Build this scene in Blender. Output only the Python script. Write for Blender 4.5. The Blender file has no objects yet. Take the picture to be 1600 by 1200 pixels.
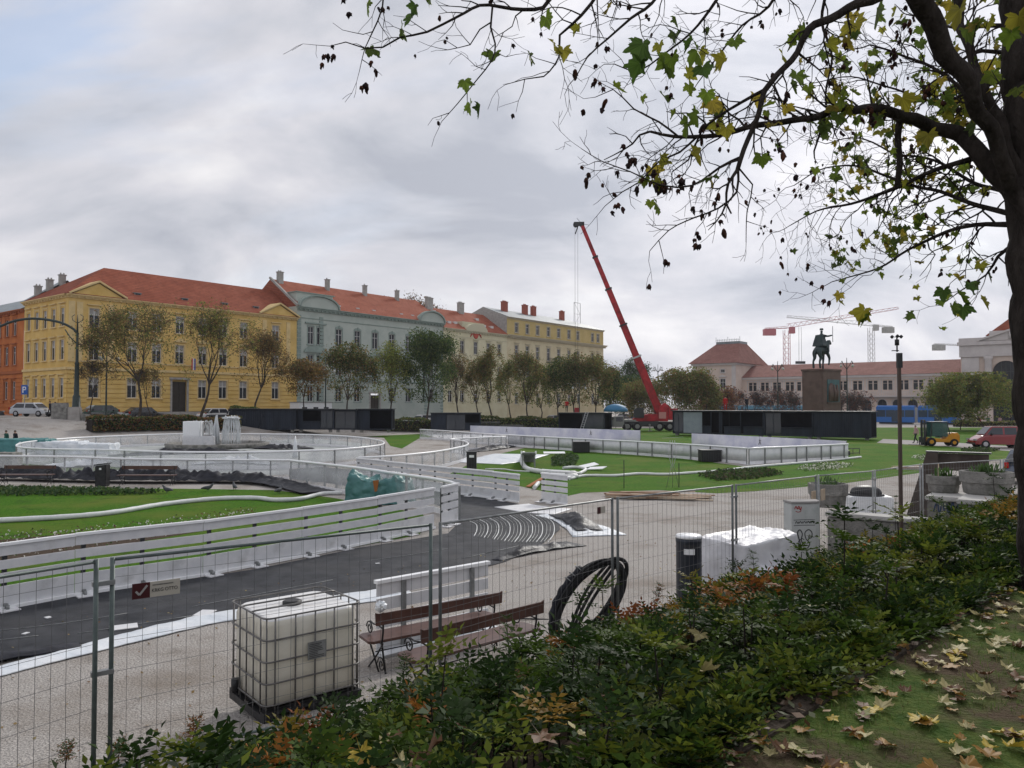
import bpy, bmesh, math, random
import numpy as np
from mathutils import Vector, Matrix, Quaternion
R = math.radians
rnd = random.Random(11)
SC = bpy.context.scene
COL = SC.collection
# ------------------------------------------------------------------ camera
F = 1202.0                    # focal length in photo pixels (1600 wide)
YH = 632.0                    # photo row of the horizon
CH = 3.7                      # eye height above the park floor
PITCH = math.atan((YH - 600) / F)
cam_d = bpy.data.cameras.new('camera')
cam_d.sensor_width = 36.0
cam_d.lens = 36.0 * F / 1600.0
cam_d.clip_start = 0.05
cam_d.clip_end = 6000
cam = bpy.data.objects.new('camera', cam_d)
COL.objects.link(cam)
cam.location = (0, 0, CH)
cam.rotation_euler = (math.pi / 2 + PITCH, 0, 0)
SC.camera = cam
SC.render.resolution_x, SC.render.resolution_y = 1024, 768
SC.view_settings.view_transform = 'Standard'
SC.view_settings.look = 'None'
SC.view_settings.exposure = 0.62
SC.view_settings.gamma = 1.0
SUN_EL, SUN_AZ = R(32), R(24)          # azimuth clockwise from +Y
# ------------------------------------------------------------------ world
W = bpy.data.worlds.new('World'); SC.world = W; W.use_nodes = True
nt = W.node_tree; N = nt.nodes; LK = nt.links; N.clear()
def nn(t, **k):
    n = N.new(t)
    for a, b in k.items(): setattr(n, a, b)
    return n
out = nn('ShaderNodeOutputWorld')
sky = nn('ShaderNodeTexSky'); sky.sky_type = 'NISHITA'; sky.sun_disc = False
sky.sun_elevation = SUN_EL; sky.sun_rotation = SUN_AZ
bg1 = nn('ShaderNodeBackground'); bg1.inputs[1].default_value = 0.11
LK.new(sky.outputs[0], bg1.inputs[0])
tc = nn('ShaderNodeTexCoord')
sep = nn('ShaderNodeSeparateXYZ'); LK.new(tc.outputs['Generated'], sep.inputs[0])
def mth(op, a, b=None, c=None, clamp=False):
    m = nn('ShaderNodeMath', operation=op); m.use_clamp = clamp
    for i, v in enumerate((a, b, c)):
        if v is None: continue
        if isinstance(v, (int, float)): m.inputs[i].default_value = v
        else: LK.new(v, m.inputs[i])
    return m.outputs[0]
zz = mth('ADD', mth('MAXIMUM', sep.outputs[2], 0.0), 0.5)
px_ = mth('DIVIDE', sep.outputs[0], zz); py_ = mth('DIVIDE', sep.outputs[1], zz)
cmb = nn('ShaderNodeCombineXYZ'); LK.new(px_, cmb.inputs[0]); LK.new(py_, cmb.inputs[1])
def noise(scale, detail, rough, off, dist=0.0, sx=1, sy=1):
    mp = nn('ShaderNodeMapping'); mp.inputs['Location'].default_value = off
    mp.inputs['Scale'].default_value = (sx, sy, 1); mp.inputs['Rotation'].default_value = (0, 0, R(25))
    LK.new(cmb.outputs[0], mp.inputs[0])
    n = nn('ShaderNodeTexNoise'); n.inputs['Scale'].default_value = scale
    n.inputs['Detail'].default_value = detail; n.inputs['Roughness'].default_value = rough
    n.inputs['Distortion'].default_value = dist
    LK.new(mp.outputs[0], n.inputs['Vector']); return n.outputs['Fac']
n1 = noise(2.7, 9, 0.56, (3.1, 7.7, 0), 0.35, 0.8, 1.25)
n2 = noise(1.7, 8, 0.55, (8.3, 2.2, 0), 0.4, 0.55, 1.6)
def ramp(src, stops):
    r = nn('ShaderNodeValToRGB'); e = r.color_ramp.elements
    e[0].position, e[0].color = stops[0][0], (*stops[0][1], 1)
    e[1].position, e[1].color = stops[-1][0], (*stops[-1][1], 1)
    for p, c in stops[1:-1]:
        x = e.new(p); x.color = (*c, 1)
    LK.new(src, r.inputs[0]); return r.outputs[0]
ccol = ramp(n1, [(0.34, (.31, .325, .37)), (0.44, (.395, .405, .445)), (0.52, (.46, .46, .495)), (0.61, (.545, .54, .56)), (.7, (.62, .61, .62))])
# brighter cloud round the hidden sun
sd = Vector((math.sin(SUN_AZ) * math.cos(R(24)), math.cos(SUN_AZ) * math.cos(R(24)), math.sin(R(24))))
dt = nn('ShaderNodeVectorMath', operation='DOT_PRODUCT'); LK.new(tc.outputs['Generated'], dt.inputs[0])
dt.inputs[1].default_value = sd
glow = mth('POWER', mth('MAXIMUM', dt.outputs['Value'], 0.0), 14.0)
gs = mth('ADD', 1.0, mth('MULTIPLY', glow, 0.30))
bg2 = nn('ShaderNodeBackground'); LK.new(ccol, bg2.inputs[0]); LK.new(gs, bg2.inputs[1])
# overcast cover with a few thin blue gaps
cover0 = ramp(n2, [(0.32, (.45,) * 3), (0.40, (.88,) * 3), (0.48, (1,) * 3)])
low = mth('MULTIPLY', mth('SUBTRACT', 0.28, sep.outputs[2]), 6.0, clamp=True)
cover = mth('MAXIMUM', cover0, low)
mx = nn('ShaderNodeMixShader')
LK.new(cover, mx.inputs[0]); LK.new(bg1.outputs[0], mx.inputs[1]); LK.new(bg2.outputs[0], mx.inputs[2])
LK.new(mx.outputs[0], out.inputs[0])
# ------------------------------------------------------------------ sun
sl = bpy.data.lights.new('sun', 'SUN'); sl.energy = 1.4; sl.angle = R(10); sl.color = (1, .96, .9)
so = bpy.data.objects.new('sun', sl); COL.objects.link(so)
so.rotation_euler = Vector((-math.sin(SUN_AZ) * math.cos(SUN_EL), -math.cos(SUN_AZ) * math.cos(SUN_EL), -math.sin(SUN_EL))).to_track_quat('-Z', 'Y').to_euler()

# ------------------------------------------------------------------ helpers
def gp(px, py, z=0.0):
    """ground point at height z seen at a photo pixel (used to read distances off the photo)"""
    a, b = (px - 800) / F, -(py - 600) / F
    cp, sp = math.cos(PITCH), math.sin(PITCH)
    d = Vector((a, cp - b * sp, b * cp + sp))
    t = (z - CH) / d.z
    return Vector((d.x * t, d.y * t, z))
def dp(px, py, Z):
    """point at distance Z along the view axis seen at a photo pixel"""
    a, b = (px - 800) / F, -(py - 600) / F
    cp, sp = math.cos(PITCH), math.sin(PITCH)
    t = Z / (cp - b * sp)
    return Vector((a * t, Z, CH + (b * cp + sp) * t))
U = Vector((.614, .789, 0)).normalized(); V = Vector((U.y, -U.x, 0))
def uv(u, v, z=0.0): return Vector((U.x * u + V.x * v, U.y * u + V.y * v, z))
ANG_U = math.atan2(U.y, U.x); ANG_V = math.atan2(V.y, V.x)
def u_on_v(px, v):
    r = (px - 800) / F; Z = v / (V.x * r + V.y); return (U.x * r + U.y) * Z
def v_on_u(px, u):
    r = (px - 800) / F; Z = u / (U.x * r + U.y); return (V.x * r + V.y) * Z
def Z_on_v(px, v): return v / (V.x * (px - 800) / F + V.y)
def Z_on_u(px, u): return u / (U.x * (px - 800) / F + U.y)
def smooth(a, b, t):
    t = min(1, max(0, (t - a) / (b - a))); return t * t * (3 - 2 * t)
KP = Vector((.82, 3.39, 0)); KD = Vector((.72, .694, 0)).normalized(); KN = Vector((-KD.y, KD.x, 0))
def wof(x, y): return KN.x * (x - KP.x) + KN.y * (y - KP.y)
def street_z(u): return max(0.15, 2.4 - max(0, u - 33) * .028)
def ground_z(x, y):
    u = U.x * x + U.y * y; v = V.x * x + V.y * y
    w = wof(x, y)
    n = 0.0
    if w < 8 and u < 20:
        if w < 0: n = 2.1
        elif w < 5: n = 2.1 - (2.1 - .32) * (w / 5)
        else: n = .32 * (1 - smooth(5, 7.5, w))
        n *= 1 - smooth(18.9, 19.8, u)
    s = smooth(68, 82, -v) * street_z(u)
    return max(n, s)

# ---- materials
MATS = {}
def mat(name, col, rough=.7, metal=0., var=0., vscale=3., bump=0., bscale=20., spec=.4, col2=None, alpha=None, trans=0., coords='Object', detail=6, cl=(.35, .65), stretch=None, coat=0.):
    if name in MATS: return MATS[name]
    m = bpy.data.materials.new(name); m.use_nodes = True; MATS[name] = m
    t = m.node_tree; b = t.nodes['Principled BSDF']
    b.inputs['Base Color'].default_value = (*col, 1); b.inputs['Roughness'].default_value = rough
    b.inputs['Metallic'].default_value = metal; b.inputs['Specular IOR Level'].default_value = spec if rough < .78 else min(spec, .08)
    b.inputs['Coat Weight'].default_value = coat
    if alpha is not None: b.inputs['Alpha'].default_value = alpha
    b.inputs['Transmission Weight'].default_value = trans
    if var or col2 or bump:
        c = t.nodes.new('ShaderNodeTexCoord'); src = c.outputs[coords]
        if stretch:
            mp = t.nodes.new('ShaderNodeMapping'); mp.inputs['Scale'].default_value = stretch
            t.links.new(src, mp.inputs[0]); src = mp.outputs[0]
    if var or col2:
        n = t.nodes.new('ShaderNodeTexNoise'); n.inputs['Scale'].default_value = vscale
        n.inputs['Detail'].default_value = detail; n.inputs['Roughness'].default_value = .6
        t.links.new(src, n.inputs['Vector'])
        r = t.nodes.new('ShaderNodeValToRGB'); e = r.color_ramp.elements
        c1 = col if col2 else tuple(x * (1 - var) for x in col)
        c2 = col2 if col2 else tuple(min(1, x * (1 + var)) for x in col)
        e[0].position, e[0].color = cl[0], (*c1, 1); e[1].position, e[1].color = cl[1], (*c2, 1)
        t.links.new(n.outputs['Fac'], r.inputs[0]); t.links.new(r.outputs[0], b.inputs['Base Color'])
    if bump:
        n = t.nodes.new('ShaderNodeTexNoise'); n.inputs['Scale'].default_value = bscale
        n.inputs['Detail'].default_value = 5; t.links.new(src, n.inputs['Vector'])
        bp = t.nodes.new('ShaderNodeBump'); bp.inputs['Strength'].default_value = bump; bp.inputs['Distance'].default_value = .05
        t.links.new(n.outputs['Fac'], bp.inputs['Height']); t.links.new(bp.outputs[0], b.inputs['Normal'])
    return m
def second_noise(m, col, scale, lo, hi, coords='Object'):
    """blend another colour over a material's base colour by a second, larger noise"""
    t = m.node_tree; b = t.nodes['Principled BSDF']; old = b.inputs['Base Color'].links[0].from_socket
    c = t.nodes.new('ShaderNodeTexCoord'); n = t.nodes.new('ShaderNodeTexNoise'); n.inputs['Scale'].default_value = scale
    n.inputs['Detail'].default_value = 7; n.inputs['Roughness'].default_value = .65
    t.links.new(c.outputs[coords], n.inputs['Vector'])
    r = t.nodes.new('ShaderNodeMapRange'); r.inputs[1].default_value = lo; r.inputs[2].default_value = hi
    t.links.new(n.outputs['Fac'], r.inputs[0])
    x = t.nodes.new('ShaderNodeMix'); x.data_type = 'RGBA'
    t.links.new(r.outputs[0], x.inputs[0]); t.links.new(old, x.inputs[6]); x.inputs[7].default_value = (*col, 1)
    t.links.new(x.outputs[2], b.inputs['Base Color']); return m
def leafmat(name, rough=.5, transl=.35, spec=.4):
    """leaf material: colour from the mesh's own colour attribute, thin and translucent"""
    if name in MATS: return MATS[name]
    m = bpy.data.materials.new(name); m.use_nodes = True; MATS[name] = m
    t = m.node_tree; b = t.nodes['Principled BSDF']; b.inputs['Roughness'].default_value = rough
    b.inputs['Specular IOR Level'].default_value = spec
    a = t.nodes.new('ShaderNodeAttribute'); a.attribute_name = 'Col'
    t.links.new(a.outputs['Color'], b.inputs['Base Color'])
    tr = t.nodes.new('ShaderNodeBsdfTranslucent'); t.links.new(a.outputs['Color'], tr.inputs[0])
    mxs = t.nodes.new('ShaderNodeMixShader'); mxs.inputs[0].default_value = transl
    t.links.new(b.outputs[0], mxs.inputs[1]); t.links.new(tr.outputs[0], mxs.inputs[2])
    t.links.new(mxs.outputs[0], t.nodes['Material Output'].inputs[0]); return m

# ---- mesh builder
class MB:
    def __init__(s): s.v = []; s.f = []; s.m = []; s.cur = 0; s.sm = []; s.smooth = False
    def mi(s, i): s.cur = i; return s
    def add(s, vs, fs, sm=None):
        o = len(s.v); s.v.extend([tuple(p) for p in vs])
        for f in fs: s.f.append([o + i for i in f]); s.m.append(s.cur); s.sm.append(s.smooth if sm is None else sm)
        return s
    def box(s, x0, x1, y0, y1, z0, z1, M=None):
        vs = [Vector(p) for p in ((x0, y0, z0), (x1, y0, z0), (x1, y1, z0), (x0, y1, z0), (x0, y0, z1), (x1, y0, z1), (x1, y1, z1), (x0, y1, z1))]
        if M is not None: vs = [M @ p for p in vs]
        return s.add(vs, [(0, 3, 2, 1), (4, 5, 6, 7), (0, 1, 5, 4), (1, 2, 6, 5), (2, 3, 7, 6), (3, 0, 4, 7)], False)
    def bar(s, a, b, w, h=None, up=(0, 0, 1)):
        a, b = Vector(a), Vector(b); h = h or w; d = b - a; L = d.length
        if L < 1e-6: return s
        d /= L; up = Vector(up)
        if abs(d.dot(up)) > .99: up = Vector((1, 0, 0))
        x = d.cross(up).normalized(); z = x.cross(d)
        vs = []
        for p in (a, b):
            for i, j in ((-1, -1), (1, -1), (1, 1), (-1, 1)): vs.append(p + x * i * w / 2 + z * j * h / 2)
        return s.add(vs, [(0, 1, 2, 3), (7, 6, 5, 4), (0, 4, 5, 1), (1, 5, 6, 2), (2, 6, 7, 3), (3, 7, 4, 0)], False)
    def tube(s, pts, rad, n=8, closed=False, caps=True, squash=1.0):
        pts = [Vector(p) for p in pts]; k = len(pts)
        if not hasattr(rad, '__len__'): rad = [rad] * k
        o = len(s.v); px = None
        for i, p in enumerate(pts):
            a = pts[i - 1] if (i or closed) else p; b = pts[(i + 1) % k] if (i < k - 1 or closed) else p
            d = (b - a)
            d = d.normalized() if d.length > 1e-9 else Vector((0, 0, 1))
            if px is None:
                px = d.orthogonal().normalized()
            else:
                px = px - d * px.dot(d)
                px = px.normalized() if px.length > 1e-6 else d.orthogonal().normalized()
            q = d.cross(px)
            for j in range(n):
                t = 2 * math.pi * j / n
                s.v.append(tuple(p + px * math.cos(t) * rad[i] + q * math.sin(t) * rad[i] * squash))
        for i in range(k if closed else k - 1):
            for j in range(n):
                a0, a1 = o + i * n + j, o + i * n + (j + 1) % n; b = ((i + 1) % k) * n + o
                s.f.append([a0, a1, b + (j + 1) % n, b + j]); s.m.append(s.cur); s.sm.append(True)
        if caps and not closed:
            s.f.append([o + j for j in range(n)][::-1]); s.m.append(s.cur); s.sm.append(False)
            s.f.append([o + (k - 1) * n + j for j in range(n)]); s.m.append(s.cur); s.sm.append(False)
        return s
    def cyl(s, a, b, r, n=16, r2=None): return s.tube([a, b], [r, r if r2 is None else r2], n)
    def lathe(s, prof, n=20, c=(0, 0, 0), sx=1, sy=1):
        o = len(s.v); k = len(prof)
        for r, z in prof:
            for j in range(n):
                t = 2 * math.pi * j / n; s.v.append((c[0] + math.cos(t) * r * sx, c[1] + math.sin(t) * r * sy, c[2] + z))
        for i in range(k - 1):
            for j in range(n):
                s.f.append([o + i * n + j, o + i * n + (j + 1) % n, o + (i + 1) * n + (j + 1) % n, o + (i + 1) * n + j]); s.m.append(s.cur); s.sm.append(True)
        s.f.append([o + j for j in range(n)][::-1]); s.m.append(s.cur); s.sm.append(False)
        s.f.append([o + (k - 1) * n + j for j in range(n)]); s.m.append(s.cur); s.sm.append(False)
        return s
    def prism(s, poly, a, b, axis='z', M=None):
        """extrude a 2-D polygon from a to b along an axis"""
        def P(p, t):
            q = {'z': (p[0], p[1], t), 'y': (p[0], t, p[1]), 'x': (t, p[0], p[1])}[axis]
            q = Vector(q); return M @ q if M is not None else q
        n = len(poly); vs = [P(p, a) for p in poly] + [P(p, b) for p in poly]
        fs = [list(range(n))[::-1], [n + i for i in range(n)]] + [[i, (i + 1) % n, n + (i + 1) % n, n + i] for i in range(n)]
        return s.add(vs, fs, False)
    def build(s, name, mats, parent=None, loc=None, bevel=0, recalc=True):
        me = bpy.data.meshes.new(name); me.from_pydata(s.v, [], s.f)
        if not isinstance(mats, (list, tuple)): mats = [mats]
        for m in mats: me.materials.append(m)
        me.polygons.foreach_set('material_index', s.m); me.polygons.foreach_set('use_smooth', s.sm)
        if bevel or recalc:
            bm = bmesh.new(); bm.from_mesh(me)
            if bevel:
                bmesh.ops.bevel(bm, geom=[e for e in bm.edges if len(e.link_faces) == 2 and e.calc_face_angle(0) > .6], offset=bevel, segments=2, affect='EDGES', clamp_overlap=True)
            bmesh.ops.recalc_face_normals(bm, faces=bm.faces); bm.to_mesh(me); bm.free()
        return link(name, me, parent, loc)
def link(name, me, parent=None, loc=None):
    o = bpy.data.objects.new(name, me); COL.objects.link(o)
    if parent is not None: o.parent = parent
    if loc is not None: o.location = loc
    return o
def tag(o, label=None, cat=None, group=None, kind=None):
    if label: o['label'] = label
    if cat: o['category'] = cat
    if group: o['group'] = group
    if kind: o['kind'] = kind
    return o
def thing(name, label, cat, loc=(0, 0, 0), rz=0.0, group=None):
    o = bpy.data.objects.new(name, None); COL.objects.link(o); o.location = loc; o.rotation_euler = (0, 0, rz)
    o.empty_display_size = .2
    return tag(o, label, cat, group)
def kids(o): return [c for c in COL.objects if c.parent == o]
CH_CACHE = {}
def copy_tree(o, loc=None, rz=None, label=None, parent=None, scale=None, cat=None):
    c = o.copy(); COL.objects.link(c)
    if parent is not None: c.parent = parent
    for k in list(o.children): copy_tree(k, parent=c)
    if loc is not None: c.location = loc
    if rz is not None: c.rotation_euler = (0, 0, rz)
    if scale is not None: c.scale = scale
    if label: c['label'] = label
    return c
def np_mesh(name, verts, faces, mats, cols=None, smooth=False, midx=None):
    """fast mesh from arrays; faces all have the same number of corners; cols is one colour per face"""
    verts = np.asarray(verts, np.float32); faces = np.asarray(faces, np.int32); nf, k = faces.shape
    me = bpy.data.meshes.new(name)
    me.vertices.add(len(verts)); me.vertices.foreach_set('co', verts.ravel())
    me.loops.add(nf * k); me.loops.foreach_set('vertex_index', faces.ravel())
    me.polygons.add(nf); me.polygons.foreach_set('loop_start', np.arange(0, nf * k, k, dtype=np.int32))
    me.polygons.foreach_set('loop_total', np.full(nf, k, np.int32))
    if smooth: me.polygons.foreach_set('use_smooth', np.ones(nf, bool))
    if cols is not None:
        a = me.color_attributes.new('Col', 'FLOAT_COLOR', 'CORNER')
        c = np.ones((nf * k, 4), np.float32); c[:, :3] = np.repeat(np.asarray(cols, np.float32), k, axis=0)
        a.data.foreach_set('color', c.ravel())
    if not isinstance(mats, (list, tuple)): mats = [mats]
    for m in mats: me.materials.append(m)
    me.update(calc_edges=True); me.validate(); return me
def curve_pts(pts, step=.3):
    """Catmull-Rom through points"""
    P = [Vector(p) for p in pts]; res = []
    for i in range(len(P) - 1):
        a = P[i - 1] if i else P[0] * 2 - P[1]; b, c = P[i], P[i + 1]; d = P[i + 2] if i + 2 < len(P) else P[-1] * 2 - P[-2]
        k = max(1, int((c - b).length / step))
        for j in range(k):
            t = j / k; res.append(.5 * ((2 * b) + (c - a) * t + (2 * a - 5 * b + 4 * c - d) * t * t + (3 * b - a - 3 * c + d) * t ** 3))
    res.append(P[-1]); return res
# ------------------------------------------------------------------ materials
M_gravel = mat('gravel', (.40, .375, .35), .95, var=.34, vscale=38, bump=1.0, bscale=30, coords='Object', cl=(.36, .64), detail=3)
second_noise(M_gravel, (.22, .185, .15), .35, .48, .74); second_noise(M_gravel, (.15, .13, .11), 1.1, .60, .78)
M_lawn = mat('lawn_grass', (.022, .085, .004), .95, col2=(.085, .20, .012), vscale=9, bump=1.0, bscale=30, cl=(.3, .7))
second_noise(M_lawn, (.11, .155, .022), .28, .44, .66); second_noise(M_lawn, (.03, .06, .01), .9, .55, .75); second_noise(M_lawn, (.10, .085, .04), 1.4, .66, .8)
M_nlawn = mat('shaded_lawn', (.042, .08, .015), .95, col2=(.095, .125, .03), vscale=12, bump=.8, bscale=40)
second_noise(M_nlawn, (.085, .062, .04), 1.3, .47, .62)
M_soil = mat('soil', (.055, .04, .03), .95, col2=(.10, .075, .055), vscale=14, bump=.8, bscale=25)
M_track = mat('track_mat', (.022, .024, .029), .7, spec=.15, col2=(.055, .058, .066), vscale=2.5, bump=.25, bscale=60)
second_noise(M_track, (.065, .065, .068), .5, .45, .8); second_noise(M_track, (.12, .115, .105), 2.2, .66, .9)
M_asph = mat('asphalt', (.075, .075, .078), .85, var=.3, vscale=3, bump=.2, bscale=50)
M_pave = mat('paving', (.33, .31, .30), .9, var=.15, vscale=2, bump=.2, bscale=12)
M_white = mat('white_paint', (.72, .72, .74), .5, col2=(.80, .80, .81), vscale=5)
M_whiteb = mat('white_board', (.60, .61, .63), .55, col2=(.70, .70, .71), vscale=3); second_noise(M_whiteb, (.40, .40, .39), 1.7, .55, .85)
M_rail = mat('rail_white', (.86, .87, .88), .35)
M_galv = mat('galvanised', (.27, .28, .28), .5, metal=.5, var=.2, vscale=8)
M_galvg = mat('green_galvanised', (.09, .115, .11), .5, metal=.3, var=.2, vscale=8)
M_dark = mat('dark_steel', (.035, .037, .04), .5, metal=.3)
M_black = mat('black_plastic', (.018, .018, .02), .5, var=.4, vscale=6)
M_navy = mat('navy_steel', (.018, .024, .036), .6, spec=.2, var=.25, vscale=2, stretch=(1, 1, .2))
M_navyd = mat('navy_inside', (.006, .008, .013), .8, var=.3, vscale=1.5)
M_glassd = mat('dark_glass', (.03, .035, .045), .08, spec=.6)
M_pane = mat('window_glass', (.025, .028, .034), .2, spec=.3, var=.5, vscale=.6)
M_curtain = mat('window_blind', (.33, .32, .31), .9)
M_sash = mat('white_sash', (.62, .61, .6), .6)
M_rubber = mat('tyre_rubber', (.02, .02, .021), .8)
M_rim = mat('wheel_rim', (.45, .45, .47), .35, metal=.7)
M_tarpb = mat('black_sheeting', (.010, .011, .017), .5, var=.5, vscale=3, spec=.25, bump=.6, bscale=5)
M_sheetw = mat('white_sheeting', (.58, .63, .68), .45, col2=(.72, .74, .76), vscale=2, bump=.9, bscale=4)
M_hose = mat('white_hose', (.62, .64, .64), .6, col2=(.72, .73, .72), vscale=8)
M_wood = mat('raw_timber', (.40, .31, .22), .8, col2=(.52, .43, .33), vscale=4, stretch=(1, 8, 1))
M_stone = mat('grey_stone', (.17, .165, .155), .9, col2=(.30, .29, .27), vscale=4, bump=.5, bscale=25)
second_noise(M_stone, (.07, .075, .06), 1.6, .5, .72)
M_redp = mat('crane_red', (.33, .012, .018), .4, var=.4, vscale=1.2)
M_plastic = bpy.data.materials.new('clear_plastic'); M_plastic.use_nodes = True
_t = M_plastic.node_tree; _b = _t.nodes['Principled BSDF']; _b.inputs['Base Color'].default_value = (.62, .64, .66, 1)
_b.inputs['Roughness'].default_value = .25; _b.inputs['Alpha'].default_value = .42
_n = _t.nodes.new('ShaderNodeTexNoise'); _n.inputs['Scale'].default_value = .8; _n.inputs['Detail'].default_value = 6
_c = _t.nodes.new('ShaderNodeTexCoord'); _t.links.new(_c.outputs['Object'], _n.inputs['Vector'])
_r = _t.nodes.new('ShaderNodeMapRange'); _r.inputs[1].default_value = .3; _r.inputs[2].default_value = .7; _r.inputs[3].default_value = .06; _r.inputs[4].default_value = .52
_t.links.new(_n.outputs['Fac'], _r.inputs[0]); _t.links.new(_r.outputs[0], _b.inputs['Alpha'])

# ------------------------------------------------------------------ ground
def grid_ground():
    us = sorted(set([-1500, -700, -300, -150, -80, -50] + [round(-30 + .6 * i, 3) for i in range(100)] + [30 + 2 * i for i in range(1, 45)] + [130, 150, 180, 220, 300, 450, 700, 1100, 1800]))
    vs = sorted(set([-1800, -900, -500, -300, -200, -150, -120, -100] + [-90 + .6 * i for i in range(45)] + [-60, -50, -40] + [round(-32 + .6 * i, 3) for i in range(90)] + [26, 32, 40, 60, 100, 200, 400, 800, 1500]))
    vv = []; ff = []
    for u in us:
        for v in vs:
            p = uv(u, v); z = ground_z(p.x, p.y)
            if u < -60 or v < -160: z = min(z, 2.4)
            vv.append((p.x, p.y, z))
    n = len(vs)
    for i in range(len(us) - 1):
        for j in range(n - 1): ff.append((i * n + j, (i + 1) * n + j, (i + 1) * n + j + 1, i * n + j + 1))
    me = np_mesh('ground', vv, ff, M_gravel, smooth=True)
    return tag(link('ground', me), kind='structure')
grid_ground()
def flat(name, pts, z, m, kind='structure', label=None, thick=.0):
    """flat sheet from a ground outline, triangulated"""
    from mathutils.geometry import tessellate_polygon
    bm = bmesh.new(); vs = [bm.verts.new((p[0], p[1], z)) for p in pts]
    for t in tessellate_polygon([[Vector((p[0], p[1], 0)) for p in pts]]):
        try: bm.faces.new([vs[i] for i in t])
        except ValueError: pass
    for f in bm.faces:
        f.normal_update()
        if f.normal.z < 0: f.normal_flip()
    me = bpy.data.meshes.new(name); bm.to_mesh(me); bm.free(); me.materials.append(m)
    o = link(name, me)
    if label: o['label'] = label
    return tag(o, kind=kind)
def pxs(l, z=0.0): return [gp(a, b, z) for a, b in l]
# outlines read off the photo, rounded by a spline
def outline(l, z=0.0, step=.8, closed=True):
    P = pxs(l, z)
    if closed: P = P + [P[0]]
    return curve_pts(P, step)[:-1] if closed else curve_pts(P, step)
# --- park lawns
isl = [(-330, 752), (0, 762), (150, 763), (300, 764), (430, 766), (520, 778), (600, 792), (660, 803), (668, 815), (655, 836), (400, 884), (200, 915), (0, 942), (-160, 968), (-420, 1006)]
flat('lawn', pxs(isl), .006, M_lawn)
right = [(700, 742), (752, 716), (820, 700), (930, 706), (1060, 716), (1165, 729), (1168, 728), (1290, 720), (1322, 717), (1300, 710), (1200, 704), (1080, 698), (1000, 692), (900, 684), (780, 679), (660, 676), (640, 671.5), (760, 669), (870, 669.5), (1060, 669), (1370, 668), (1700, 668), (1760, 690), (1600, 712), (1500, 728), (1430, 740), (1400, 744), (1322, 755), (1265, 760), (1190, 767), (1120, 771), (1030, 766), (910, 770), (887, 775), (850, 768), (800, 757), (740, 750)]
flat('lawn', pxs(right), .006, M_lawn)
flat('lawn', pxs([(455, 676), (640, 672.5), (760, 672), (738, 677), (690, 681), (655, 685), (628, 701), (610, 697), (600, 684), (540, 679)]), .006, M_lawn)
# gravel path crossing the far lawn, and the pale road in front of the station
flat('path', pxs([(1380, 686), (1480, 691), (1620, 700), (1760, 712), (1760, 722), (1620, 708), (1480, 698), (1370, 692)]), .012, M_pave)
flat('pavement', [uv(146, -150, .01), uv(157, -150, .01), uv(157, 60, .01), uv(146, 60, .01)], .012, M_pave)
# dark running surface of the ice track
trk = [(-420, 1150), (-200, 1080), (0, 1036), (100, 1012), (180, 996), (350, 965), (560, 930), (700, 903), (790, 878), (845, 852), (875, 828), (872, 808), (850, 794), (815, 789), (700, 767), (620, 749), (557, 735), (500, 730), (452, 734), (452, 748), (520, 756), (600, 768), (660, 781), (712, 800), (716, 818), (700, 834), (560, 857), (400, 890), (200, 920), (0, 950), (-160, 975), (-420, 1016)]
flat('track', pxs(trk), .014, M_track)
# white groundsheet edges beside the track
from mathutils import noise as mnoise
def strip(name, centre, w, m, z=.02, wav=.1, label=None, cat=None, seed=1, amp=.05, group=None, step=.12, rows=12):
    rr = random.Random(seed); step = min(step, .15); P = curve_pts(centre, step); vv = []; ff = []; k = len(P)
    offs = [rr.uniform(-wav, wav) * .5 for _ in range(k)]
    for i in range(1, k): offs[i] = offs[i - 1] * .6 + offs[i] * .6
    for i, p in enumerate(P):
        d = (P[min(k - 1, i + 1)] - P[max(0, i - 1)]).normalized(); n = Vector((-d.y, d.x, 0))
        ww = w[0] + (w[1] - w[0]) * i / (k - 1) if hasattr(w, '__len__') else w
        for j in range(rows + 1):
            s = (j / rows - .5); env = math.sin(math.pi * min(max(j / rows, .06), .94)) * min(1, 3 * (i + .3) / k, 3 * (k - i - .7) / k)
            q = p + n * (s * ww + offs[i] * (1 if j > rows / 2 else .4))
            h = mnoise.noise(Vector((q.x * 1.6 + seed, q.y * 1.6, seed))) + .6 * mnoise.noise(Vector((q.x * 4, q.y * 4 + seed, 1.0)))
            f_ = abs(mnoise.noise(Vector((q.x * 2.2, q.y * 2.2, seed * 3.1))))
            vv.append((q.x, q.y, p.z + z + amp * env * (.25 + .5 * abs(h) + 1.3 * (1 - min(1, f_ * 2.2)) * .5)))
    n = rows + 1
    for i in range(k - 1):
        for j in range(rows): ff.append((i * n + j, (i + 1) * n + j, (i + 1) * n + j + 1, i * n + j + 1))
    top = len(vv)
    me = np_mesh(name, vv, ff, m, smooth=True); o = link(name, me)
    sol = o.modifiers.new('thickness', 'SOLIDIFY'); sol.thickness = .012
    if label: tag(o, label, cat, group)
    return o
strip('groundsheet', pxs([(-300, 1130), (110, 1022), (220, 995), (340, 966), (460, 952), (560, 935), (640, 925)]), (.3, .9), M_sheetw, label='crumpled white groundsheet along the near edge of the dark track', cat='sheet', seed=3)
strip('groundsheet', pxs([(775, 877), (800, 870), (850, 858), (900, 850)]), (.25, .8), M_tarpb, label='torn black sheeting rumpled at the bend of the track', cat='sheet', seed=5, amp=.17, step=.12)
strip('groundsheet', pxs([(845, 805), (880, 812), (915, 826), (938, 838)]), (.5, 1.6), M_sheetw, z=.02, label='loose pale blue and white sheeting lying by the gravel bend', cat='sheet', seed=9, amp=.12, step=.15)
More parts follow.
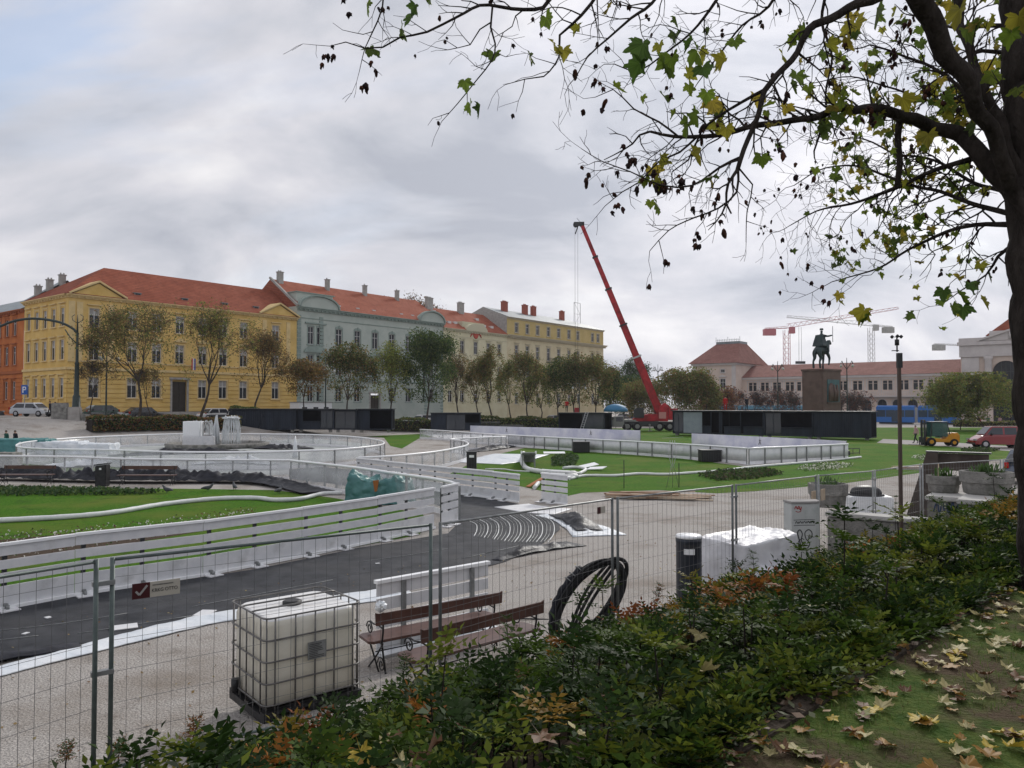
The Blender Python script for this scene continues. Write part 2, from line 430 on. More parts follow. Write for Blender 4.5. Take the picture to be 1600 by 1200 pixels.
strip('groundsheet', pxs([(880, 806), (905, 820), (922, 832)]), (1.0, .8), M_tarpb, z=.06, label='black sheeting heaped over pale sheeting at the gravel bend', cat='sheet', seed=12, amp=.26, step=.15)
strip('groundsheet', pxs([(-200, 1090), (0, 1034), (60, 1024), (125, 1012)]), .30, M_tarpb, z=.05, label='rolled grey sheet edge at the far left of the gravel', cat='sheet', seed=15, amp=.1)
strip('groundsheet', pxs([(800, 790), (840, 797), (880, 800)]), 1.6, M_whiteb, z=.018, label='flat white sheet at the foot of the short slatted panel', cat='sheet', seed=4, amp=.01)
strip('groundsheet', pxs([(740, 724), (780, 719), (815, 710)]), 4.2, M_sheetw, z=.03, label='wide crumpled white sheet left of the metal ramp', cat='sheet', seed=21, amp=.14, step=.4)
strip('groundsheet', pxs([(-260, 752), (0, 750), (100, 752), (200, 754), (300, 754), (400, 755), (455, 762), (500, 772)]), (1.2, 1.6), M_tarpb, z=.1, label='black plastic sheeting bunched behind the two far park benches', cat='sheet', seed=7, amp=.62, step=.35)
strip('groundsheet', pxs([(735, 706), (770, 702), (800, 697)]), 1.6, M_tarpb, z=.05, label='black sheeting bunched by the far ring barrier', cat='sheet', seed=17, amp=.3, step=.4)
strip('groundsheet', pxs([(170, 713), (230, 711), (300, 709), (370, 708), (410, 707)]), 1.5, M_tarpb, z=.06, label='black sheeting lying inside the oval ring before the fountain', cat='sheet', seed=27, amp=.4, step=.4)
strip('groundsheet', pxs([(395, 701), (440, 702), (490, 701)]), 1.4, M_tarpb, z=.06, label='black sheeting inside the right part of the oval ring', cat='sheet', seed=29, amp=.4, step=.4)
strip('groundsheet', pxs([(40, 733), (120, 730), (200, 728), (260, 730)]), 1.3, M_sheetw, z=.05, label='crumpled clear sheeting between the ring and the park benches', cat='sheet', seed=33, amp=.5, step=.3)
strip('groundsheet', pxs([(300, 726), (370, 724), (430, 726)]), 1.2, M_sheetw, z=.05, label='crumpled white sheeting right of the far bench, behind the clear barrier', cat='sheet', seed=35, amp=.45, step=.3)
# interior floors of the rinks
flat('rink_floor', pxs([(735, 690), (760, 684), (900, 690), (1000, 697), (1168, 727), (1322, 714), (1180, 700), (1080, 696), (1000, 690), (870, 682), (700, 676), (660, 678), (690, 686)]), .010, M_whiteb)
M_pool = mat('pale_concrete', (.36, .38, .37), .6, var=.2, vscale=.6)
flat('rink_floor', pxs([(-300, 735), (-300, 700), (60, 688), (300, 684), (500, 686), (600, 697), (560, 716), (452, 728), (452, 742), (300, 744), (0, 742)]), .008, M_pool)
flat('lawn', pxs([(-160, 728), (60, 722), (190, 722), (215, 731), (150, 738), (-160, 742)]), .013, M_lawn)
# street behind: carriageway and kerb, on the raised level
def ribbon(name, u0, u1, v0, v1, dz, m, n=30):
    vv = []; ff = []
    for i in range(n + 1):
        u = u0 + (u1 - u0) * i / n
        for v in (v0, v1): vv.append((*uv(u, v).xy, street_z(u) + dz))
    for i in range(n): ff.append((2 * i, 2 * i + 2, 2 * i + 3, 2 * i + 1))
    return tag(link(name, np_mesh(name, vv, ff, m)), kind='structure')
ribbon('road', -20, 150, -100.5, -88, .008, M_asph)
ribbon('pavement', -20, 150, -106.6, -100.5, .13, M_pave)
# near lawn under the plane tree, stone edging, planting bed
flat('lawn', [KP + KD * -14 + KN * 0, KP + KD * 17.0 + KN * 0, KP + KD * 17 - KN * 14, KP + KD * -14 - KN * 14], 2.112, M_nlawn)
b = MB(); rr = random.Random(4)
for i in range(40):
    a = -6 + i * .62; P0 = KP + KD * a; P1 = KP + KD * (a + .605)
    j = rr.uniform(-.012, .012)
    b.bar(P0 + Vector((0, 0, 2.053 + j)), P1 + Vector((0, 0, 2.053 + rr.uniform(-.012, .012))), .11, .15)
M_kerb = mat('worn_kerb', (.035, .028, .022), .95, col2=(.075, .06, .048), vscale=6, bump=.5, bscale=30)
tag(b.build('kerb', M_kerb), kind='structure')
vv = []; ff = []
for i in range(60):
    for j in range(26):
        w = j * .2; p = KP + KD * (-9 + i * .5) + KN * w
        if U.dot(p) > 18.2:
            p = p - KD * ((U.dot(p) - 18.2) / U.dot(KD))
        vv.append((p.x, p.y, ground_z(p.x, p.y) + .025 + .03 * math.sin(i * 1.7) * math.sin(j * 2.3)))
for i in range(59):
    for j in range(25): ff.append((i * 26 + j, (i + 1) * 26 + j, (i + 1) * 26 + j + 1, i * 26 + j + 1))
tag(link('soil', np_mesh('soil', vv, ff, M_soil, smooth=True)), kind='structure')
# ------------------------------------------------------------------ buildings
def wall_holes(mb, W_, z0, z1, holes, depth=.28, y=0.0):
    xs = sorted(set([0, W_] + [round(h[0], 3) for h in holes] + [round(h[0] + h[2], 3) for h in holes]))
    zs = sorted(set([z0, z1] + [round(h[1], 3) for h in holes] + [round(h[1] + h[3], 3) for h in holes]))
    for i in range(len(xs) - 1):
        for j in range(len(zs) - 1):
            cx, cz = (xs[i] + xs[i + 1]) / 2, (zs[j] + zs[j + 1]) / 2
            if any(h[0] < cx < h[0] + h[2] and h[1] < cz < h[1] + h[3] for h in holes): continue
            mb.add([(xs[i], y, zs[j]), (xs[i + 1], y, zs[j]), (xs[i + 1], y, zs[j + 1]), (xs[i], y, zs[j + 1])], [(0, 1, 2, 3)])
    for x, z, w, h in holes:
        mb.add([(x, y, z), (x + w, y, z), (x + w, y, z + h), (x, y, z + h), (x, y + depth, z), (x + w, y + depth, z), (x + w, y + depth, z + h), (x, y + depth, z + h)],
               [(0, 4, 5, 1), (1, 5, 6, 2), (2, 6, 7, 3), (3, 7, 4, 0)])
def make_window(kind, w, h, m_trim, parent, blind=False):
    """frame mesh (sash, surround, sill, hood) at its lower-left-front corner, with the pane as its child"""
    b = MB(); b.mi(0); f = .075; y = .14
    b.box(0, f, y, y + .06, 0, h); b.box(w - f, w, y, y + .06, 0, h); b.box(f, w - f, y, y + .06, 0, f); b.box(f, w - f, y, y + .06, h - f, h)
    b.box(w / 2 - .04, w / 2 + .04, y - .003, y + .055, f, h - f)
    if h > 1.5: b.box(f, w / 2 - .04, y, y + .05, h * .66, h * .66 + .07); b.box(w / 2 + .04, w - f, y, y + .05, h * .66, h * .66 + .07)
    b.mi(1); t = .16
    b.box(-t, -.002, -.07, .02, -.02, h + t); b.box(w + .002, w + t, -.07, .02, -.02, h + t); b.box(-.002, w + .002, -.072, .02, h + .002, h + t)
    b.box(-t - .1, w + t + .1, -.2, .02, -.16, -.022)
    if kind == 'flat': b.box(-t - .12, w + t + .12, -.28, .02, h + t + .22, h + t + .36)
    if kind == 'pediment': b.box(-t - .15, w + t + .15, -.25, .02, h + t + .25, h + t + .36); b.prism([(-t - .2, h + t + .361), (w + t + .2, h + t + .361), (w / 2, h + t + .85)], -.27, .02, 'y')
    if kind == 'segment':
        pl = [(-t - .35, h + t + .361), (w + t + .35, h + t + .361)] + [(w / 2 + (w / 2 + t + .35) * math.cos(a), h + t + .361 + .75 * math.sin(a)) for a in [R(i * 180 / 10) for i in range(1, 10)]]
        b.box(-t - .35, w + t + .35, -.3, .02, h + t + .2, h + t + .36); b.prism(pl, -.3, .02, 'y')
    if kind == 'arch':
        pl = [(w / 2 + (w / 2 + t) * math.cos(a), h + t + .002 + .35 * math.sin(a)) for a in [R(i * 180 / 8) for i in range(9)]]
        b.prism(pl, -.072, .02, 'y'); b.box(w / 2 - .1, w / 2 + .1, -.16, -.075, h + .1, h + .62)
    fr = b.build('window', [M_sash, m_trim], parent)
    p = MB(); p.box(f, w - f, y + .035, y + .045, f, h - f)
    if blind: p.mi(1); p.box(f + .01, w - f - .01, y + .02, y + .03, h * .62, h - f)
    pn = p.build('pane', [M_pane, M_curtain], fr)
    return fr
def put_windows(proto, spots, parent):
    for i, (x, z) in enumerate(spots):
        o = proto if i == 0 else copy_tree(proto, parent=parent)
        o.location = (x, 0, z)
def rustic(mb, W_, z0, z1, step, skip, y=-.11, t=.06):
    """raised bands of rusticated masonry between openings"""
    z = z0
    while z < z1 - .1:
        za, zb = z + .05, min(z + step - .05, z1)
        xs = [(0.0, W_)]
        for h in skip:
            if h[1] - .2 < zb and h[1] + h[3] + .2 > za:
                nx = []
                for a, c in xs:
                    l, r_ = h[0] - .2, h[0] + h[2] + .2
                    if r_ <= a or l >= c: nx.append((a, c)); continue
                    if l > a: nx.append((a, l))
                    if r_ < c: nx.append((r_, c))
                xs = nx
        for a, c in xs:
            if c - a > .05: mb.box(a + .003, c - .003, y, -.001, za, zb)
        z += step
def cornice(mb, x0, x1, z, h=.5, d=.55, dent=.9):
    mb.box(x0, x1, -d * .35, -.001, z - h * .9, z - h * .5 - .002); mb.box(x0 - .1, x1 + .1, -d * .7, -.001, z - h * .5, z - .12); mb.box(x0 - .15, x1 + .15, -d, -.001, z - .118, z)
    if dent:
        x = x0 + .3
        while x < x1 - .3: mb.box(x, x + .22, -d * .65, -d * .352, z - h * .85, z - h * .5 - .004); x += dent
def roof_gable(mb, W_, D, ze, zr, over=.5, hipL=0, hipR=0, y0=0.0):
    """pitched roof with optional hips, ridge along x"""
    a = (-over if hipL else 0, -over + y0, ze); b_ = (W_ + (over if hipR else 0), -over + y0, ze)
    c = (b_[0], D + over, ze); d = (a[0], D + over, ze)
    r0 = (hipL, D / 2, zr); r1 = (W_ - hipR, D / 2, zr)
    mb.add([a, b_, c, d, r0, r1], [(0, 1, 5, 4), (2, 3, 4, 5), (1, 2, 5), (3, 0, 4), (3, 2, 1, 0)], False)
def chimney(parent, x, y, z0, z1, w=.8, d=.6, m=None, name='chimney'):
    b = MB(); b.box(x - w / 2, x + w / 2, y - d / 2, y + d / 2, z0, z1 - .25); b.box(x - w / 2 - .08, x + w / 2 + .08, y - d / 2 - .08, y + d / 2 + .08, z1 - .248, z1 - .1)
    for i in range(max(1, int(w / .4))): b.cyl((x - w / 2 + .2 + i * .4, y, z1 - .1), (x - w / 2 + .2 + i * .4, y, z1 + .15), .11, 8)
    return b.build('chimney', m, parent)
def tile_mat(name, c1, c2):
    m = mat(name, c1, .85, col2=c2, vscale=.5, bump=.5, bscale=9, cl=(.35, .65))
    second_noise(m, tuple(x * .55 for x in c1), 2.2, .5, .8)
    t = m.node_tree; bs = t.nodes['Principled BSDF']; old = bs.inputs['Base Color'].links[0].from_socket
    c = t.nodes.new('ShaderNodeTexCoord'); w = t.nodes.new('ShaderNodeTexWave'); w.wave_type = 'BANDS'; w.bands_direction = 'Z'
    w.inputs['Scale'].default_value = 1.1; w.inputs['Distortion'].default_value = .6; w.inputs['Detail'].default_value = 2
    t.links.new(c.outputs['Object'], w.inputs[0]); x = t.nodes.new('ShaderNodeMix'); x.data_type = 'RGBA'; x.blend_type = 'MULTIPLY'; x.inputs[0].default_value = .35
    t.links.new(old, x.inputs[6]); t.links.new(w.outputs[0], x.inputs[7]); t.links.new(x.outputs[2], bs.inputs['Base Color']); return m
M_tile = tile_mat('roof_tile', (.25, .068, .038), (.33, .10, .058))
M_tile2 = tile_mat('roof_tile_bright', (.31, .09, .052), (.39, .13, .078))
M_tilep = tile_mat('roof_tile_faded', (.26, .12, .10), (.33, .165, .14))
M_lead = mat('grey_roof', (.20, .23, .24), .5, var=.2, vscale=1)
M_ywall = mat('yellow_render', (.63, .42, .13), .9, col2=(.73, .52, .20), vscale=.5, bump=.15, bscale=8)
second_noise(M_ywall, (.50, .35, .14), .22, .5, .8); M_ywt = mat('yellow_trim', (.66, .50, .25), .85, var=.1, vscale=1)
M_owall = mat('orange_render', (.42, .13, .045), .9, col2=(.52, .18, .06), vscale=.5)
M_gwall = mat('greygreen_render', (.40, .45, .41), .9, col2=(.50, .54, .49), vscale=.5)
second_noise(M_gwall, (.33, .37, .34), .25, .5, .8); M_gwt = mat('greygreen_trim', (.27, .33, .30), .85, var=.1, vscale=1)
M_cwall = mat('cream_render', (.60, .55, .37), .9, col2=(.68, .64, .46), vscale=.5)
M_cwt = mat('cream_trim', (.55, .52, .38), .85)
M_bwall = mat('beige_render', (.56, .48, .31), .9, col2=(.64, .57, .39), vscale=.5)
M_bwy = mat('ochre_render', (.48, .37, .15), .9, col2=(.55, .43, .20), vscale=.5)
M_bwt = mat('beige_trim', (.50, .45, .33), .85)
M_swall = mat('station_render', (.58, .47, .40), .9, col2=(.66, .55, .48), vscale=.4)
second_noise(M_swall, (.50, .40, .36), .25, .5, .8); M_stone2 = mat('station_stone', (.50, .46, .45), .85, col2=(.58, .54, .52), vscale=.7)
M_plinth = mat('plinth_stone', (.34, .32, .30), .9, var=.15, vscale=2)
M_door = mat('dark_door', (.03, .022, .016), .6)
M_bchim = mat('brick_chimney', (.33, .10, .07), .9, var=.2, vscale=6)
M_gchim = mat('render_chimney', (.36, .36, .34), .9, var=.15, vscale=2)
FV = -106.7
def door_part(x, z, w, h, parent, m=None):
    b = MB(); b.box(x, x + w / 2 - .01, .2, .26, z, z + h); b.box(x + w / 2 + .01, x + w, .2, .26, z, z + h)
    for k in (0, 1):
        for j in range(3): b.box(x + w / 2 * k + .12, x + w / 2 * (k + 1) - .12, .17, .199, z + .2 + j * h / 3, z + h / 3 * (j + 1) - .1)
    d = b.build('door', m or M_door, parent)
    s = MB(); s.box(x - .3, x - .003, -.14, .0, z, z + h + .3); s.box(x + w + .003, x + w + .3, -.14, .0, z, z + h + .3); s.box(x - .45, x + w + .45, -.3, .0, z + h + .302, z + h + .6)
    s.build('door_frame', M_plinth, d)

# --- yellow corner building
u0, u1 = u_on_v(105, FV), u_on_v(463, FV); W_ = u1 - u0; D = 14.0
zb = 1.6; ze = 18.1
yb = thing('yellow_building', 'three storey yellow corner building with red tiled roof and triangular gables', 'building', uv(u0, FV, 0), ANG_U)
cols = [u_on_v(a, FV) - u0 for a in (146, 206, 244, 280, 316, 348, 380, 430)]
w1 = 1.35
hs = []; G = []; A = []; T = []
for i, x in enumerate(cols):
    if i == 3: hs.append((x - 1.1, 2.1, 2.2, 5.2))
    else: hs.append((x - w1 / 2, 4.6, w1, 2.7)); G.append((x - w1 / 2, 4.6))
    hs.append((x - w1 / 2, 9.6, w1, 2.7)); A.append((x - w1 / 2, 9.6)); hs.append((x - w1 / 2, 14.0, w1, 2.5)); T.append((x - w1 / 2, 14.0))
b = MB(); b.mi(0); wall_holes(b, W_, zb, ze - .1, hs)
b.box(.3, W_, .3, .32, zb, ze); b.box(.3, W_ - .01, 13.6, 14, zb, ze)
b.add([(W_, .0, zb), (W_, 14, zb), (W_, 14, ze), (W_, 0, ze)], [(0, 1, 2, 3)])
rustic(b, W_, 2.7, 8.2, .62, hs)
b.mi(1); b.box(-.1, W_, -.28, -.001, 8.25, 8.6); b.box(-.05, W_, -.16, -.001, 9.3, 9.5)
cornice(b, -.2, W_, ze)
for x in (0.02, 1.0, 5.0, cols[7] - 2.5, cols[7] + 2.0): b.box(x, x + .75, -.12, -.002, 9.52, 17.2)
b.mi(2); b.box(-.1, W_, -.12, -.001, zb, 2.65)
b.build('wall', [M_ywall, M_ywt, M_plinth], yb)
door_part(cols[3] - 1.1, 2.1, 2.2, 4.9, yb)
for kind, sp, hh in (('none', G, 2.7), ('pediment', A, 2.7), ('flat', T, 2.5)):
    put_windows(make_window(kind, w1, hh, M_ywt, yb, blind=True), sp, yb)
# two gabled projections over the cornice
for x0, x1, nm in ((.2, 7.0, 'gable'), (cols[7] - 3, W_ - .1, 'gable')):
    g = MB(); g.mi(0).prism([(x0, ze + .01), (x1, ze + .01), ((x0 + x1) / 2, ze + 1.75)], -.35, 1.6, 'y')
    g.mi(1); m_ = (x0 + x1) / 2
    for s in (0, 1):
        a = (x0 - .3, -.5, ze + .12) if s == 0 else (x1 + .3, -.5, ze + .12)
        g.bar(a, (m_, -.5, ze + 2.0), .34, .22); g.bar((a[0], .9, a[2] + .05), (m_, .9, ze + 2.08), 2.6, .08)
    g.build('gable', [M_ywall, M_ywt], yb)
# side wall facing the camera's left
sh = []; SA = []
for k in range(5):
    x = .9 + k * 2.75
    for z_, hh in ((4.6, 2.6), (9.6, 2.7), (14.0, 2.4)): sh.append((x, z_, 1.3, hh))
sw = MB(); wall_holes(sw, 14.3, zb, ze, sh); rustic(sw, 14.3, 2.7, 8.2, .62, sh); sw.mi(1); sw.box(0, 14.3, -.25, -.001, 8.25, 8.6); cornice(sw, 0, 14.1, ze)
sw.mi(2); sw.box(0, 14.3, -.12, -.001, zb, 2.65)
so_ = sw.build('side_wall', [M_ywall, M_ywt, M_plinth], yb, loc=(0, 14.3, 0)); so_.rotation_euler = (0, 0, -math.pi / 2)
sp_ = make_window('flat', 1.3, 2.6, M_ywt, so_, blind=True)
put_windows(sp_, [(h[0], h[1]) for h in sh], so_)
r_ = MB(); roof_gable(r_, W_, 14, ze + .02, 23.3, hipL=7.5, hipR=0)
rf = r_.build('roof', M_tile, yb)
r2 = MB(); r2.add([(0 - .5, 13.5, ze + .021), (-.5, 14.4, ze + .021), (9, 14.4, ze + .021), (9, 13.5, ze + .021), (4.3, 11, 21.5), (4.3, 14.4, 21.5)], [(0, 1, 5, 4), (2, 3, 4, 5), (1, 2, 5)], False)
r2.build('rear_roof', M_lead, yb)
for x, y, zt in ((1.2, 13.0, 20.6), (2.4, 12.2, 21.6), (3.8, 11.6, 22.4)): chimney(rf, x, y, 18.6, zt, .8, .6, M_gchim)
for x in (9, 16, 22.5, 28): # skylights
    s = MB(); s.mi(0).box(x, x + .9, .9, 1.5, ze + .72, ze + 1.25); s.mi(1).box(x + .1, x + .8, .86, .899, ze + .85, ze + 1.2); s.mi(0).box(x - .1, x + 1.0, .85, 1.5, ze + 1.251, ze + 1.3); s.build('dormer', [M_lead, M_pane], rf)
fl = MB(); P0 = Vector((cols[3] + 1.9, -.1, 9.2)); fl.mi(0).cyl(P0, P0 + Vector((-.6, -1.2, 1.4)), .03, 6); fl.cyl(P0, P0 + Vector((.8, -1.2, 1.4)), .03, 6)
for k, c in enumerate((1, 2, 3)): fl.mi(c).box(P0.x - .75 + k * .22, P0.x - .55 + k * .22, -1.22, -1.2, 8.7, 10.4)
fl.build('flag', [M_sash, mat('flag_red', (.5, .02, .03)), M_sash, mat('flag_blue', (.03, .05, .3))], yb)
# --- orange neighbour along the side street
ob = thing('orange_building', 'orange rendered building receding at the far left edge', 'building', uv(u0, FV, 0) + uv(0, -23.5), ANG_U + math.pi / 2)
ob.location = uv(u0, FV - 14.35 - 34, 0); ob.rotation_euler = (0, 0, ANG_U - math.pi / 2 + math.pi)
ob.rotation_euler = (0, 0, math.atan2(V.y, V.x)); ob.rotation_euler = (0, 0, math.atan2(V.y, V.x))
oh = [(1 + k * 2.9, z_, 1.3, hh) for k in range(11) for z_, hh in ((4.4, 2.6), (9.4, 2.7), (13.6, 2.4))]
# local x along +V (towards the camera side), facade looks to -U
b = MB(); wall_holes(b, 34, zb, 17.2, oh); rustic(b, 34, 2.6, 8, .6, oh); b.mi(1); b.box(0, 34, -.25, -.001, 8.1, 8.5); cornice(b, 0, 34, 17.2)
b.build('wall', [M_owall, mat('orange_trim', (.36, .12, .05), .85)], ob)
owp = make_window('flat', 1.3, 2.6, mat('orange_trim', (.36, .12, .05), .85), ob)
put_windows(owp, [(h[0], h[1]) for h in oh], ob)
r_ = MB(); roof_gable(r_, 34, 12, 17.22, 20.5); r_.build('roof', M_lead, ob)

# --- grey-green building
def facade_block(name, label, px0, px1, zeave, cols_px, floors, mats, D=14, loc_extra=0, roof=None, zr=24, plain=None):
    a, c = u_on_v(px0, FV), u_on_v(px1, FV); W_ = c - a
    o = thing(name, label, 'building', uv(a + .01, FV - loc_extra, 0), ANG_U)
    return o, W_ - .02, [u_on_v(p, FV) - a for p in cols_px]
gb, W_, cols = facade_block('greygreen_building', 'grey green three storey building with curved gables between the yellow and cream houses', 463, 692, 20.3, (492, 529, 558, 585.5, 612, 638, 669), None, None)
ze = 20.1; hs = []; TT = []; MM = []; GG = []
for i, x in enumerate(cols):
    bay = i in (0, 6)
    for z_, hh, L in ((13.9, 3.0, TT), (8.8, 3.3, MM), (4.2, 2.6, GG)):
        if bay:
            for s in (-.95, .95): hs.append((x + s - .6, z_, 1.2, hh)); L.append((x + s - .6, z_))
        elif i == 3 and z_ < 5: hs.append((x - 1.1, 1.6, 2.2, 4.2))
        else: hs.append((x - .7, z_, 1.4, hh)); L.append((x - .7, z_, 'w'))
b = MB(); wall_holes(b, W_, 0, ze - .1, hs); rustic(b, W_, 1.8, 7.7, .55, hs)
b.add([(0, 0, 0), (0, 14, 0), (0, 14, ze), (0, 0, ze)], [(0, 1, 2, 3)]); b.add([(W_, 0, 0), (W_, 14, 0), (W_, 14, ze), (W_, 0, ze)], [(0, 1, 2, 3)])
b.mi(1); b.box(0, W_, -.3, -.001, 7.75, 8.1); cornice(b, 0, W_, ze, .7, .7); b.box(0, W_, -.1, -.001, 18.2, 18.32)
for x in (.02, 4.6, W_ - 5.4, W_ - .8):
    for k in range(26): b.box(x, x + .75, -.14, -.002, 1.9 + k * .65, 2.42 + k * .65)
b.build('wall', [M_gwall, M_gwt], gb); door_part(cols[3] - 1.1, 1.6, 2.2, 3.8, gb)
for L, kind, hh in ((TT, 'arch', 3.0), (MM, 'segment', 3.3), (GG, 'none', 2.6)):
    n_ = [q for q in L if len(q) == 2]; w_ = [(q[0], q[1]) for q in L if len(q) == 3]
    if n_: put_windows(make_window('none', 1.2, hh, M_gwt, gb), n_, gb)
    if w_: put_windows(make_window(kind, 1.4, hh, M_gwt, gb), w_, gb)
hd = MB()
for i in (0, 6):
    x = cols[i]; pl = [(x + 2.3 * math.cos(R(a)), 12.7 + .95 * math.sin(R(a))) for a in range(0, 181, 15)]
    hd.prism(pl, -.35, -.001, 'y'); hd.box(x - 2.4, x + 2.4, -.4, -.0012, 12.5, 12.69); hd.box(x - 2.2, x + 2.2, -.3, -.001, 17.35, 17.6)
hd.build('window_hood', M_gwt, gb)
for i, (x0, x1) in enumerate(((.3, 8.3), (W_ - 7.0, W_ - .2))):
    g = MB(); m_ = (x0 + x1) / 2; rx = (x1 - x0) / 2
    pl = [(m_ + rx * math.cos(R(a)), ze + .01 + 1.9 * math.sin(R(a))) for a in range(0, 181, 12)]
    g.mi(0).prism(pl, -.5, .8, 'y')
    if i == 0: g.box(x0 + .2, x1 - .2, .81, 3.0, ze, ze + 2.5); g.mi(1).box(x0, x1 + .1, .6, 3.2, ze + 2.501, ze + 2.65)
    g.mi(1)
    for a in range(0, 180, 12):
        p = [Vector((m_ + (rx + .12) * math.cos(R(t)), -.35, ze + .05 + 2.05 * math.sin(R(t)))) for t in (a, a + 12)]; g.bar(p[0], p[1], .9, .26)
    g.build('gable', [M_gwall, M_gwt], gb)
r_ = MB(); roof_gable(r_, W_, 15, ze + .02, 25.4); rf = r_.build('roof', M_tile2, gb)
pr = MB(); pr.bar((-.1, -.3, ze + .1), (-.1, 7.5, 25.6), .35, .35); pr.build('parapet', M_gchim, gb)
for x, w in ((1.3, .95), (11.5, .65), (20.5, .65), (W_ - 6.5, .65)): chimney(rf, x, 6.6, 23.5, 26.8, w, .7, M_gchim)
for x in (9.3, 13.6, 17.5, 24.5, 27.5):
    s = MB(); s.box(x, x + .7, .9, 1.6, ze + .8, ze + 1.15); s.build('skylight', M_sash, rf)
# --- cream building
cb, W_, cols = facade_block('cream_building', 'cream building with central curved gable and round red ornament', 692, 792, 19.4, (703, 722, 743, 763, 780), None, None)
ze = 19.3; hs = []; L1 = []; L2 = []; L3 = []
for x in cols:
    for z_, hh, L in ((14.4, 2.6, L1), (9.2, 2.8, L2), (4.2, 2.4, L3)): hs.append((x - .65, z_, 1.3, hh)); L.append((x - .65, z_))
b = MB(); wall_holes(b, W_, 0, ze - .1, hs); rustic(b, W_, 1.4, 7.9, .6, hs); b.mi(1); b.box(0, W_, -.25, -.001, 8.0, 8.35); cornice(b, 0, W_, ze, .6, .6)
b.box(0, W_, -.08, -.002, 17.7, 17.85)
b.build('wall', [M_cwall, M_cwt], cb)
for L, k, hh in ((L1, 'flat', 2.6), (L2, 'pediment', 2.8), (L3, 'none', 2.4)): put_windows(make_window(k, 1.3, hh, M_cwt, cb, blind=False), L, cb)
x = cols[2]; g = MB(); pl = [(x + 3.4 * math.cos(R(a)), ze + .01 + 1.6 * math.sin(R(a))) for a in range(0, 181, 15)]
g.mi(0).prism(pl, -.55, .6, 'y').box(x - 3.6, x + 3.6, .601, 2.2, ze, ze + 1.9); gg = g.build('gable', [M_cwt], cb)
orn = MB(); orn.tube([(x, -.18, 18.5 + 0), (x, -.05, 18.5)], [.75, .85], 16); orn.build('ornament', mat('red_ornament', (.45, .07, .04), .7), gg)
orn = MB()
for sx in (-1, 1): orn.tube([(x + sx * .9, -.1, 18.8), (x + sx * 1.5, -.12, 18.5), (x + sx * 1.8, -.1, 17.95)], [.12, .16, .06], 8)
orn.build('garland', mat('red_ornament', (.45, .07, .04), .7), gg)
r_ = MB(); roof_gable(r_, W_, 14, ze + .02, 24.3); rf = r_.build('roof', M_tile2, cb)
for x, w in ((2.5, 1.7), (12.5, 1.5)): chimney(rf, x, 6.4, 23, 26.3, w, .8, M_gchim)
for x, y in ((1.0, 1.2), (3, 1.3), (5, 1.4), (12.5, 1.5), (14.5, 1.5), (17, 1.4), (15, 4), (2.2, 5)):
    s = MB(); z_ = ze + .02 + (y + .5) * 5 / 7.5; s.box(x, x + .9, y, y + 1.0, z_ - .1, z_ + .5); s.build('skylight', M_sash, rf)
# --- beige four storey corner building
bb, W_, cols = facade_block('beige_building', 'tall beige corner building with ochre top storey and grey metal roof', 792, 943, 19.4, (807, 824, 840, 857, 873, 889, 903), None, None)
c2 = [u_on_v(a, FV) - u_on_v(792, FV) for a in (926, 934.5)]
hs = []; LL = {}
for x in cols + c2:
    for z_, hh, k in ((20.1, 2.2, 0), (14.2, 3.0, 1), (9.0, 3.0, 2), (3.8, 2.6, 3)):
        hs.append((x - .65, z_, 1.3, hh)); LL.setdefault((k, hh), []).append((x - .65, z_))
b = MB(); wall_holes(b, W_, 0, 19.4, [h for h in hs if h[1] < 19]); rustic(b, W_, .9, 7.8, .6, hs)
b.mi(1); wall_holes(b, W_, 19.401, 23.4, [h for h in hs if h[1] > 19])
b.mi(2); b.box(0, W_, -.2, -.001, 7.9, 8.3); cornice(b, 0, W_ + .8, 19.4, .8, .9, .6); cornice(b, 0, W_ + .1, 23.4, .4, .35, 0)
b.mi(0); b.add([(W_, 0, 0), (W_, 16, 0), (W_, 16, 23.4), (W_, 0, 23.4)], [(0, 1, 2, 3)]); b.add([(0, 0, 0), (0, 14, 0), (0, 14, 23.4), (0, 0, 23.4)], [(0, 1, 2, 3)])
b.build('wall', [M_bwall, M_bwy, M_bwt], bb)
for (k, hh), L in sorted(LL.items()): put_windows(make_window(('none', 'flat', 'pediment', 'none')[k], 1.3, hh, M_bwt, bb), L, bb)
for x in (cols[1], cols[3], cols[4]):
    s = MB(); s.box(x - 1.2, x + 1.2, -1.0, -.21, 13.7, 13.85)
    for k in range(13): s.bar((x - 1.15 + k * .19, -.97, 13.85), (x - 1.15 + k * .19, -.97, 14.8), .03)
    s.box(x - 1.2, x + 1.2, -1, -.94, 14.8, 14.86); s.build('balcony', M_dark, bb)
r_ = MB(); r_.mi(0); roof_gable(r_, W_, 14, 23.42, 26.2, hipR=6); r_.mi(1)
rf = r_.build('roof', [M_lead], bb)
g = MB(); g.add([(-.02, 0, 19.3), (-.02, 14, 19.3), (-.02, 14, 23.45), (-.02, 7, 26.2), (-.02, 0, 23.45)], [(0, 1, 2, 3, 4)]); g.build('gable_wall', M_gchim, bb)
for x, w in ((6.0, 1.6), (14, 1.4), (17.5, 1.3), (30, 1.3)): chimney(rf, x, 5.5, 24.5, 28, w, .9, M_bchim)
fr = MB()
for x in (33.5, 36.5): fr.bar((x, 4, 24.3), (x, 4, 30.5), .09)
fr.bar((33.5, 4, 30.5), (36.5, 4, 30.5), .09); fr.bar((33.5, 4, 27.5), (36.5, 4, 27.5), .06); fr.bar((33.5, 4, 24.5), (36.5, 4, 27.5), .05); fr.bar((36.5, 4, 27.5), (33.5, 4, 30.5), .05)
fr.build('roof_frame', M_galv, bb)

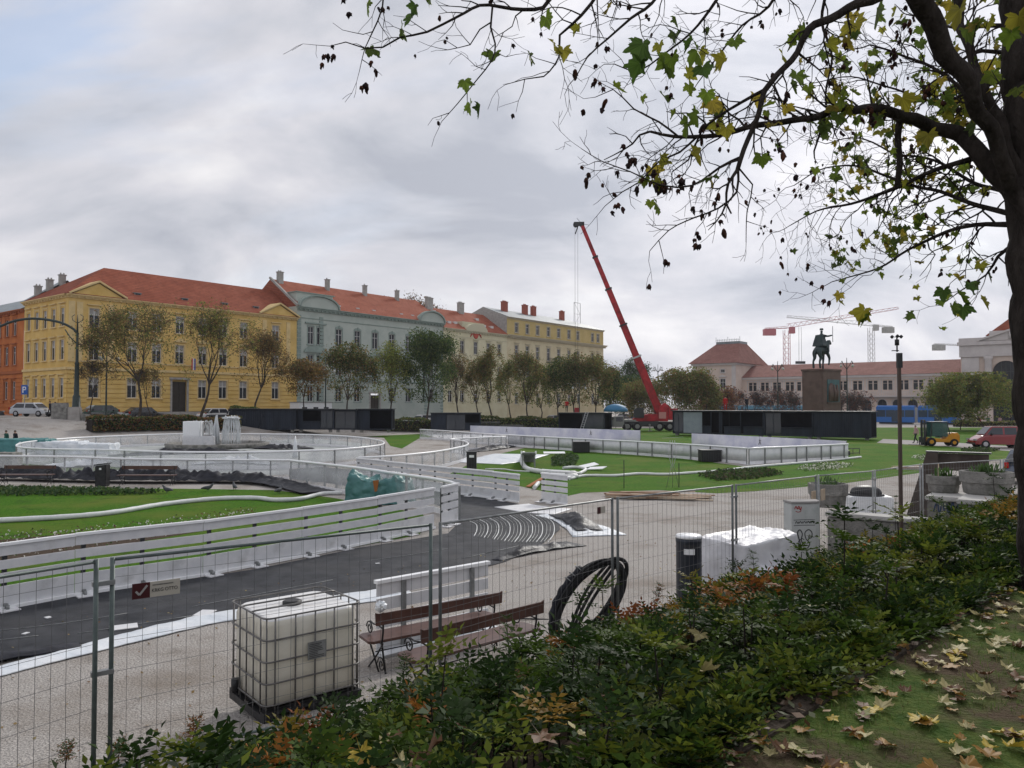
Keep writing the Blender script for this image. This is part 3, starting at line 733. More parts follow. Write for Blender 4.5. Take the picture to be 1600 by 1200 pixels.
# --- railway station: pavilion, arcaded wing and central hall, one building
SU = 178.0; SG = 0.0
vL, vR = v_on_u(1083, SU), v_on_u(1150, SU)
st = thing('station_building', 'long pink rendered railway station with arcade, corner pavilion and pedimented hall', 'building', uv(SU, vL, 0), ANG_V)
Wp = vR - vL; Wg = 4.0          # pavilion width; wing set back
vC = v_on_u(1502, SU)
hs = [(x - .65, z_, 1.3, hh) for x in (Wp * .36, Wp * .70) for z_, hh in ((7.3, 2.6), (1.5, 3.2))] + [(x - .5, 11.4, 1.0, .8) for x in (Wp * .36, Wp * .70)]
b = MB(); wall_holes(b, Wp, 0, 13.7, hs)
b.add([(Wp, 0, 0), (Wp, 20, 0), (Wp, 20, 13.7), (Wp, 0, 13.7)], [(0, 1, 2, 3)]); b.add([(0, 0, 0), (0, 20, 0), (0, 20, 13.7), (0, 0, 13.7)], [(0, 1, 2, 3)])
b.mi(1); b.box(-.3, Wp + .3, -.5, -.001, 13.2, 13.7); b.box(Wp + .001, Wp + .3, 0, 20, 13.2, 13.7); b.box(-.05, Wp + .05, -.2, -.001, 6.2, 6.5)
for x in (0.02, Wp - 1.0): b.box(x, x + .98, -.15, -.002, 0, 13.1)
b.build('pavilion_wall', [M_swall, M_stone2], st)
put_windows(make_window('pediment', 1.3, 2.6, M_stone2, st), [(h[0], h[1]) for h in hs if h[1] == 7.3], st)
put_windows(make_window('none', 1.0, .8, M_stone2, st), [(h[0], h[1]) for h in hs if h[1] == 11.4], st)
r_ = MB(); o_ = .9; m0, m1, n0, n1 = Wp / 2 - 2.6, Wp / 2 + 3.6, 7.5, 12.5
r_.add([(-o_, -o_, 13.72), (Wp + o_, -o_, 13.72), (Wp + o_, 20, 13.72), (-o_, 20, 13.72), (m0, n0, 18.9), (m1, n0, 18.9), (m1, n1, 18.9), (m0, n1, 18.9)], [(0, 1, 5, 4), (1, 2, 6, 5), (2, 3, 7, 6), (3, 0, 4, 7), (4, 5, 6, 7)], False)
rf = r_.build('pavilion_roof', M_tilep, st)
s = MB(); s.box(m0, m1, n0, n1, 18.901, 19.5)
for k in range(15): s.bar((m0 + k * (m1 - m0) / 14, n0, 19.5), (m0 + k * (m1 - m0) / 14, n0, 20.2 + (.5 if k % 7 == 0 else 0)), .08)
s.bar((m0, n0, 19.9), (m1, n0, 19.9), .06); s.build('cresting', M_lead, rf)
# wing
wx0, wx1 = Wp, vC - vL; ww = wx1 - wx0
ax = [v_on_u(p, SU + Wg) - vL - wx0 for p in (1378, 1401.5, 1426, 1452, 1478)]
stepa = (ax[-1] - ax[0]) / 4; n_a = int((ax[0] - 1.5) / stepa); ax = [ax[0] - stepa * (i + 1) for i in range(n_a)][::-1] + ax
up = [v_on_u(p, SU + Wg) - vL - wx0 for p in (1176, 1195, 1214, 1234, 1252, 1274, 1296, 1317, 1340, 1364, 1387, 1412, 1435, 1459, 1484)]
aw = 1.9; hs = [(x - aw / 2, .3, aw, 4.5) for x in ax] + [(x - .95, 6.9, 1.9, 2.0) for x in up]
b = MB(); wall_holes(b, ww, 0, 10.2, hs, depth=.5)
for x in ax:     # round the heads of the arches
    for sx in (-1, 1):
        pl = [(x + sx * aw / 2, 4.8), (x + sx * aw / 2, 3.85)] + [(x + sx * aw / 2 * math.cos(R(a)), 3.85 + .95 * math.sin(R(a))) for a in range(15, 91, 15)]
        b.prism(pl, .001, .5, 'y')
    b.mi(1)
    for a in range(0, 180, 15):
        p = [Vector((x + (aw / 2 + .12) * math.cos(R(t)), -.03, 3.85 + (.95 + .12) * math.sin(R(t)))) for t in (a, a + 15)]; b.bar(p[0], p[1], .12, .24)
    b.mi(0)
b.mi(1); b.box(0, ww, -.35, -.001, 9.7, 10.2); b.box(0, ww, -1.6, -.001, 5.35, 5.6); b.box(0, ww, -.12, -.002, 5.0, 5.3)
for x in up:
    for s2 in (-1.35, 1.15): b.box(x + s2, x + s2 + .2, -.08, -.002, 6.5, 9.4)
    b.box(x - 1.4, x + 1.4, -.3, -.0015, 9.2, 9.35)
b.build('wing_wall', [M_swall, M_stone2], st, loc=(wx0, Wg, 0))
s = MB(); s.box(0, ww, -1.6, -1.5, 6.35, 6.45); k = 0.0
while k < ww: s.box(k, k + .1, -1.58, -1.52, 5.6, 6.35); k += .42
s.build('balustrade', M_stone2, st, loc=(wx0, Wg, 0))
wp = MB()
for x in up: wp.mi(0).box(x - .95, x + .95, .3, .34, 6.9, 8.9); wp.mi(1).box(x - .12, x + .12, .2, .299, 6.9, 8.9); wp.box(x - .95, x - .121, .26, .298, 8.3, 8.37); wp.box(x + .121, x + .95, .26, .298, 8.3, 8.37)
wp.build('window_row', [M_pane, M_swall], st, loc=(wx0, Wg, 0))
ap = MB()
for x in ax:
    ap.mi(0).box(x - aw / 2, x + aw / 2, .52, .56, .3, 4.8); ap.mi(1).box(x - .05, x + .05, .45, .519, .3, 4.8); ap.box(x - aw / 2, x + aw / 2, .46, .518, 3.3, 3.4)
ap.build('arch_glazing', [M_pane, M_dark], st, loc=(wx0, Wg, 0))
r_ = MB(); roof_gable(r_, ww, 14, 10.22, 13.4); r_.build('wing_roof', M_tilep, st, loc=(wx0, Wg, 0))
# central hall
cx0 = wx1; cw = 44.0; CHt = 16.2
pil = [(3.4, 3.9), (11.2, 12.3), (20.4, 21.5), (29.6, 30.7), (38, 39)]
ar = [(7.6, 4.4), (16.4, 4.4), (25.6, 4.4), (34.4, 4.4)]
hs = [(x - w / 2, 5.5, w, 6.8) for x, w in ar] + [(x - w / 2, .3, w, 4.2) for x, w in ar] + [(1.4, 4.0, 1.5, 3.6)]
b = MB(); wall_holes(b, cw, 0, CHt - .1, hs, depth=1.0)
for x, w in ar:
    for sx in (-1, 1):
        pl = [(x + sx * w / 2, 12.3), (x + sx * w / 2, 10.1)] + [(x + sx * w / 2 * math.cos(R(a)), 10.1 + 2.2 * math.sin(R(a))) for a in range(15, 91, 15)]
        b.prism(pl, .001, 1.0, 'y')
b.add([(0, 0, 0), (0, 22, 0), (0, 22, CHt), (0, 0, CHt)], [(0, 1, 2, 3)])
b.mi(1); b.box(-.5, cw, -.9, -.001, 15.5, 16.2); b.box(-.2, cw, -.5, -.001, 13.2, 15.49); b.box(0, cw, -.3, -.002, 5.0, 5.4)
b.box(.2, 3.2, -.25, -.001, 5.5, 13.1)
b.build('hall_wall', [M_swall, M_stone2], st, loc=(cx0, 0, 0))
cl = MB()
for x in (4.6, 5.0, 11.6, 12.4, 20.5, 21.4, 29.6, 30.4): cl.lathe([(.62, 5.4), (.62, 5.8), (.48, 5.9), (.42, 12.4), (.6, 12.7), (.6, 13.19)], 12, (x, -.75 if False else -.55, 0))
cl.build('columns', M_stone2, st, loc=(cx0, 0, 0))
g = MB()
for x, w in ar:
    g.mi(0).box(x - w / 2, x + w / 2, 1.0, 1.05, .3, 12.3)
    g.mi(1)
    for k in (-.75, 0, .75): g.box(x + k - .05, x + k + .05, .9, .999, 5.5, 12.3)
    for z_ in (7.5, 10.1): g.box(x - w / 2, x + w / 2, .91, .998, z_, z_ + .1)
g.build('hall_glazing', [M_pane, M_dark], st, loc=(cx0, 0, 0))
p = MB(); p.mi(0).box(-.3, 6, -.3, 10, 16.201, 17.0).box(5.0, 26, -.2, 10, 17.001, 18.2)
p.prism([(3.6, 16.3), (28, 16.3), (15.8, 20.4)], -.6, .4, 'y'); p.mi(1)
p.bar((3.0, -.75, 16.4), (15.8, -.75, 20.7), .6, .35); p.bar((15.8, -.75, 20.7), (28.6, -.75, 16.4), .6, .35)
rr = random.Random(8)
for k in range(26):
    x = rr.uniform(7.5, 24); h = (1 - abs(x - 15.8) / 12.2) * 3.2
    p.tube([(x, -.72, 16.6), (x + rr.uniform(-.3, .3), -.85, 16.6 + h * .6), (x + rr.uniform(-.5, .5), -.75, 16.6 + h)], [.34, .3, .12], 6)
p.build('pediment', [M_stone2, M_stone2], st, loc=(cx0, 0, 0))
r_ = MB(); r_.add([(4, 3, 17.6), (28, 3, 17.6), (28, 22, 17.6), (4, 22, 17.6), (12.6, 10, 25.4), (19, 10, 25.4), (19, 14, 25.4), (12.6, 14, 25.4)], [(0, 1, 5, 4), (1, 2, 6, 5), (2, 3, 7, 6), (3, 0, 4, 7), (4, 5, 6, 7)], False)
rf = r_.build('hall_roof', M_tile, st, loc=(cx0, 0, 0))
s = MB(); s.box(12.6, 19, 10, 14, 25.401, 26.3)
for k in range(9): s.bar((12.7 + k * .78, 10.1, 26.3), (12.7 + k * .78, 10.1, 27.2 + (.6 if k % 4 == 0 else 0)), .1)
s.build('cresting', M_lead, rf)
# ------------------------------------------------------------------ ice track barriers
def barrier(name, label, pts, h=1.0, gap=1.9, panel=M_plastic, kick=.18, rail_r=.045, group=None, closed=False, z=.014, face=None, postm=None):
    """posts, top rail, bottom board and clear panels following a ground line; every piece a part"""
    P = curve_pts(pts, .45); o = thing(name, label, 'barrier', (P[0].x, P[0].y, 0), 0, group)
    O = P[0].copy(); O.z = 0; Q = [p - O for p in P]
    r = MB(); r.tube([q + Vector((0, 0, h)) for q in Q], rail_r * 1.25, 6); r.build('top_rail', M_rail, o)
    vv = []; ff = []
    for i, q in enumerate(Q):
        d = (Q[min(len(Q) - 1, i + 1)] - Q[max(0, i - 1)]).normalized(); n = Vector((-d.y, d.x, 0)) * .012
        for s, zz in ((-1, kick + .01), (-1, h - .05), (1, h - .05), (1, kick + .01)): p = q + n * s; vv.append((p.x, p.y, zz))
    for i in range(len(Q) - 1):
        for a in range(4): ff.append((i * 4 + a, (i + 1) * 4 + a, (i + 1) * 4 + (a + 1) % 4, i * 4 + (a + 1) % 4))
    me = np_mesh('panel', vv, ff, panel, smooth=True); link('panel', me, o)
    k = MB()
    for i in range(len(Q) - 1): k.bar(Q[i] + Vector((0, 0, kick / 2 + z)), Q[i + 1] + Vector((0, 0, kick / 2 + z)), .03, kick)
    k.build('kick_board', M_white, o)
    acc = 0; nxt = 0; pm = None
    for i in range(len(Q)):
        if i: acc += (Q[i] - Q[i - 1]).length
        if acc >= nxt:
            nxt += gap
            if pm is None:
                m_ = MB(); m_.box(-.03, .03, -.035, .035, 0, h - .04); m_.box(-.09, .09, -.09, .09, 0, .02)
                pm = m_.build('post', postm or M_galv, o); c = pm
            else:
                c = pm.copy(); COL.objects.link(c)
            d = (Q[min(len(Q) - 1, i + 1)] - Q[max(0, i - 1)]); n = Vector((-d.y, d.x, 0)).normalized()
            c.location = Q[i] + n * (.05 if panel is M_plastic else -.05); c.rotation_euler = (0, 0, math.atan2(d.y, d.x))
    return o
RAIL = lambda l, h=1.0: [Vector((p.x, p.y, 0)) for p in pxs(l, h)]
barrier('rink_barrier', 'oval white railed barrier of the far left ice ring around the fountain basin',
        RAIL([(150, 702.5), (60, 701), (26, 697), (40, 691), (90, 686), (160, 682), (280, 678), (400, 678), (500, 679.5), (560, 683), (592, 688), (600, 692.5), (590, 696), (555, 700), (500, 703.5), (400, 706), (280, 706), (150, 702.5)]), gap=2.6)
barrier('rink_barrier', 'long barrier with clear panels behind the two far park benches',
        RAIL([(-420, 708), (-150, 709), (0, 712), (100, 713.5), (200, 717), (320, 718.5), (452, 719)]), gap=2.0)
barrier('rink_barrier', 'clear panelled barrier running behind the green tarpaulin to the track bend',
        RAIL([(453, 719.5), (550, 730), (620, 740), (680, 748.5), (706, 754), (715.5, 757.5)], 1.15), h=1.15, gap=1.3)
barrier('rink_barrier', 'barrier with tight right hand curve ending beside the black litter bin',
        RAIL([(560, 715), (612, 712.5), (675, 706.5), (712, 700), (729, 695.5), (731, 692), (722, 688.5), (705, 686), (745, 684), (790, 682)]), gap=1.5)
barrier('rink_barrier', 'far thin barrier line in front of the white banners, left part',
        RAIL([(656, 671), (695, 673), (735, 676), (790, 679.5), (840, 682), (895, 685)]), gap=2.2)
barrier('rink_barrier', 'front barrier of the right hand ice rink from the ramp to its corner',
        RAIL([(795, 679.5), (895, 685), (997, 690), (1100, 696), (1168, 700.5)]), gap=1.7, panel=M_whiteb)
barrier('rink_barrier', 'white short side barrier of the right hand ice rink',
        RAIL([(1169, 700.5), (1220, 698.5), (1275, 696.2), (1325, 693.8)]), gap=1.3, panel=M_whiteb)
barrier('rink_barrier', 'far left barrier beyond the oval ring beside the teal covers',
        RAIL([(-60, 681), (0, 680), (60, 678), (120, 676), (155, 675)]), gap=2.2)
# banner walls at the back of the right rink
M_ban = mat('banner_cloth', (.44, .45, .56), .7, col2=(.66, .66, .70), vscale=.7)
def banner(label, a, b, h):
    o = thing('banner_wall', label, 'banner', (a.x, a.y, 0)); d = b - a; n = Vector((-d.y, d.x, 0)).normalized()
    m = MB(); m.bar(Vector((0, 0, h / 2 + .03)), d + Vector((0, 0, h / 2 + .03)), .04, h); m.build('cloth', M_ban, o)
    k = int(d.length / 3) + 1; c0 = None
    for i in range(k + 1):
        q = d * (i / k) + n * .06
        if c0 is None:
            m = MB(); m.box(-.03, .03, -.03, .03, 0, h + .05); c0 = m.build('post', M_galv, o); c = c0
        else: c = c0.copy(); COL.objects.link(c)
        c.location = q
    for i in range(max(1, int(d.length / 9))):      # little runner emblem
        q = d * ((i + .5) / max(1, int(d.length / 9))) - n * .03 + Vector((0, 0, h * .6)); dn = d.normalized()
        m = MB()
        for p0, p1, r in (((0, .2), (.05, .0), .05), ((.05, 0), (-.12, -.22), .035), ((.05, 0), (.15, -.2), .035), ((0, .15), (.18, .1), .03), ((.03, .3), (.04, .33), .07)):
            m.bar(q + dn * p0[0] + Vector((0, 0, p0[1])), q + dn * p1[0] + Vector((0, 0, p1[1])), r * 2, .02)
        m.build('emblem', M_dark, o)
    return o
banner('pale cloth banner wall behind the left half of the right hand rink', gp(735, 678.5, 0), gp(1000, 689, 0), 1.05)
banner('pale cloth banner wall in front of the long black container row', gp(1081, 694.5, 0), gp(1322, 711, 0), 1.0)

# slatted timber barriers
def slat_panel_mesh(L, h, boards=4, feet=True):
    b = MB(); k = h / 1.2
    for z0, z1 in ((.03, .41), (.47, .65), (.715, .88), (.96, 1.165)): b.box(0, L, -.012, .012, z0 * k, z1 * k)
    return b
def slat_fence(label, pts, h=1.2, L=2.4, side=1, boards=4, raildip=False):
    P = curve_pts(pts, .2); o = thing('slatted_barrier', label, 'barrier', (P[0].x, P[0].y, 0)); O = Vector((P[0].x, P[0].y, 0)); Q = [p - O for p in P]
    segs = [Q[0]]; acc = 0
    for i in range(1, len(Q)):
        acc += (Q[i] - Q[i - 1]).length
        if acc >= L: segs.append(Q[i]); acc = 0
    if (segs[-1] - Q[-1]).length > .5: segs.append(Q[-1])
    rr = random.Random(len(label)); foot0 = post0 = None
    for a, c in zip(segs[:-1], segs[1:]):
        d = c - a; l = d.length; rz = math.atan2(d.y, d.x); j = rr.uniform(-.02, .02)
        bo = slat_panel_mesh(l - .015, h + j, boards).build('slat_panel', M_whiteb, o, a); bo.rotation_euler = (0, 0, rz)
        bo.location.z = .02 + rr.uniform(0, .012)
        r = MB(); r.box(0, l - .01, -.06, .035, h - .03 + j, h + .02 + j); ro = r.build('top_rail', M_rail, o, a); ro.rotation_euler = (0, 0, rz)
        lg = MB(); lg.box(0, l - .01, -.075, -.0125, .0, .055); lo_ = lg.build('ledge', M_rail, o, a + Vector((0, 0, .016))); lo_.rotation_euler = (0, 0, rz)
        for t in (.06, .5):
            if post0 is None:
                m = MB(); m.box(-.04, .04, .014, .06, 0, h - .03); post0 = m.build('post', M_dark, o); p = post0
                m = MB(); m.mi(0).box(-.16, .16, -.30, -.02, .015, .035); m.mi(1).box(-.03, .03, -.1, -.014, .035, .12); m.cyl((0, -.15, .035), (0, -.15, .1), .03, 8); foot0 = m.build('foot_plate', [M_white, M_galv], o); f = foot0
            else: p = post0.copy(); COL.objects.link(p); f = foot0.copy(); COL.objects.link(f)
            for q in (p, f): q.location = a + d * t; q.rotation_euler = (0, 0, rz)
    return o
slat_fence('near curved slatted white timber barrier between the lawn and the dark track', [Vector((p.x, p.y, 0)) for p in pxs([(-420, 918), (-200, 880), (0, 845), (200, 827), (400, 803), (560, 781), (640, 769.5), (690, 761)], 1.2)], h=1.2)
slat_fence('short slatted white end panel closing the track bend', [Vector((p.x, p.y, 0)) for p in pxs([(690, 761.5), (716, 756)], 1.2)], h=1.2, L=1.3)
slat_fence('slatted white barrier crossing from the ring to the black litter bin and ramp', [Vector((p.x, p.y, 0)) for p in pxs([(557, 716), (630, 723), (700, 730), (760, 735.5), (812, 741)], 1.08)], h=1.08)
slat_fence('short freestanding slatted white panel by the end of the hoses', [Vector((p.x, p.y, 0)) for p in pxs([(846, 739.5), (887, 743.5)], 1.08)], h=1.08, L=3)
# the spare panel standing behind the near benches
o = thing('spare_panel', 'spare white slatted panel standing upright behind the two brown benches', 'panel', gp(588, 1021, 0))
a = gp(588, 1021, 0); c = gp(762, 978, 0); d = c - a; o.rotation_euler = (0, 0, math.atan2(d.y, d.x)); L = d.length
b = MB()
for z0, z1 in ((.04, .30), (.36, .56), (.62, .80), (.84, 1.03)): b.box(0, L, -.012, .012, z0, z1)
b.build('slat_panel', M_whiteb, o); b = MB(); b.box(-.02, L + .02, -.05, .05, 1.03, 1.08); b.build('top_rail', M_rail, o)
for t in (.42, 1.75):
    b = MB(); b.box(t, t + .07, -.06, -.014, 0, 1.02); b.build('post', M_galv, o)
b = MB(); b.mi(0).box(-.05, L, -.3, -.03, .0, .05); b.build('foot_board', M_sheetw, o)

# ------------------------------------------------------------------ temporary mesh fence
M_fst = mat('fence_steel', (.13, .14, .14), .5, metal=.4, var=.2, vscale=8)
M_wire = mat('fence_wire', (.16, .165, .17), .45, metal=.4)
FN = [(-5.6, 3.4, .4, M_galvg), (-3.64, 6.9, .3, M_galvg), (-.88, 8.95, .3, M_galvg), (1.57, 11.8, .25, M_fst), (4.09, 14.2, .2, M_fst), (6.8, 17.2, .1, M_fst), (9.1, 19.4, .02, M_galv), (11.4, 21.5, .02, M_galv), (14.8, 23.3, .02, M_galv), (18.2, 24.8, .02, M_galv)]
FL = ['leftmost mesh fence panel at the left edge, with dark green posts', 'mesh fence panel in front of the white liquid tank, carrying the red and white sign', 'mesh fence panel in front of the hose coil', 'mesh fence panel between the hose coil and the wrapped pallet', 'mesh fence panel behind the pale electrical cabinet', 'mesh fence panel beside the white crate', 'mesh fence panel behind the low concrete wall', 'mesh fence panel behind the two planters', 'mesh fence panel beside the parked grey car']
for i in range(len(FN) - 1):
    a = Vector((FN[i][0], FN[i][1], 0)); c = Vector((FN[i + 1][0], FN[i + 1][1], 0)); d = c - a; L0 = d.length; dn = d / L0
    mg = 0.07; L = L0 - 2 * mg; z0 = FN[i][2]; z1 = FN[i + 1][2]; H = 2.03; lm = FN[i + 1][3] if i else M_galvg
    if i == 2: lm = M_fst
    o = thing('fence_panel', FL[i], 'mesh fence', a + dn * mg + Vector((0, 0, z0)), math.atan2(d.y, d.x), 'temporary mesh fence panels')
    dz = (z1 - z0)
    for x in (0, L):
        b = MB(); b.cyl((x, 0, dz * x / L0 + .0), (x, 0, dz * x / L0 + H), .021, 10); b.build('post', lm, o)
    b = MB(); b.cyl((.01, 0, H - .02), (L, 0, dz + H - .02), .015, 8); b.build('top_tube', M_galv if i > 1 else lm, o)
    b = MB(); b.cyl((.01, 0, .16), (L, 0, dz + .16), .015, 8); b.build('bottom_tube', lm, o)
    b = MB(); n = int(L / .125)
    for k in range(1, n): x = k * L / n; s_ = .004 * math.sin(k * 2.3 + i); b.bar((x + s_, -.004, .17 + dz * x / L), (x - s_, -.004, H - .03 + dz * x / L), .003)
    for k in range(6): z_ = .45 + k * .28; b.bar((.01, .001, z_), (L - .01, .001, z_ + dz), .003)
    b.build('wire_mesh', M_wire, o)
    b = MB(); b.box(-.35, .35, -.12, .12, -.05, .11); bo = b.build('fence_foot', M_stone, o, loc=(-mg, 0, 0))
    if i == 0 or i in (1, 4, 6):
        b = MB(); b.box(-mg * 2 - .02, .02, -.03, .03, 1.79, 1.83); b.build('clamp', M_galv, o); b = MB(); b.box(-mg * 2 - .02, .02, -.03, .03, 1.0, 1.04); b.build('clamp', M_galv, o)
    if i == 1:
        sg = MB(); x0 = .16; sg.mi(0).box(x0, x0 + .15, -.02, -.012, 1.63, 1.77); sg.mi(1).box(x0 + .15, x0 + .41, -.02, -.012, 1.63, 1.77)
        so_ = sg.build('sign', [mat('sign_maroon', (.055, .008, .01), .5), mat('sign_cream', (.45, .42, .36), .5)], o)
        so_.rotation_euler = (0, 0, 0)
        t = MB(); t.bar((x0 + .03, -.024, 1.70), (x0 + .06, -.024, 1.665), .018, .004, up=(0, 1, 0)); t.bar((x0 + .06, -.024, 1.665), (x0 + .125, -.024, 1.745), .018, .004, up=(0, 1, 0))
        t.build('tick_mark', M_curtain, so_)
        cu = bpy.data.curves.new('t', 'FONT'); cu.body = 'KRKG OTTO'; cu.size = .042; cu.extrude = .001
        to = bpy.data.objects.new('t', cu); COL.objects.link(to)
        me = bpy.data.meshes.new_from_object(to.evaluated_get(bpy.context.evaluated_depsgraph_get())); bpy.data.objects.remove(to)
        me.materials.clear(); me.materials.append(M_black)
        lt = link('lettering', me, so_, (x0 + .163, -.0215, 1.675)); lt.rotation_euler = (math.pi / 2, 0, 0); lt.scale = (.93, 1.1, 1)
        t = MB(); t.box(x0 + .17, x0 + .35, -.024, -.0205, 1.735, 1.745); t.build('small_print', M_stone, so_)
    if i == 2:
        sg = MB(); sg.mi(0).box(L - .42, L - .34, -.02, -.012, 1.78, 1.88); sg.mi(1).box(L - .34, L - .22, -.02, -.012, 1.78, 1.88); sg.build('sign', [mat('sign_maroon', (.10, .012, .015)), mat('sign_cream', (.45, .42, .36))], o)
    if i == 4:
        for k in (-.35, .2):
            sg = MB(); sg.box(L + k, L + k + .22, -.05, -.03, 1.35, 1.6); sg.build('tag_board', M_wood, o)
# ------------------------------------------------------------------ things near the fence
# white liquid tank in a cage on a pallet
M_ibc = mat('tank_plastic', (.66, .62, .51), .4, col2=(.74, .71, .62), vscale=2.5, spec=.4)
M_ibct = mat('tank_top', (.72, .72, .72), .5, col2=(.55, .50, .44), vscale=7, cl=(.55, .75))
M_cage = mat('cage_steel', (.16, .155, .15), .5, metal=.5, var=.3, vscale=5)
A_ = dp(414, 986, 8.6); A_.z = 0
ibc = thing('liquid_tank', 'white plastic liquid tank in a steel cage on a black pallet', 'tank', (A_.x, A_.y, ground_z(A_.x, A_.y) - .02), math.atan2(.64, .77))
Lx, Ly = 1.20, 1.08
def rrect(x0, x1, y0, y1, r, n=4):
    P = []
    for cx, cy, a0 in ((x1 - r, y1 - r, 0), (x0 + r, y1 - r, 90), (x0 + r, y0 + r, 180), (x1 - r, y0 + r, 270)):
        for i in range(n + 1): a = R(a0 + 90 * i / n); P.append((cx + r * math.cos(a), cy + r * math.sin(a)))
    return P
b = MB(); b.smooth = True
prof = [(.16, .05), (.19, .0), (.6, .004), (1.05, .0), (1.11, .02), (1.14, .06)]
prev = None; k = 0
for z, ins in prof:
    ring = rrect(.03 + ins, Lx - .03 - ins, .03 + ins, Ly - .03 - ins, .12, 5); n = len(ring)
    b.v.extend([(p[0], p[1], z) for p in ring])
    if k:
        for i in range(n): b.f.append([(k - 1) * n + i, (k - 1) * n + (i + 1) % n, k * n + (i + 1) % n, k * n + i]); b.m.append(1 if k > 4 else 0); b.sm.append(True)
    k += 1
b.f.append([(k - 1) * n + i for i in range(n)]); b.m.append(1); b.sm.append(False)
b.build('tank', [M_ibc, M_ibct], ibc)
c = MB()
for z in (.20, .44, .68, .92, 1.165):
    c.tube([(p[0], p[1], z) for p in rrect(0, Lx, 0, Ly, .09, 4)], .0105, 6, closed=True)
def colx(i, n, L): return .12 + (L - .24) * i / (n - 1)
for i in range(5):
    for y in (0, Ly): c.cyl((colx(i, 5, Lx), y, .13), (colx(i, 5, Lx), y, 1.165), .0095, 6)
    for x in (0, Lx): c.cyl((x, colx(i, 5, Ly), .13), (x, colx(i, 5, Ly), 1.165), .0095, 6)
for x in (.035, Lx - .035):
    for y in (.035, Ly - .035): c.cyl((x, y, .13), (x, y, 1.165), .0095, 6)
for y in (Ly * .38, Ly * .66): c.tube([(0, y, 1.165), (.05, y, 1.175), (Lx - .05, y, 1.175), (Lx, y, 1.165)], .012, 6)
c.build('cage', M_cage, ibc)
l_ = MB(); l_.lathe([(.115, 1.135), (.115, 1.175), (.09, 1.18), (.09, 1.187)], 20, (Lx * .47, Ly * .52, 0)); l_.build('lid', M_black, ibc)
p = MB()
for y0 in (0, Ly / 2 - .06, Ly - .12): p.box(0, Lx, y0, y0 + .12, .09, .125)
for x0 in (0, Lx / 2 - .06, Lx - .12): p.box(x0, x0 + .12, 0, Ly, .0, .088)
p.box(.05, Lx - .05, .05, Ly - .05, .126, .15)
p.build('pallet', M_black, ibc)
lb = MB(); lb.mi(0).box(.50, .73, -.022, -.014, .62, .82); lb.mi(1)
rr = random.Random(2)
for k in range(9): lb.box(.515, .515 + rr.uniform(.1, .19), -.0235, -.022, .635 + k * .019, .642 + k * .019)
lb.build('label_plate', [M_galv, M_dark], ibc)
dv = MB(); dv.lathe([(.05, .15), (.05, .3)], 10, (-.02, Ly - .25, 0)); dv.build('valve', M_black, ibc)

# two brown park benches with cast iron scrolls
M_bench = mat('bench_brown', (.075, .035, .027), .4, col2=(.12, .06, .047), vscale=3, spec=.5, stretch=(1, 6, 1))
M_iron = mat('black_iron', (.012, .012, .013), .45, metal=.2)
def scroll(c, r, turns=1.6, n=22):
    return [Vector((0, c[0] + r * (1 - i / n * .8) * math.cos(i / n * turns * 2 * math.pi), c[1] + r * (1 - i / n * .8) * math.sin(i / n * turns * 2 * math.pi))) for i in range(n + 1)]
def make_bench(label, loc, rz, L=2.05):
    o = thing('park_bench', label, 'bench', loc, rz)
    b = MB(); b.prism([(0 - .08, .06), (-.02, .0), (L + .02, 0), (L + .08, .06), (L + .05, .42), (L - .02, .47), (.02, .47), (-.05, .42)], .44, .475)
    b.build('seat', M_bench, o, bevel=.008)
    b = MB(); b.prism([(-.02, .70), (L + .02, .70), (L + .03, .88), (L - .02, .86), (.02, .86), (-.03, .88)], -.07, -.04, 'y'); b.build('backrest', M_bench, o, bevel=.006)
    e0 = None
    for k, x in enumerate((.10, L - .10)):
        m = MB()
        m.tube([(0, -.13, 0), (0, -.06, .22), (0, .0, .43), (0, -.035, .6), (0, -.038, .86)], .014, 7)
        m.tube([(0, -.02, .42), (0, .14, .25), (0, .42, .0)], .013, 7); m.tube([(0, .44, .43), (0, .30, .28), (0, .08, .0)], .013, 7)
        m.tube([(0, -.02, .64), (0, .12, .66), (0, .25, .64), (0, .36, .66)], .011, 6)
        m.tube(scroll((.38, .56), .10), .010, 6); m.tube(scroll((.02, .14), .11), .009, 6)
        m.bar((0, -.02, .43), (0, .45, .43), .03, .012)
        m.build('end_frame', M_iron, o, loc=(x, 0, 0))
    m = MB(); m.tube([(.1, .2, .27), (L - .1, .2, .27)], .009, 6); m.build('stretcher', M_iron, o)
    return o
P0 = gp(591, 1062, 0); make_bench('brown park bench nearer the white panel, partly hidden behind the fence posts', (P0.x - .06, P0.y + .1, .0), math.atan2(1.2, 1.64))
P1 = gp(658, 1118, 0.03); make_bench('brown park bench closest to the camera, right behind the shrubs', (-1.13, 9.52, .08), math.atan2(1.36, 1.5), 2.05)
# white wad of paper hung over the end of the bench
w = MB()
w = bmesh.new(); bmesh.ops.create_icosphere(w, subdivisions=3, radius=.075)
for v in w.verts: v.co *= 1 + .35 * mnoise.noise(v.co * 30)
me = bpy.data.meshes.new('plastic_bag'); w.to_mesh(me); w.free(); me.materials.append(M_sheetw)
bg = link('plastic_bag', me); bg.location = (P0.x + .0, P0.y + .18, .93)
tag(bg, 'small crumpled white plastic bag hooked on the left end of the bench back', 'bag')

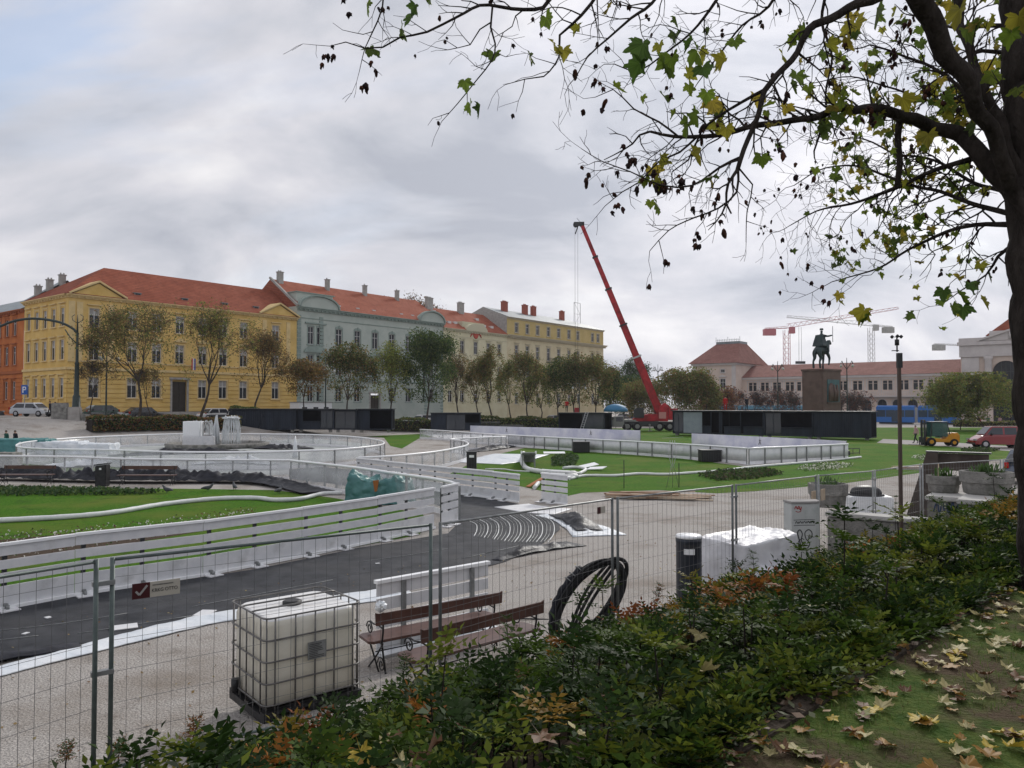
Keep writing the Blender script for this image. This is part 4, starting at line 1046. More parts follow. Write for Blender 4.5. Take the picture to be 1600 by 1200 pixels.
# big coil of black hose leaning on the fence
def torus_loop(c, ax, R1, R2, tilt, n=40, wob=.0, seed=0, a0=0, a1=2 * math.pi):
    rr = random.Random(seed); ph = rr.uniform(0, 6); pts = []
    for i in range(n + 1):
        a = a0 + (a1 - a0) * i / n
        p = Vector((math.cos(a) * R1, math.sin(a * 2 + ph) * wob, math.sin(a) * R2)); pts.append(c + ax @ p)
    return pts
hc = thing('hose_coil', 'large coil of thick black hoses leaning upright against a fence post', 'hose coil', (0, 0, 0))
C0 = dp(921, 930, 12.15) + Vector((0, .0, 0)); C0.z = .66
TR = Matrix.Rotation(R(22), 3, 'Z') @ Matrix.Rotation(R(-44), 3, 'Y') @ Matrix.Rotation(R(-14), 3, 'X')
for k in range(11):
    rr = random.Random(40 + k); b = MB(); off = Vector((rr.uniform(-.05, .05), rr.uniform(-.12, .12), rr.uniform(-.04, .04)))
    r1 = .76 + rr.uniform(-.07, .03); r2 = .36 + rr.uniform(-.08, .05)
    pts = torus_loop(C0 + off, TR, r1, r2, 0, wob=.05, seed=k, n=44)
    b.tube(pts[:-1], .022 + .012 * (k % 3 == 0), 8, closed=True); b.build('hose', mat('hose_black', (.012, .012, .013), .62, var=.4, vscale=9, spec=.25), hc)
for k in range(3):
    rr = random.Random(60 + k); b = MB(); a = C0 + TR @ Vector((-.68, .02, -.12 - .04 * k)); c = C0 + TR @ Vector((.66, -.02, .14 - .06 * k)); m = C0 + TR @ Vector((.05, .05, .10 - .08 * k))
    b.tube(curve_pts([a, m, c], .08), .025, 8); b.build('hose', mat('hose_black', (.012, .012, .013), .62, var=.4, vscale=9, spec=.25), hc)
b = MB(); pts = torus_loop(C0, TR, .77, .42, 0, n=30, a0=R(70), a1=R(215)); b.tube(pts, [.058 + .012 * math.sin(i * 1.9) for i in range(len(pts))], 9); b.build('wrapping', M_tarpb, hc)
b = MB()
for a in (74, 84, 92): p = C0 + TR @ Vector((math.cos(R(a)) * .77, 0, math.sin(R(a)) * .42)); b.tube([p + TR @ Vector((0, math.cos(t) * .09, math.sin(t) * .09)) for t in [i * math.pi / 5 for i in range(10)]], .007, 5, closed=True)
b.build('tie_wire', M_galv, hc)
b = MB(); b.tube(curve_pts([gp(800, 966, .02), gp(860, 968, .02), gp(930, 971, .03), gp(1010, 966, .02)], .3), .013, 6)
tag(b.build('cable', M_black), 'thin black cable lying on the gravel beside the hose coil', 'cable')

# round black litter bin with a pale lid
def make_bin(label, loc, r=.215, h=1.08, lid=True):
    o = thing('litter_bin', label, 'bin', loc)
    b = MB(); b.lathe([(r * .93, 0), (r * .95, .03), (r, .1), (r, h - .12), (r * 1.03, h - .1), (r * 1.03, h - .03)], 24); b.build('body', mat('bin_black', (.02, .025, .035), .35, var=.3, vscale=5), o)
    b = MB(); b.lathe([(r * 1.04, h - .029), (r * 1.04, h), (r * .98, h + .02), (r * .3, h + .03)], 24); lo = b.build('lid', M_rail if lid else M_black, o)
    b = MB(); a = R(-100)
    pl = [Vector((math.cos(a + t) * (r + .006), math.sin(a + t) * (r + .006), 0)) for t in [R(-24 + 12 * i) for i in range(5)]]
    for i in range(4): b.add([pl[i] + Vector((0, 0, h - .30)), pl[i + 1] + Vector((0, 0, h - .30)), pl[i + 1] + Vector((0, 0, h - .20)), pl[i] + Vector((0, 0, h - .20))], [(0, 1, 2, 3)])
    b.build('sticker', M_rail, o)
    b = MB()
    pl = [Vector((math.cos(a + t) * (r + .004), math.sin(a + t) * (r + .004), 0)) for t in [R(-30 + 12 * i) for i in range(6)]]
    for i in range(5): b.add([pl[i] + Vector((0, 0, h - .17)), pl[i + 1] + Vector((0, 0, h - .17)), pl[i + 1] + Vector((0, 0, h - .125)), pl[i] + Vector((0, 0, h - .125))], [(0, 1, 2, 3)])
    b.build('slot', M_dark, o); return o
B0 = dp(1076, 838, 13.9); make_bin('round black litter bin with pale lid beside the wrapped pallet', (B0.x, B0.y, .22), r=.225, h=1.12)

# pallet of goods under crumpled white plastic
def draped(name, label, cat, loc, rz, sx, sy, h, m, seed=0, amp=.07, flare=.12, mats2=None, top=None, lean=0.0):
    bm = bmesh.new(); bmesh.ops.create_cube(bm, size=1); bmesh.ops.subdivide_edges(bm, edges=bm.edges, cuts=26, use_grid_fill=True)
    for v in bm.verts:
        p = v.co.copy(); t = p.z + .5
        q = Vector((p.x * sx, p.y * sy, t * h))
        edge = max(abs(p.x), abs(p.y)) * 2
        if top: q.z += top(p.x, p.y) * t
        if edge < .999 and t > .99: q.z -= .10 * max(0, edge - .75) * 2
        s = Vector((p.x, p.y, 0)); fl = (1 - t) * flare
        n1_ = mnoise.noise(Vector((q.x * 3 + seed, q.y * 3, q.z * 2.2))); n2_ = mnoise.noise(Vector((q.x * 9 + seed, q.y * 9, q.z * 3)))
        n3_ = 1 - min(1, abs(mnoise.noise(Vector((q.x * 4.5, q.y * 4.5 + seed, q.z * 1.6)))) * 5)
        d = Vector((p.x, p.y, .2 if t > .99 else 0)).normalized() if t < .995 else Vector((0, 0, 1))
        q += d * (amp * (n1_ * .8 + n2_ * .35 + n3_ * .45)) + s * fl; q.x += lean * q.z
        if t < .02: q.z = max(q.z, 0.0)
        v.co = q
    for f in bm.faces: f.smooth = True
    me = bpy.data.meshes.new(name); bm.to_mesh(me); bm.free(); me.materials.append(m)
    o = link(name, me); o.location = loc; o.rotation_euler = (0, 0, rz)
    if label: tag(o, label, cat)
    return o
M_wrap = mat('plastic_wrap', (.62, .62, .65), .5, col2=(.74, .74, .76), vscale=2, bump=.5, bscale=5, spec=.4)
P = dp(1165, 880, 14.7)
draped('wrapped_pallet', 'bulky pallet load wrapped in crumpled white plastic film beside the litter bin', 'pallet load', (P.x + .08, P.y + .1, .12), R(30), 1.35, 1.15, 1.02, M_wrap, 3, .045, .10, top=lambda x, y: .06 + .12 * x)
b = MB(); b.box(-.6, .6, -.5, .5, 0, .12); q = b.build('pallet', M_wood); q.location = (P.x + .08, P.y + .1, .03); q.rotation_euler = (0, 0, R(30)); tag(q, 'flat timber pallet under the white wrapped load', 'pallet')
P = dp(1210, 905, 13.9)
draped('plastic_film', 'loose heap of crumpled white film between the wrapped load and the cabinet', 'plastic film', (P.x - .1, P.y + .3, .3), R(10), .75, .45, .42, M_wrap, 9, .11, .5)
# electrical cabinet with graffiti
M_cab = mat('cabinet_grey', (.44, .46, .45), .6, col2=(.54, .56, .55), vscale=1.5)
second_noise(M_cab, (.26, .32, .29), 2.2, .58, .8)
P = dp(1267, 870, 15.6)
cbn = thing('electrical_cabinet', 'pale grey electrical cabinet covered in black and red graffiti', 'cabinet', (P.x - .34, P.y + .1, .35), R(8))
b = MB(); pl = [(0, 0), (.52, 0), (.66, .10), (.70, .30), (.66, .34), (0, .34)]; b.prism(pl, 0, 1.33); b.build('body', M_cab, cbn, bevel=.01)
b = MB(); b.prism([(x * 1.05 - .02, y * 1.08 - .02) for x, y in pl], 1.331, 1.375); b.build('top', M_curtain, cbn, bevel=.01)
M_graf = mat('graffiti_black', (.02, .02, .025), .5); M_grafr = mat('graffiti_red', (.35, .03, .03), .5)
g = MB()
def stroke(mb, pts, w, y=-.004, s=1.0, ox=0, oz=0):
    P_ = curve_pts([Vector((p[0] * s + ox, y, p[1] * s + oz)) for p in pts], .012)
    for i in range(len(P_) - 1):
        d = (P_[i + 1] - P_[i]); n = Vector((-d.z, 0, d.x)).normalized() * w / 2
        mb.add([P_[i] - n, P_[i + 1] - n, P_[i + 1] + n, P_[i] + n], [(0, 1, 2, 3)])
stroke(g, [(.03, .44), (.07, .54), (.14, .52), (.20, .40), (.16, .58), (.12, .74), (.17, .80), (.22, .72), (.20, .58), (.27, .50)], .022)
stroke(g, [(.33, .42), (.38, .52), (.30, .62), (.28, .74), (.36, .80), (.43, .74), (.42, .64), (.36, .64), (.38, .70)], .02)
stroke(g, [(.08, .50), (.20, .62), (.26, .60)], .014)
for z_ in (.89, 1.0): stroke(g, [(.04, z_), (.26, z_ + .004), (.50, z_ - .002)], .010)
for k in range(5): stroke(g, [(.07 + k * .085, .93), (.10 + k * .085, .975), (.13 + k * .085, .93), (.15 + k * .085, .97)], .013)
g.build('graffiti', M_graf, cbn)
g = MB(); stroke(g, [(.06, 1.22), (.09, 1.28), (.12, 1.22), (.15, 1.28), (.19, 1.21), (.21, 1.27)], .018); stroke(g, [(.08, 1.18), (.14, 1.16), (.20, 1.19), (.12, 1.25)], .014); g.build('graffiti', M_grafr, cbn)
# stone wall, blocks and planters
wA = lambda u, w: None
def uw(u, w):   # point with street coordinate u and bed coordinate w
    # solve U.p=u, KN.(p-KP)=w
    a, b_, c, d = U.x, U.y, KN.x, KN.y; e = w + KN.x * KP.x + KN.y * KP.y; det = a * d - b_ * c
    return Vector(((u * d - b_ * e) / det, (a * e - c * u) / det, 0))
def wall_run(label, px0, px1, u0_, u1_, z0, z1, name='stone_wall'):
    a = Vector((*uv(u0_, v_on_u(px0, u0_)).xy, 0)); c = Vector((*uv(u0_, v_on_u(px1, u0_)).xy, 0)); d = (c - a)
    o = thing(name, label, 'wall', a, math.atan2(d.y, d.x)); b = MB(); b.box(0, d.length, 0, u1_ - u0_, z0, z1 - .10); b.build('masonry', M_stone, o, bevel=.03)
    b = MB(); b.box(-.04, d.length + .04, -.05, u1_ - u0_ + .05, z1 - .098, z1); b.build('coping', mat('coping_stone', (.40, .39, .37), .85, col2=(.50, .49, .47), vscale=3, bump=.3, bscale=20), o, bevel=.02)
    return o, a, d
wo, wa, wd = wall_run('low grey stone wall behind the shrubs, right of the electrical cabinet', 1290, 1480, 18.55, 18.95, 0, 1.22)
w2, a2, d2 = wall_run('squarish stone wall block marked with dark blue graffiti', 1446, 1502, 19.0, 20.1, 0, 1.70)
w3, a3, d3 = wall_run('long stone wall block at the right edge under the big planter', 1495, 1700, 18.3, 19.9, 0, 1.74)
g = MB()
for s_ in ([(.12, .5), (.2, .72), (.24, .48), (.3, .72), (.34, .5)], [(.38, .7), (.42, .5), (.5, .74), (.52, .5)], [(.55, .5), (.62, .74), (.68, .5)], [(.4, .56), (.6, .6), (.74, .46)]): stroke(g, s_, .028, y=-.006, oz=.85)
g.build('graffiti', mat('graffiti_blue', (.03, .05, .10), .5), w2)
def planter(label, c, r, h, sx=1.15, n=8, seed=1, rz=0, plant=None):
    o = thing('stone_planter', label, 'planter', c, rz)
    b = MB(); P_ = [(.80, 0), (.84, .02), (.90, h * .48), (.985, h * .52), (1.0, h * .97), (.985, h), (.88, h), (.85, h * .86)]
    # angular bowl
    b.lathe([(r * a, z) for a, z in P_], n, sx=sx); ob_ = b.build('bowl', M_stone, o)
    for f in ob_.data.polygons: f.use_smooth = False
    b = MB(); b.lathe([(r * .84, h * .7), (r * .85, h * .87)], n, sx=sx); b.build('earth', M_soil, o)
    if plant is not None:
        vv = []; ff = []; cc = []; rr = random.Random(seed)
        for i in range(plant):
            a = rr.uniform(0, 6.28); q = rr.uniform(0, .6) * r; L = rr.uniform(.08, .28); t = rr.uniform(0, 6.28)
            x, y = q * math.cos(a) * sx, q * math.sin(a); dx, dy = math.cos(t) * .05, math.sin(t) * .05; k = len(vv)
            vv += [(x - dy * .3, y + dx * .3, h * .86), (x + dy * .3, y - dx * .3, h * .86), (x + dx * 1.4 + dy * .5, y + dy * 1.4 - dx * .5, h * .86 + L * .8), (x + dx * 2, y + dy * 2, h * .86 + L)]
            ff.append((k, k + 1, k + 2, k + 3)); g_ = rr.uniform(.6, 1.2); cc.append((.06 * g_, .12 * g_, .03 * g_))
        link('greenery', np_mesh('greenery', vv, ff, leafmat('leaf_generic'), cc), o)
    return o
P = dp(1294, 798, 18.8); planter('angular stone planter on the low wall, right of the cabinet', (P.x, P.y, 1.221), .43, .56, plant=60, rz=R(10))
P = dp(1474, 761, 17.6); planter('small stone planter on the wall block with graffiti', (P.x, uv(19.5, 0).y * 0 + P.y, 1.701), .31, .38, plant=40, seed=4, rz=R(-30))
P = dp(1538, 769, 16.9); planter('largest stone planter, at the right edge beside the tree trunk', (P.x + .05, P.y, 1.741), .46, .50, plant=90, seed=6, rz=R(-35))
b = MB(); P = dp(1466, 745, 17.6); b.tube([(P.x, P.y, 1.9), (P.x + .01, P.y, 2.35)], .012, 6); tag(b.build('cane', M_wood), 'thin cane stuck upright in the small stone planter', 'cane')
# tall tapering dark board structure behind the small planter
P = gp(1416, 806, 0); o = thing('board_hoarding', 'dark slanting board structure behind the small stone planter', 'hoarding', (P.x, P.y, 0), R(-36))
b = MB(); b.prism([(0, 0), (.9, 0), (.95, 2.12), (.62, 2.12)], 0, .12, 'y'); b.build('slanted_board', mat('weathered_board', (.055, .045, .04), .85, col2=(.09, .075, .065), vscale=3), o)
b = MB(); b.box(.62, 2.35, .25, .33, 1.55, 2.10); b.box(2.1, 2.35, .15, .249, 0, 2.1); b.build('panel', MATS['weathered_board'], o)
b = MB(); b.box(.58, 2.42, .1, .4, 2.121, 2.17); b.build('top_board', M_dark, o)
# crate with a dark round top
P = gp(1362, 812, 0)
o = thing('pallet_crate', 'white wrapped crate with a round black tub showing on top', 'crate', (P.x - .55, P.y + .3, 0), R(-8))
b = MB(); b.box(0, 1.35, 0, .9, .12, .70); co = b.build('crate', mat('white_wrap', (.62, .64, .66), .45, col2=(.75, .76, .77), vscale=2.5, bump=.4, bscale=9), o, bevel=.03)
b = MB(); b.box(.03, 1.32, .05, .85, 0, .118); b.build('pallet', M_dark, o)
b = MB(); b.tube([(.62 + .53 * math.cos(t) , .45 + .38 * math.sin(t), .72) for t in [i * math.pi / 12 for i in range(24)]], .05, 6, closed=True)
b.lathe([(.5, .70), (.5, .80), (.44, .92), (.3, 1.0), (.1, 1.03)], 20, (.62, .45, 0), 1.0, .75); b.build('tub', M_black, o)
# weather mast
P = dp(1408, 815, 13.0)
o = thing('weather_mast', 'thin brown mast with small wind gauge rising behind the shrubs', 'mast', (P.x, P.y, .42))
b = MB(); b.bar((0, 0, 0), (0, 0, 4.12), .048, .048); b.build('pole', mat('mast_brown', (.085, .06, .05), .7), o)
b = MB(); b.box(-.03, .045, -.035, .035, 3.9, 4.15); b.build('control_box', M_dark, o)
b = MB(); b.cyl((-.03, 0, 4.17), (-.03, 0, 4.42), .013, 8); b.cyl((-.03, 0, 4.28), (-.03, 0, 4.38), .035, 10); b.bar((-.12, 0, 4.19), (.0, 0, 4.19), .015)
for t in (10, 130, 250):
    e = Vector((-.03 + .08 * math.cos(R(t)), .08 * math.sin(R(t)), 4.43)); b.bar((-.03, 0, 4.42), e, .01); b.lathe([(.01, -.03), (.035, 0), (.01, .03)], 8, e)
b.build('wind_gauge', M_black, o)
# ------------------------------------------------------------------ container kiosks
def kiosk(label, loc, rz, L, H=2.6, D=2.4, bays=None, group='dark container kiosks', name='container_kiosk'):
    """steel frame box open or glazed at the front; bays: list of (width share, kind)"""
    o = thing(name, label, 'kiosk', loc, rz, group); t = .12
    f = MB()
    for x in (0, L - t):
        for y in (0, D - t): f.box(x, x + t, y, y + t, t + .051, H - t - .001)
    f.box(0, L, 0, t, .05, t + .05); f.box(0, L, D - t, D, .05, t + .05); f.box(0, L, 0, t, H - t, H); f.box(0, L, D - t, D, H - t, H)
    f.box(0, t, t, D - t, .05, t + .05); f.box(L - t, L, t, D - t, .05, t + .05); f.box(0, t, t, D - t, H - t, H); f.box(L - t, L, t, D - t, H - t, H)
    f.build('frame', M_navy, o)
    r = MB(); r.box(-.12, L + .12, -.3, D + .12, H + .001, H + .07); r.build('roof', M_dark, o)
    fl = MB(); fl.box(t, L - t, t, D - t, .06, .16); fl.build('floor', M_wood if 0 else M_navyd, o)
    w = MB(); w.box(t, L - t, D - .06, D - .02, .172, H - t - .001)
    for x in (.02, L - .06): w.box(x, x + .04, t, D - t, .172, H - t - .001)
    n = int(L / .22)
    for k in range(n): w.box(t + .05 + k * (L - 2 * t - .1) / n, t + .05 + k * (L - 2 * t - .1) / n + .10, D - .02, D + .02, .25, H - t)
    n2 = int(D / .22)
    for k in range(n2): w.box(-.005, .019, t + .02 + k * .22, t + .12 + k * .22, .2, H - t - .02); w.box(L - .0195, L + .005, t + .02 + k * .22, t + .12 + k * .22, .2, H - t - .02)
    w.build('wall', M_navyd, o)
    x = t
    for share, kind in (bays or [(1, 'open')]):
        wd = (L - 2 * t) * share
        if kind == 'solid':
            p = MB(); p.box(x + .02, x + wd - .02, .04, .08, .172, H - t - .02)
            k = x + .1
            while k < x + wd - .15: p.box(k, k + .09, .015, .0399, .2, H - t - .05); k += .2
            p.build('front_panel', M_navy, o)
        elif kind == 'glass':
            p = MB(); p.box(x + .05, x + wd - .05, .05, .07, .2, H - t - .05); p.build('glazing', M_glassd, o)
            p = MB(); p.bar((x + wd / 2, .04, .2), (x + wd / 2, .04, H - t), .05); p.build('mullion', M_navy, o)
        elif kind == 'white':
            p = MB(); p.box(x + .02, x + wd - .02, .03, .06, .172, H - t - .02); p.build('pale_panel', mat('pale_panel', (.20, .235, .27), .5, col2=(.26, .30, .33), vscale=1.5), o)
        elif kind == 'counter':
            p = MB(); p.box(x, x + wd, -.1, .4, .95, 1.02); p.box(x, x + wd, .05, .1, .172, .949); p.build('counter', M_navy, o)
        elif kind == 'post':
            p = MB(); p.box(x, x + .09, .0, .1, .172, H - t); p.build('mullion', M_navy, o)
        x += wd
    for x in (.3, L - .6):
        b = MB(); b.box(x, x + .35, .1, .4, -.25, .049); b.build('block', M_stone, o)
    return o
def kpos(px, pyb, Z): p = dp(px, pyb, Z); return p
# left row
kiosk('left end closed dark kiosk beyond the oval ring', (*kpos(359, 672, 86).xy, .82), R(2), 7.3, 2.35, bays=[(.45, 'solid'), (.55, 'solid')])
kiosk('dark kiosk with glazed front, second from left', (*kpos(463, 672, 87).xy, .80), R(2), 4.2, 2.35, bays=[(.15, 'solid'), (.5, 'counter'), (.35, 'glass')])
kiosk('dark kiosk with glass doors standing third from left', (*kpos(521, 672, 87.5).xy, .78), R(2), 2.6, 2.3, bays=[(1, 'glass')])
kiosk('dark open fronted kiosk beside the hedge, fourth from left', (*kpos(558, 672, 88).xy, .75), R(2), 4.0, 2.4, bays=[(.35, 'solid'), (.65, 'open')])
kiosk('dark flat roofed kiosk between the hedge and stacked frames', (*kpos(673, 669, 97).xy, .35), R(3), 6.3, 2.25, bays=[(.3, 'solid'), (.4, 'glass'), (.3, 'counter')])
kiosk('dark kiosk with a ladder leaning on it, left of the mobile crane', (*kpos(873, 667, 104).xy, .1), R(-3), 6.2, 2.45, bays=[(.5, 'open'), (.5, 'glass')])
P_ = gp(925, 669, .1)
kiosk('open dark kiosk frame just left of the crane truck', (*kpos(922, 667, 106).xy, .1), R(-3), 3.0, 2.4, bays=[(.5, 'post'), (.5, 'open')])
# long row running towards the right
a = dp(1051, 680, 92.5); c = dp(1362, 688, 79); d = c - a; d.z = 0; Lr = d.length; rz = math.atan2(d.y, d.x); dn = d.normalized()
bl = [[(.22, 'glass'), (.42, 'white'), (.18, 'counter'), (.18, 'post')], [(.06, 'post'), (.40, 'counter'), (.08, 'post'), (.46, 'counter')], [(.35, 'glass'), (.65, 'counter')], [(.5, 'solid'), (.5, 'solid')]]
ll = ['first container of the long black row, with pale sliding panels', 'second container of the long black row, open front with dark counter', 'third container of the long black row, with a dark glass window', 'right end container of the long black row with closed front']
sh = [0, .27, .50, .74, 1]
for k in range(4):
    q = a + d * sh[k]; kiosk(ll[k], (q.x, q.y, .18), rz, Lr * (sh[k + 1] - sh[k]) - .06, 2.75, 2.5, bl[k], group='long row of black containers')
# stacked frames and low dark boxes
def box_thing(name, label, cat, loc, sx, sy, sz, m, rz=0, bev=.02, slats=True):
    o = thing(name, label, cat, loc, rz); b = MB(); b.box(0, sx, 0, sy, .04, sz); b.build('body', m, o, bevel=bev)
    b = MB(); b.box(-.03, sx + .03, -.03, sy + .03, sz + .001, sz + .05); b.build('lid', M_dark, o)
    if slats:
        b = MB(); k = .08
        while k < sx - .1: b.box(k, k + .06, -.02, -.001, .08, sz - .06); k += .16
        b.build('ribs', M_dark, o)
    return o
P = gp(895, 707, 0); box_thing('equipment_box', 'small black box against the front rink barrier left of centre', 'box', (P.x, P.y - .6, 0), 1.25, .8, .80, M_black, R(0))
P = gp(1097, 722.5, 0); box_thing('equipment_box', 'black box on the grass near the corner of the right rink', 'box', (P.x, P.y, 0), 1.25, .9, .74, M_black, R(3))
P = gp(729, 735, 0); box_thing('equipment_box', 'black litter box with white sticker at the tip of the curved barrier', 'box', (P.x, P.y, 0), .55, .5, 1.0, M_black, 0)
b = MB(); b.box(.15, .42, -.035, -.025, .72, .86); q = b.build('sticker', M_rail, bpy.data.objects['equipment_box.002'])
for i, (px, py, n) in enumerate(((762, 667, 6), (800, 668, 4))):
    P = dp(px, py, 100); o = thing('frame_stack', ('taller' if i == 0 else 'lower') + ' stack of flat dark metal frames lying behind the white banners', 'frames', (P.x - 1.8, P.y, .3), R(4))
    for k in range(n): b = MB(); b.box(0 + k * .1, 3.2 + k * .05, 0, 1.6, k * .2, k * .2 + .1); b.build('frame', M_dark, o)
# ladder on the kiosk
P = dp(905, 671, 102.5); o = thing('ladder', 'aluminium ladder leaning against the dark kiosk by the crane', 'ladder', (P.x, P.y, .0), R(-12)); b = MB()
for x in (0, .38): b.bar((x, 0, 0), (x + .75, 1.0, 2.7), .05)
b.build('rails', M_rim, o); b = MB()
for k in range(9): t = (k + .7) / 9.5; b.bar((.75 * t, 1.0 * t, 2.7 * t), (.38 + .75 * t, 1.0 * t, 2.7 * t), .035)
b.build('rungs', M_rim, o)

# ------------------------------------------------------------------ mobile crane
cx = dp(957, 672, 108); cr = thing('mobile_crane', 'red mobile crane with telescopic boom raised over the park', 'crane truck', (cx.x, cx.y, .05), R(-4))
M_crg = mat('crane_grey', (.22, .22, .21), .5); M_crd = mat('crane_dark', (.03, .03, .032), .5)
b = MB(); b.box(.9, 9.2, -1.1, 1.1, .85, 1.25); b.box(3.6, 6.2, -1.25, 1.25, .6, 1.3); b.build('chassis', M_crd, cr, bevel=.03)
b = MB(); b.prism([(-.1, .55), (-.1, 1.3), (.25, 2.0), (1.5, 2.05), (1.6, .55)], -1.2, 1.2, 'y'); cab_ = b.build('cab', M_crg, cr, bevel=.05)
b = MB(); b.box(.45, 1.35, -1.225, -1.2, 1.3, 1.9); b.box(-.02, .12, -1.0, 1.0, 1.35, 1.9); b.build('cab_window', M_glassd, cab_)
b = MB(); b.box(1.6, 3.2, -1.1, 1.1, 1.3, 1.55); b.build('deck', M_crg, cr)
b = MB(); b.prism([(2.6, 1.32), (2.9, 1.75), (4.9, 2.35), (6.4, 2.3), (6.4, 1.32)], -1.0, .6, 'y'); b.build('red_housing', M_redp, cr, bevel=.05)
b = MB(); b.box(6.3, 7.6, -1.1, 1.1, 1.32, 2.9); b.prism([(6.2, 1.6), (6.4, 3.3), (7.2, 3.9), (7.9, 3.3), (8.0, 1.6)], -.75, .75, 'y'); b.build('turntable', M_redp, cr, bevel=.05)
b = MB(); b.box(7.62, 8.9, -1.2, 1.2, 1.5, 3.1); b.build('counterweight', M_redp, cr, bevel=.06)
b = MB()
for z_ in (1.9, 2.3, 2.7): b.box(8.901, 8.92, -1.1, 1.1, z_, z_ + .03)
b.box(6.32, 7.3, -1.12, -1.101, 1.7, 2.6); b.build('marking', mat('crane_mark', (.48, .22, .2), .6), cr)
b = MB(); b.prism([(2.9, 1.8), (2.9, 2.9), (3.3, 3.2), (4.2, 3.2), (4.3, 1.8)], -1.3, -.5, 'y'); cb_ = b.build('operator_cab', M_crd, cr, bevel=.04)
for x in (2.0, 3.35, 6.4, 7.8):
    for s in (-1, 1):
        m = MB(); m.tube([(0, -.17, 0), (0, -.14, 0), (0, .14, 0), (0, .17, 0)], [.52, .60, .60, .52], 20); w_ = m.build('wheel', M_rubber, cr, loc=(x, s * 1.08, .6))
        m = MB(); m.tube([(0, s * .171, 0), (0, s * .19, 0)], [.33, .26], 14); m.build('rim', M_crg, w_)
for x in (1.75, 5.0, 8.6):
    b = MB(); b.box(x - .12, x + .12, -1.9, 1.9, .75, .95); b.cyl((x, -1.8, .9), (x, -1.8, .08), .07, 8); b.box(x - .3, x + .3, -2.1, -1.5, 0, .08); b.build('outrigger', M_crg, cr)
# boom: world positions of foot and head turned into the crane's frame
MI = (Matrix.Translation(cr.location) @ Matrix.Rotation(cr.rotation_euler.z, 4, 'Z')).inverted()
foot = MI @ dp(1030, 645, 108); head = MI @ dp(909, 351, 106.5)
foot.y = -.1; hd_ = Vector(head); ax_ = hd_ - foot; n_ = 5
cuts = [0, .30, .47, .66, .83, 1.0]; wds = [.95, .80, .68, .56, .46]
mains = []
for k in range(5):
    b = MB(); p0 = foot + ax_ * cuts[k]; p1 = foot + ax_ * cuts[k + 1]
    b.bar(p0, p1 + ax_ * .004, wds[k], wds[k] * 1.1, up=(1, 0, 0)); bo = b.build('boom_section', M_redp, cr, bevel=.05); mains.append(bo)
    b = MB(); b.bar(p1 - ax_ * .006, p1 + ax_ * .002, wds[k] * 1.28, wds[k] * 1.4, up=(1, 0, 0)); b.build('collar', M_crd if k else M_rim, bo)
b = MB(); b.bar(foot + ax_ * .03, foot + ax_ * .02 + Vector((.9, 0, -.6)), .3); b.cyl(Vector((6.0, 0, 2.3)), foot + ax_ * .19, .17, 10); b.cyl(Vector((7.8, 0, 3.0)), foot + ax_ * .12, .08, 8); b.build('lift_cylinder', M_crg, cr)
b = MB(); hdn = hd_; b.box(hdn.x - 1.1, hdn.x + .35, hdn.y - .25, hdn.y + .25, hdn.z - .15, hdn.z + .35); b.cyl((hdn.x - .85, hdn.y - .3, hdn.z), (hdn.x - .85, hdn.y + .3, hdn.z), .35, 14); b.bar((hdn.x - .5, hdn.y, hdn.z - .1), (hdn.x - .9, hdn.y, hdn.z - 1.3), .15); b.build('boom_head', M_crd, cr)
b = MB(); b.cyl((hdn.x - .95, hdn.y, hdn.z), (hdn.x - .95, hdn.y, 3.2), .018, 5); b.cyl((hdn.x - .55, hdn.y, hdn.z), (hdn.x - .6, hdn.y, 3.2), .018, 5); b.build('hoist_rope', M_crd, cr)
b = MB(); b.box(hdn.x - 1.05, hdn.x - .45, hdn.y - .2, hdn.y + .2, 2.4, 3.2); b.tube([(hdn.x - .75, hdn.y, 2.4), (hdn.x - .65, hdn.y, 2.1), (hdn.x - .8, hdn.y, 2.0)], .07, 6); b.build('hook_block', M_redp, cr)

# ------------------------------------------------------------------ skinned figures
def skinned(name, verts, edges, radii, root, mats, paint, parent=None, sub=2, loc=None, rz=0):
    me = bpy.data.meshes.new(name + '_rig'); me.from_pydata([tuple(v) for v in verts], edges, []); o = bpy.data.objects.new(name + '_rig', me); COL.objects.link(o)
    sk = o.modifiers.new('s', 'SKIN'); sk.use_smooth_shade = True
    for i, sv in enumerate(me.skin_vertices[0].data):
        r = radii[i]; sv.radius = r if hasattr(r, '__len__') else (r, r); sv.use_root = (i == root)
    ss = o.modifiers.new('u', 'SUBSURF'); ss.levels = sub; ss.render_levels = sub
    dg = bpy.context.evaluated_depsgraph_get(); m2 = bpy.data.meshes.new_from_object(o.evaluated_get(dg)); m2.name = name
    bpy.data.objects.remove(o); m2.materials.clear()
    for m in mats: m2.materials.append(m)
    for p in m2.polygons: p.material_index = paint(p.center); p.use_smooth = True
    ob_ = link(name, m2, parent, loc); ob_.rotation_euler = (0, 0, rz); return ob_
M_skin = mat('skin', (.42, .25, .18), .6); M_hair = mat('hair', (.03, .022, .018), .8)
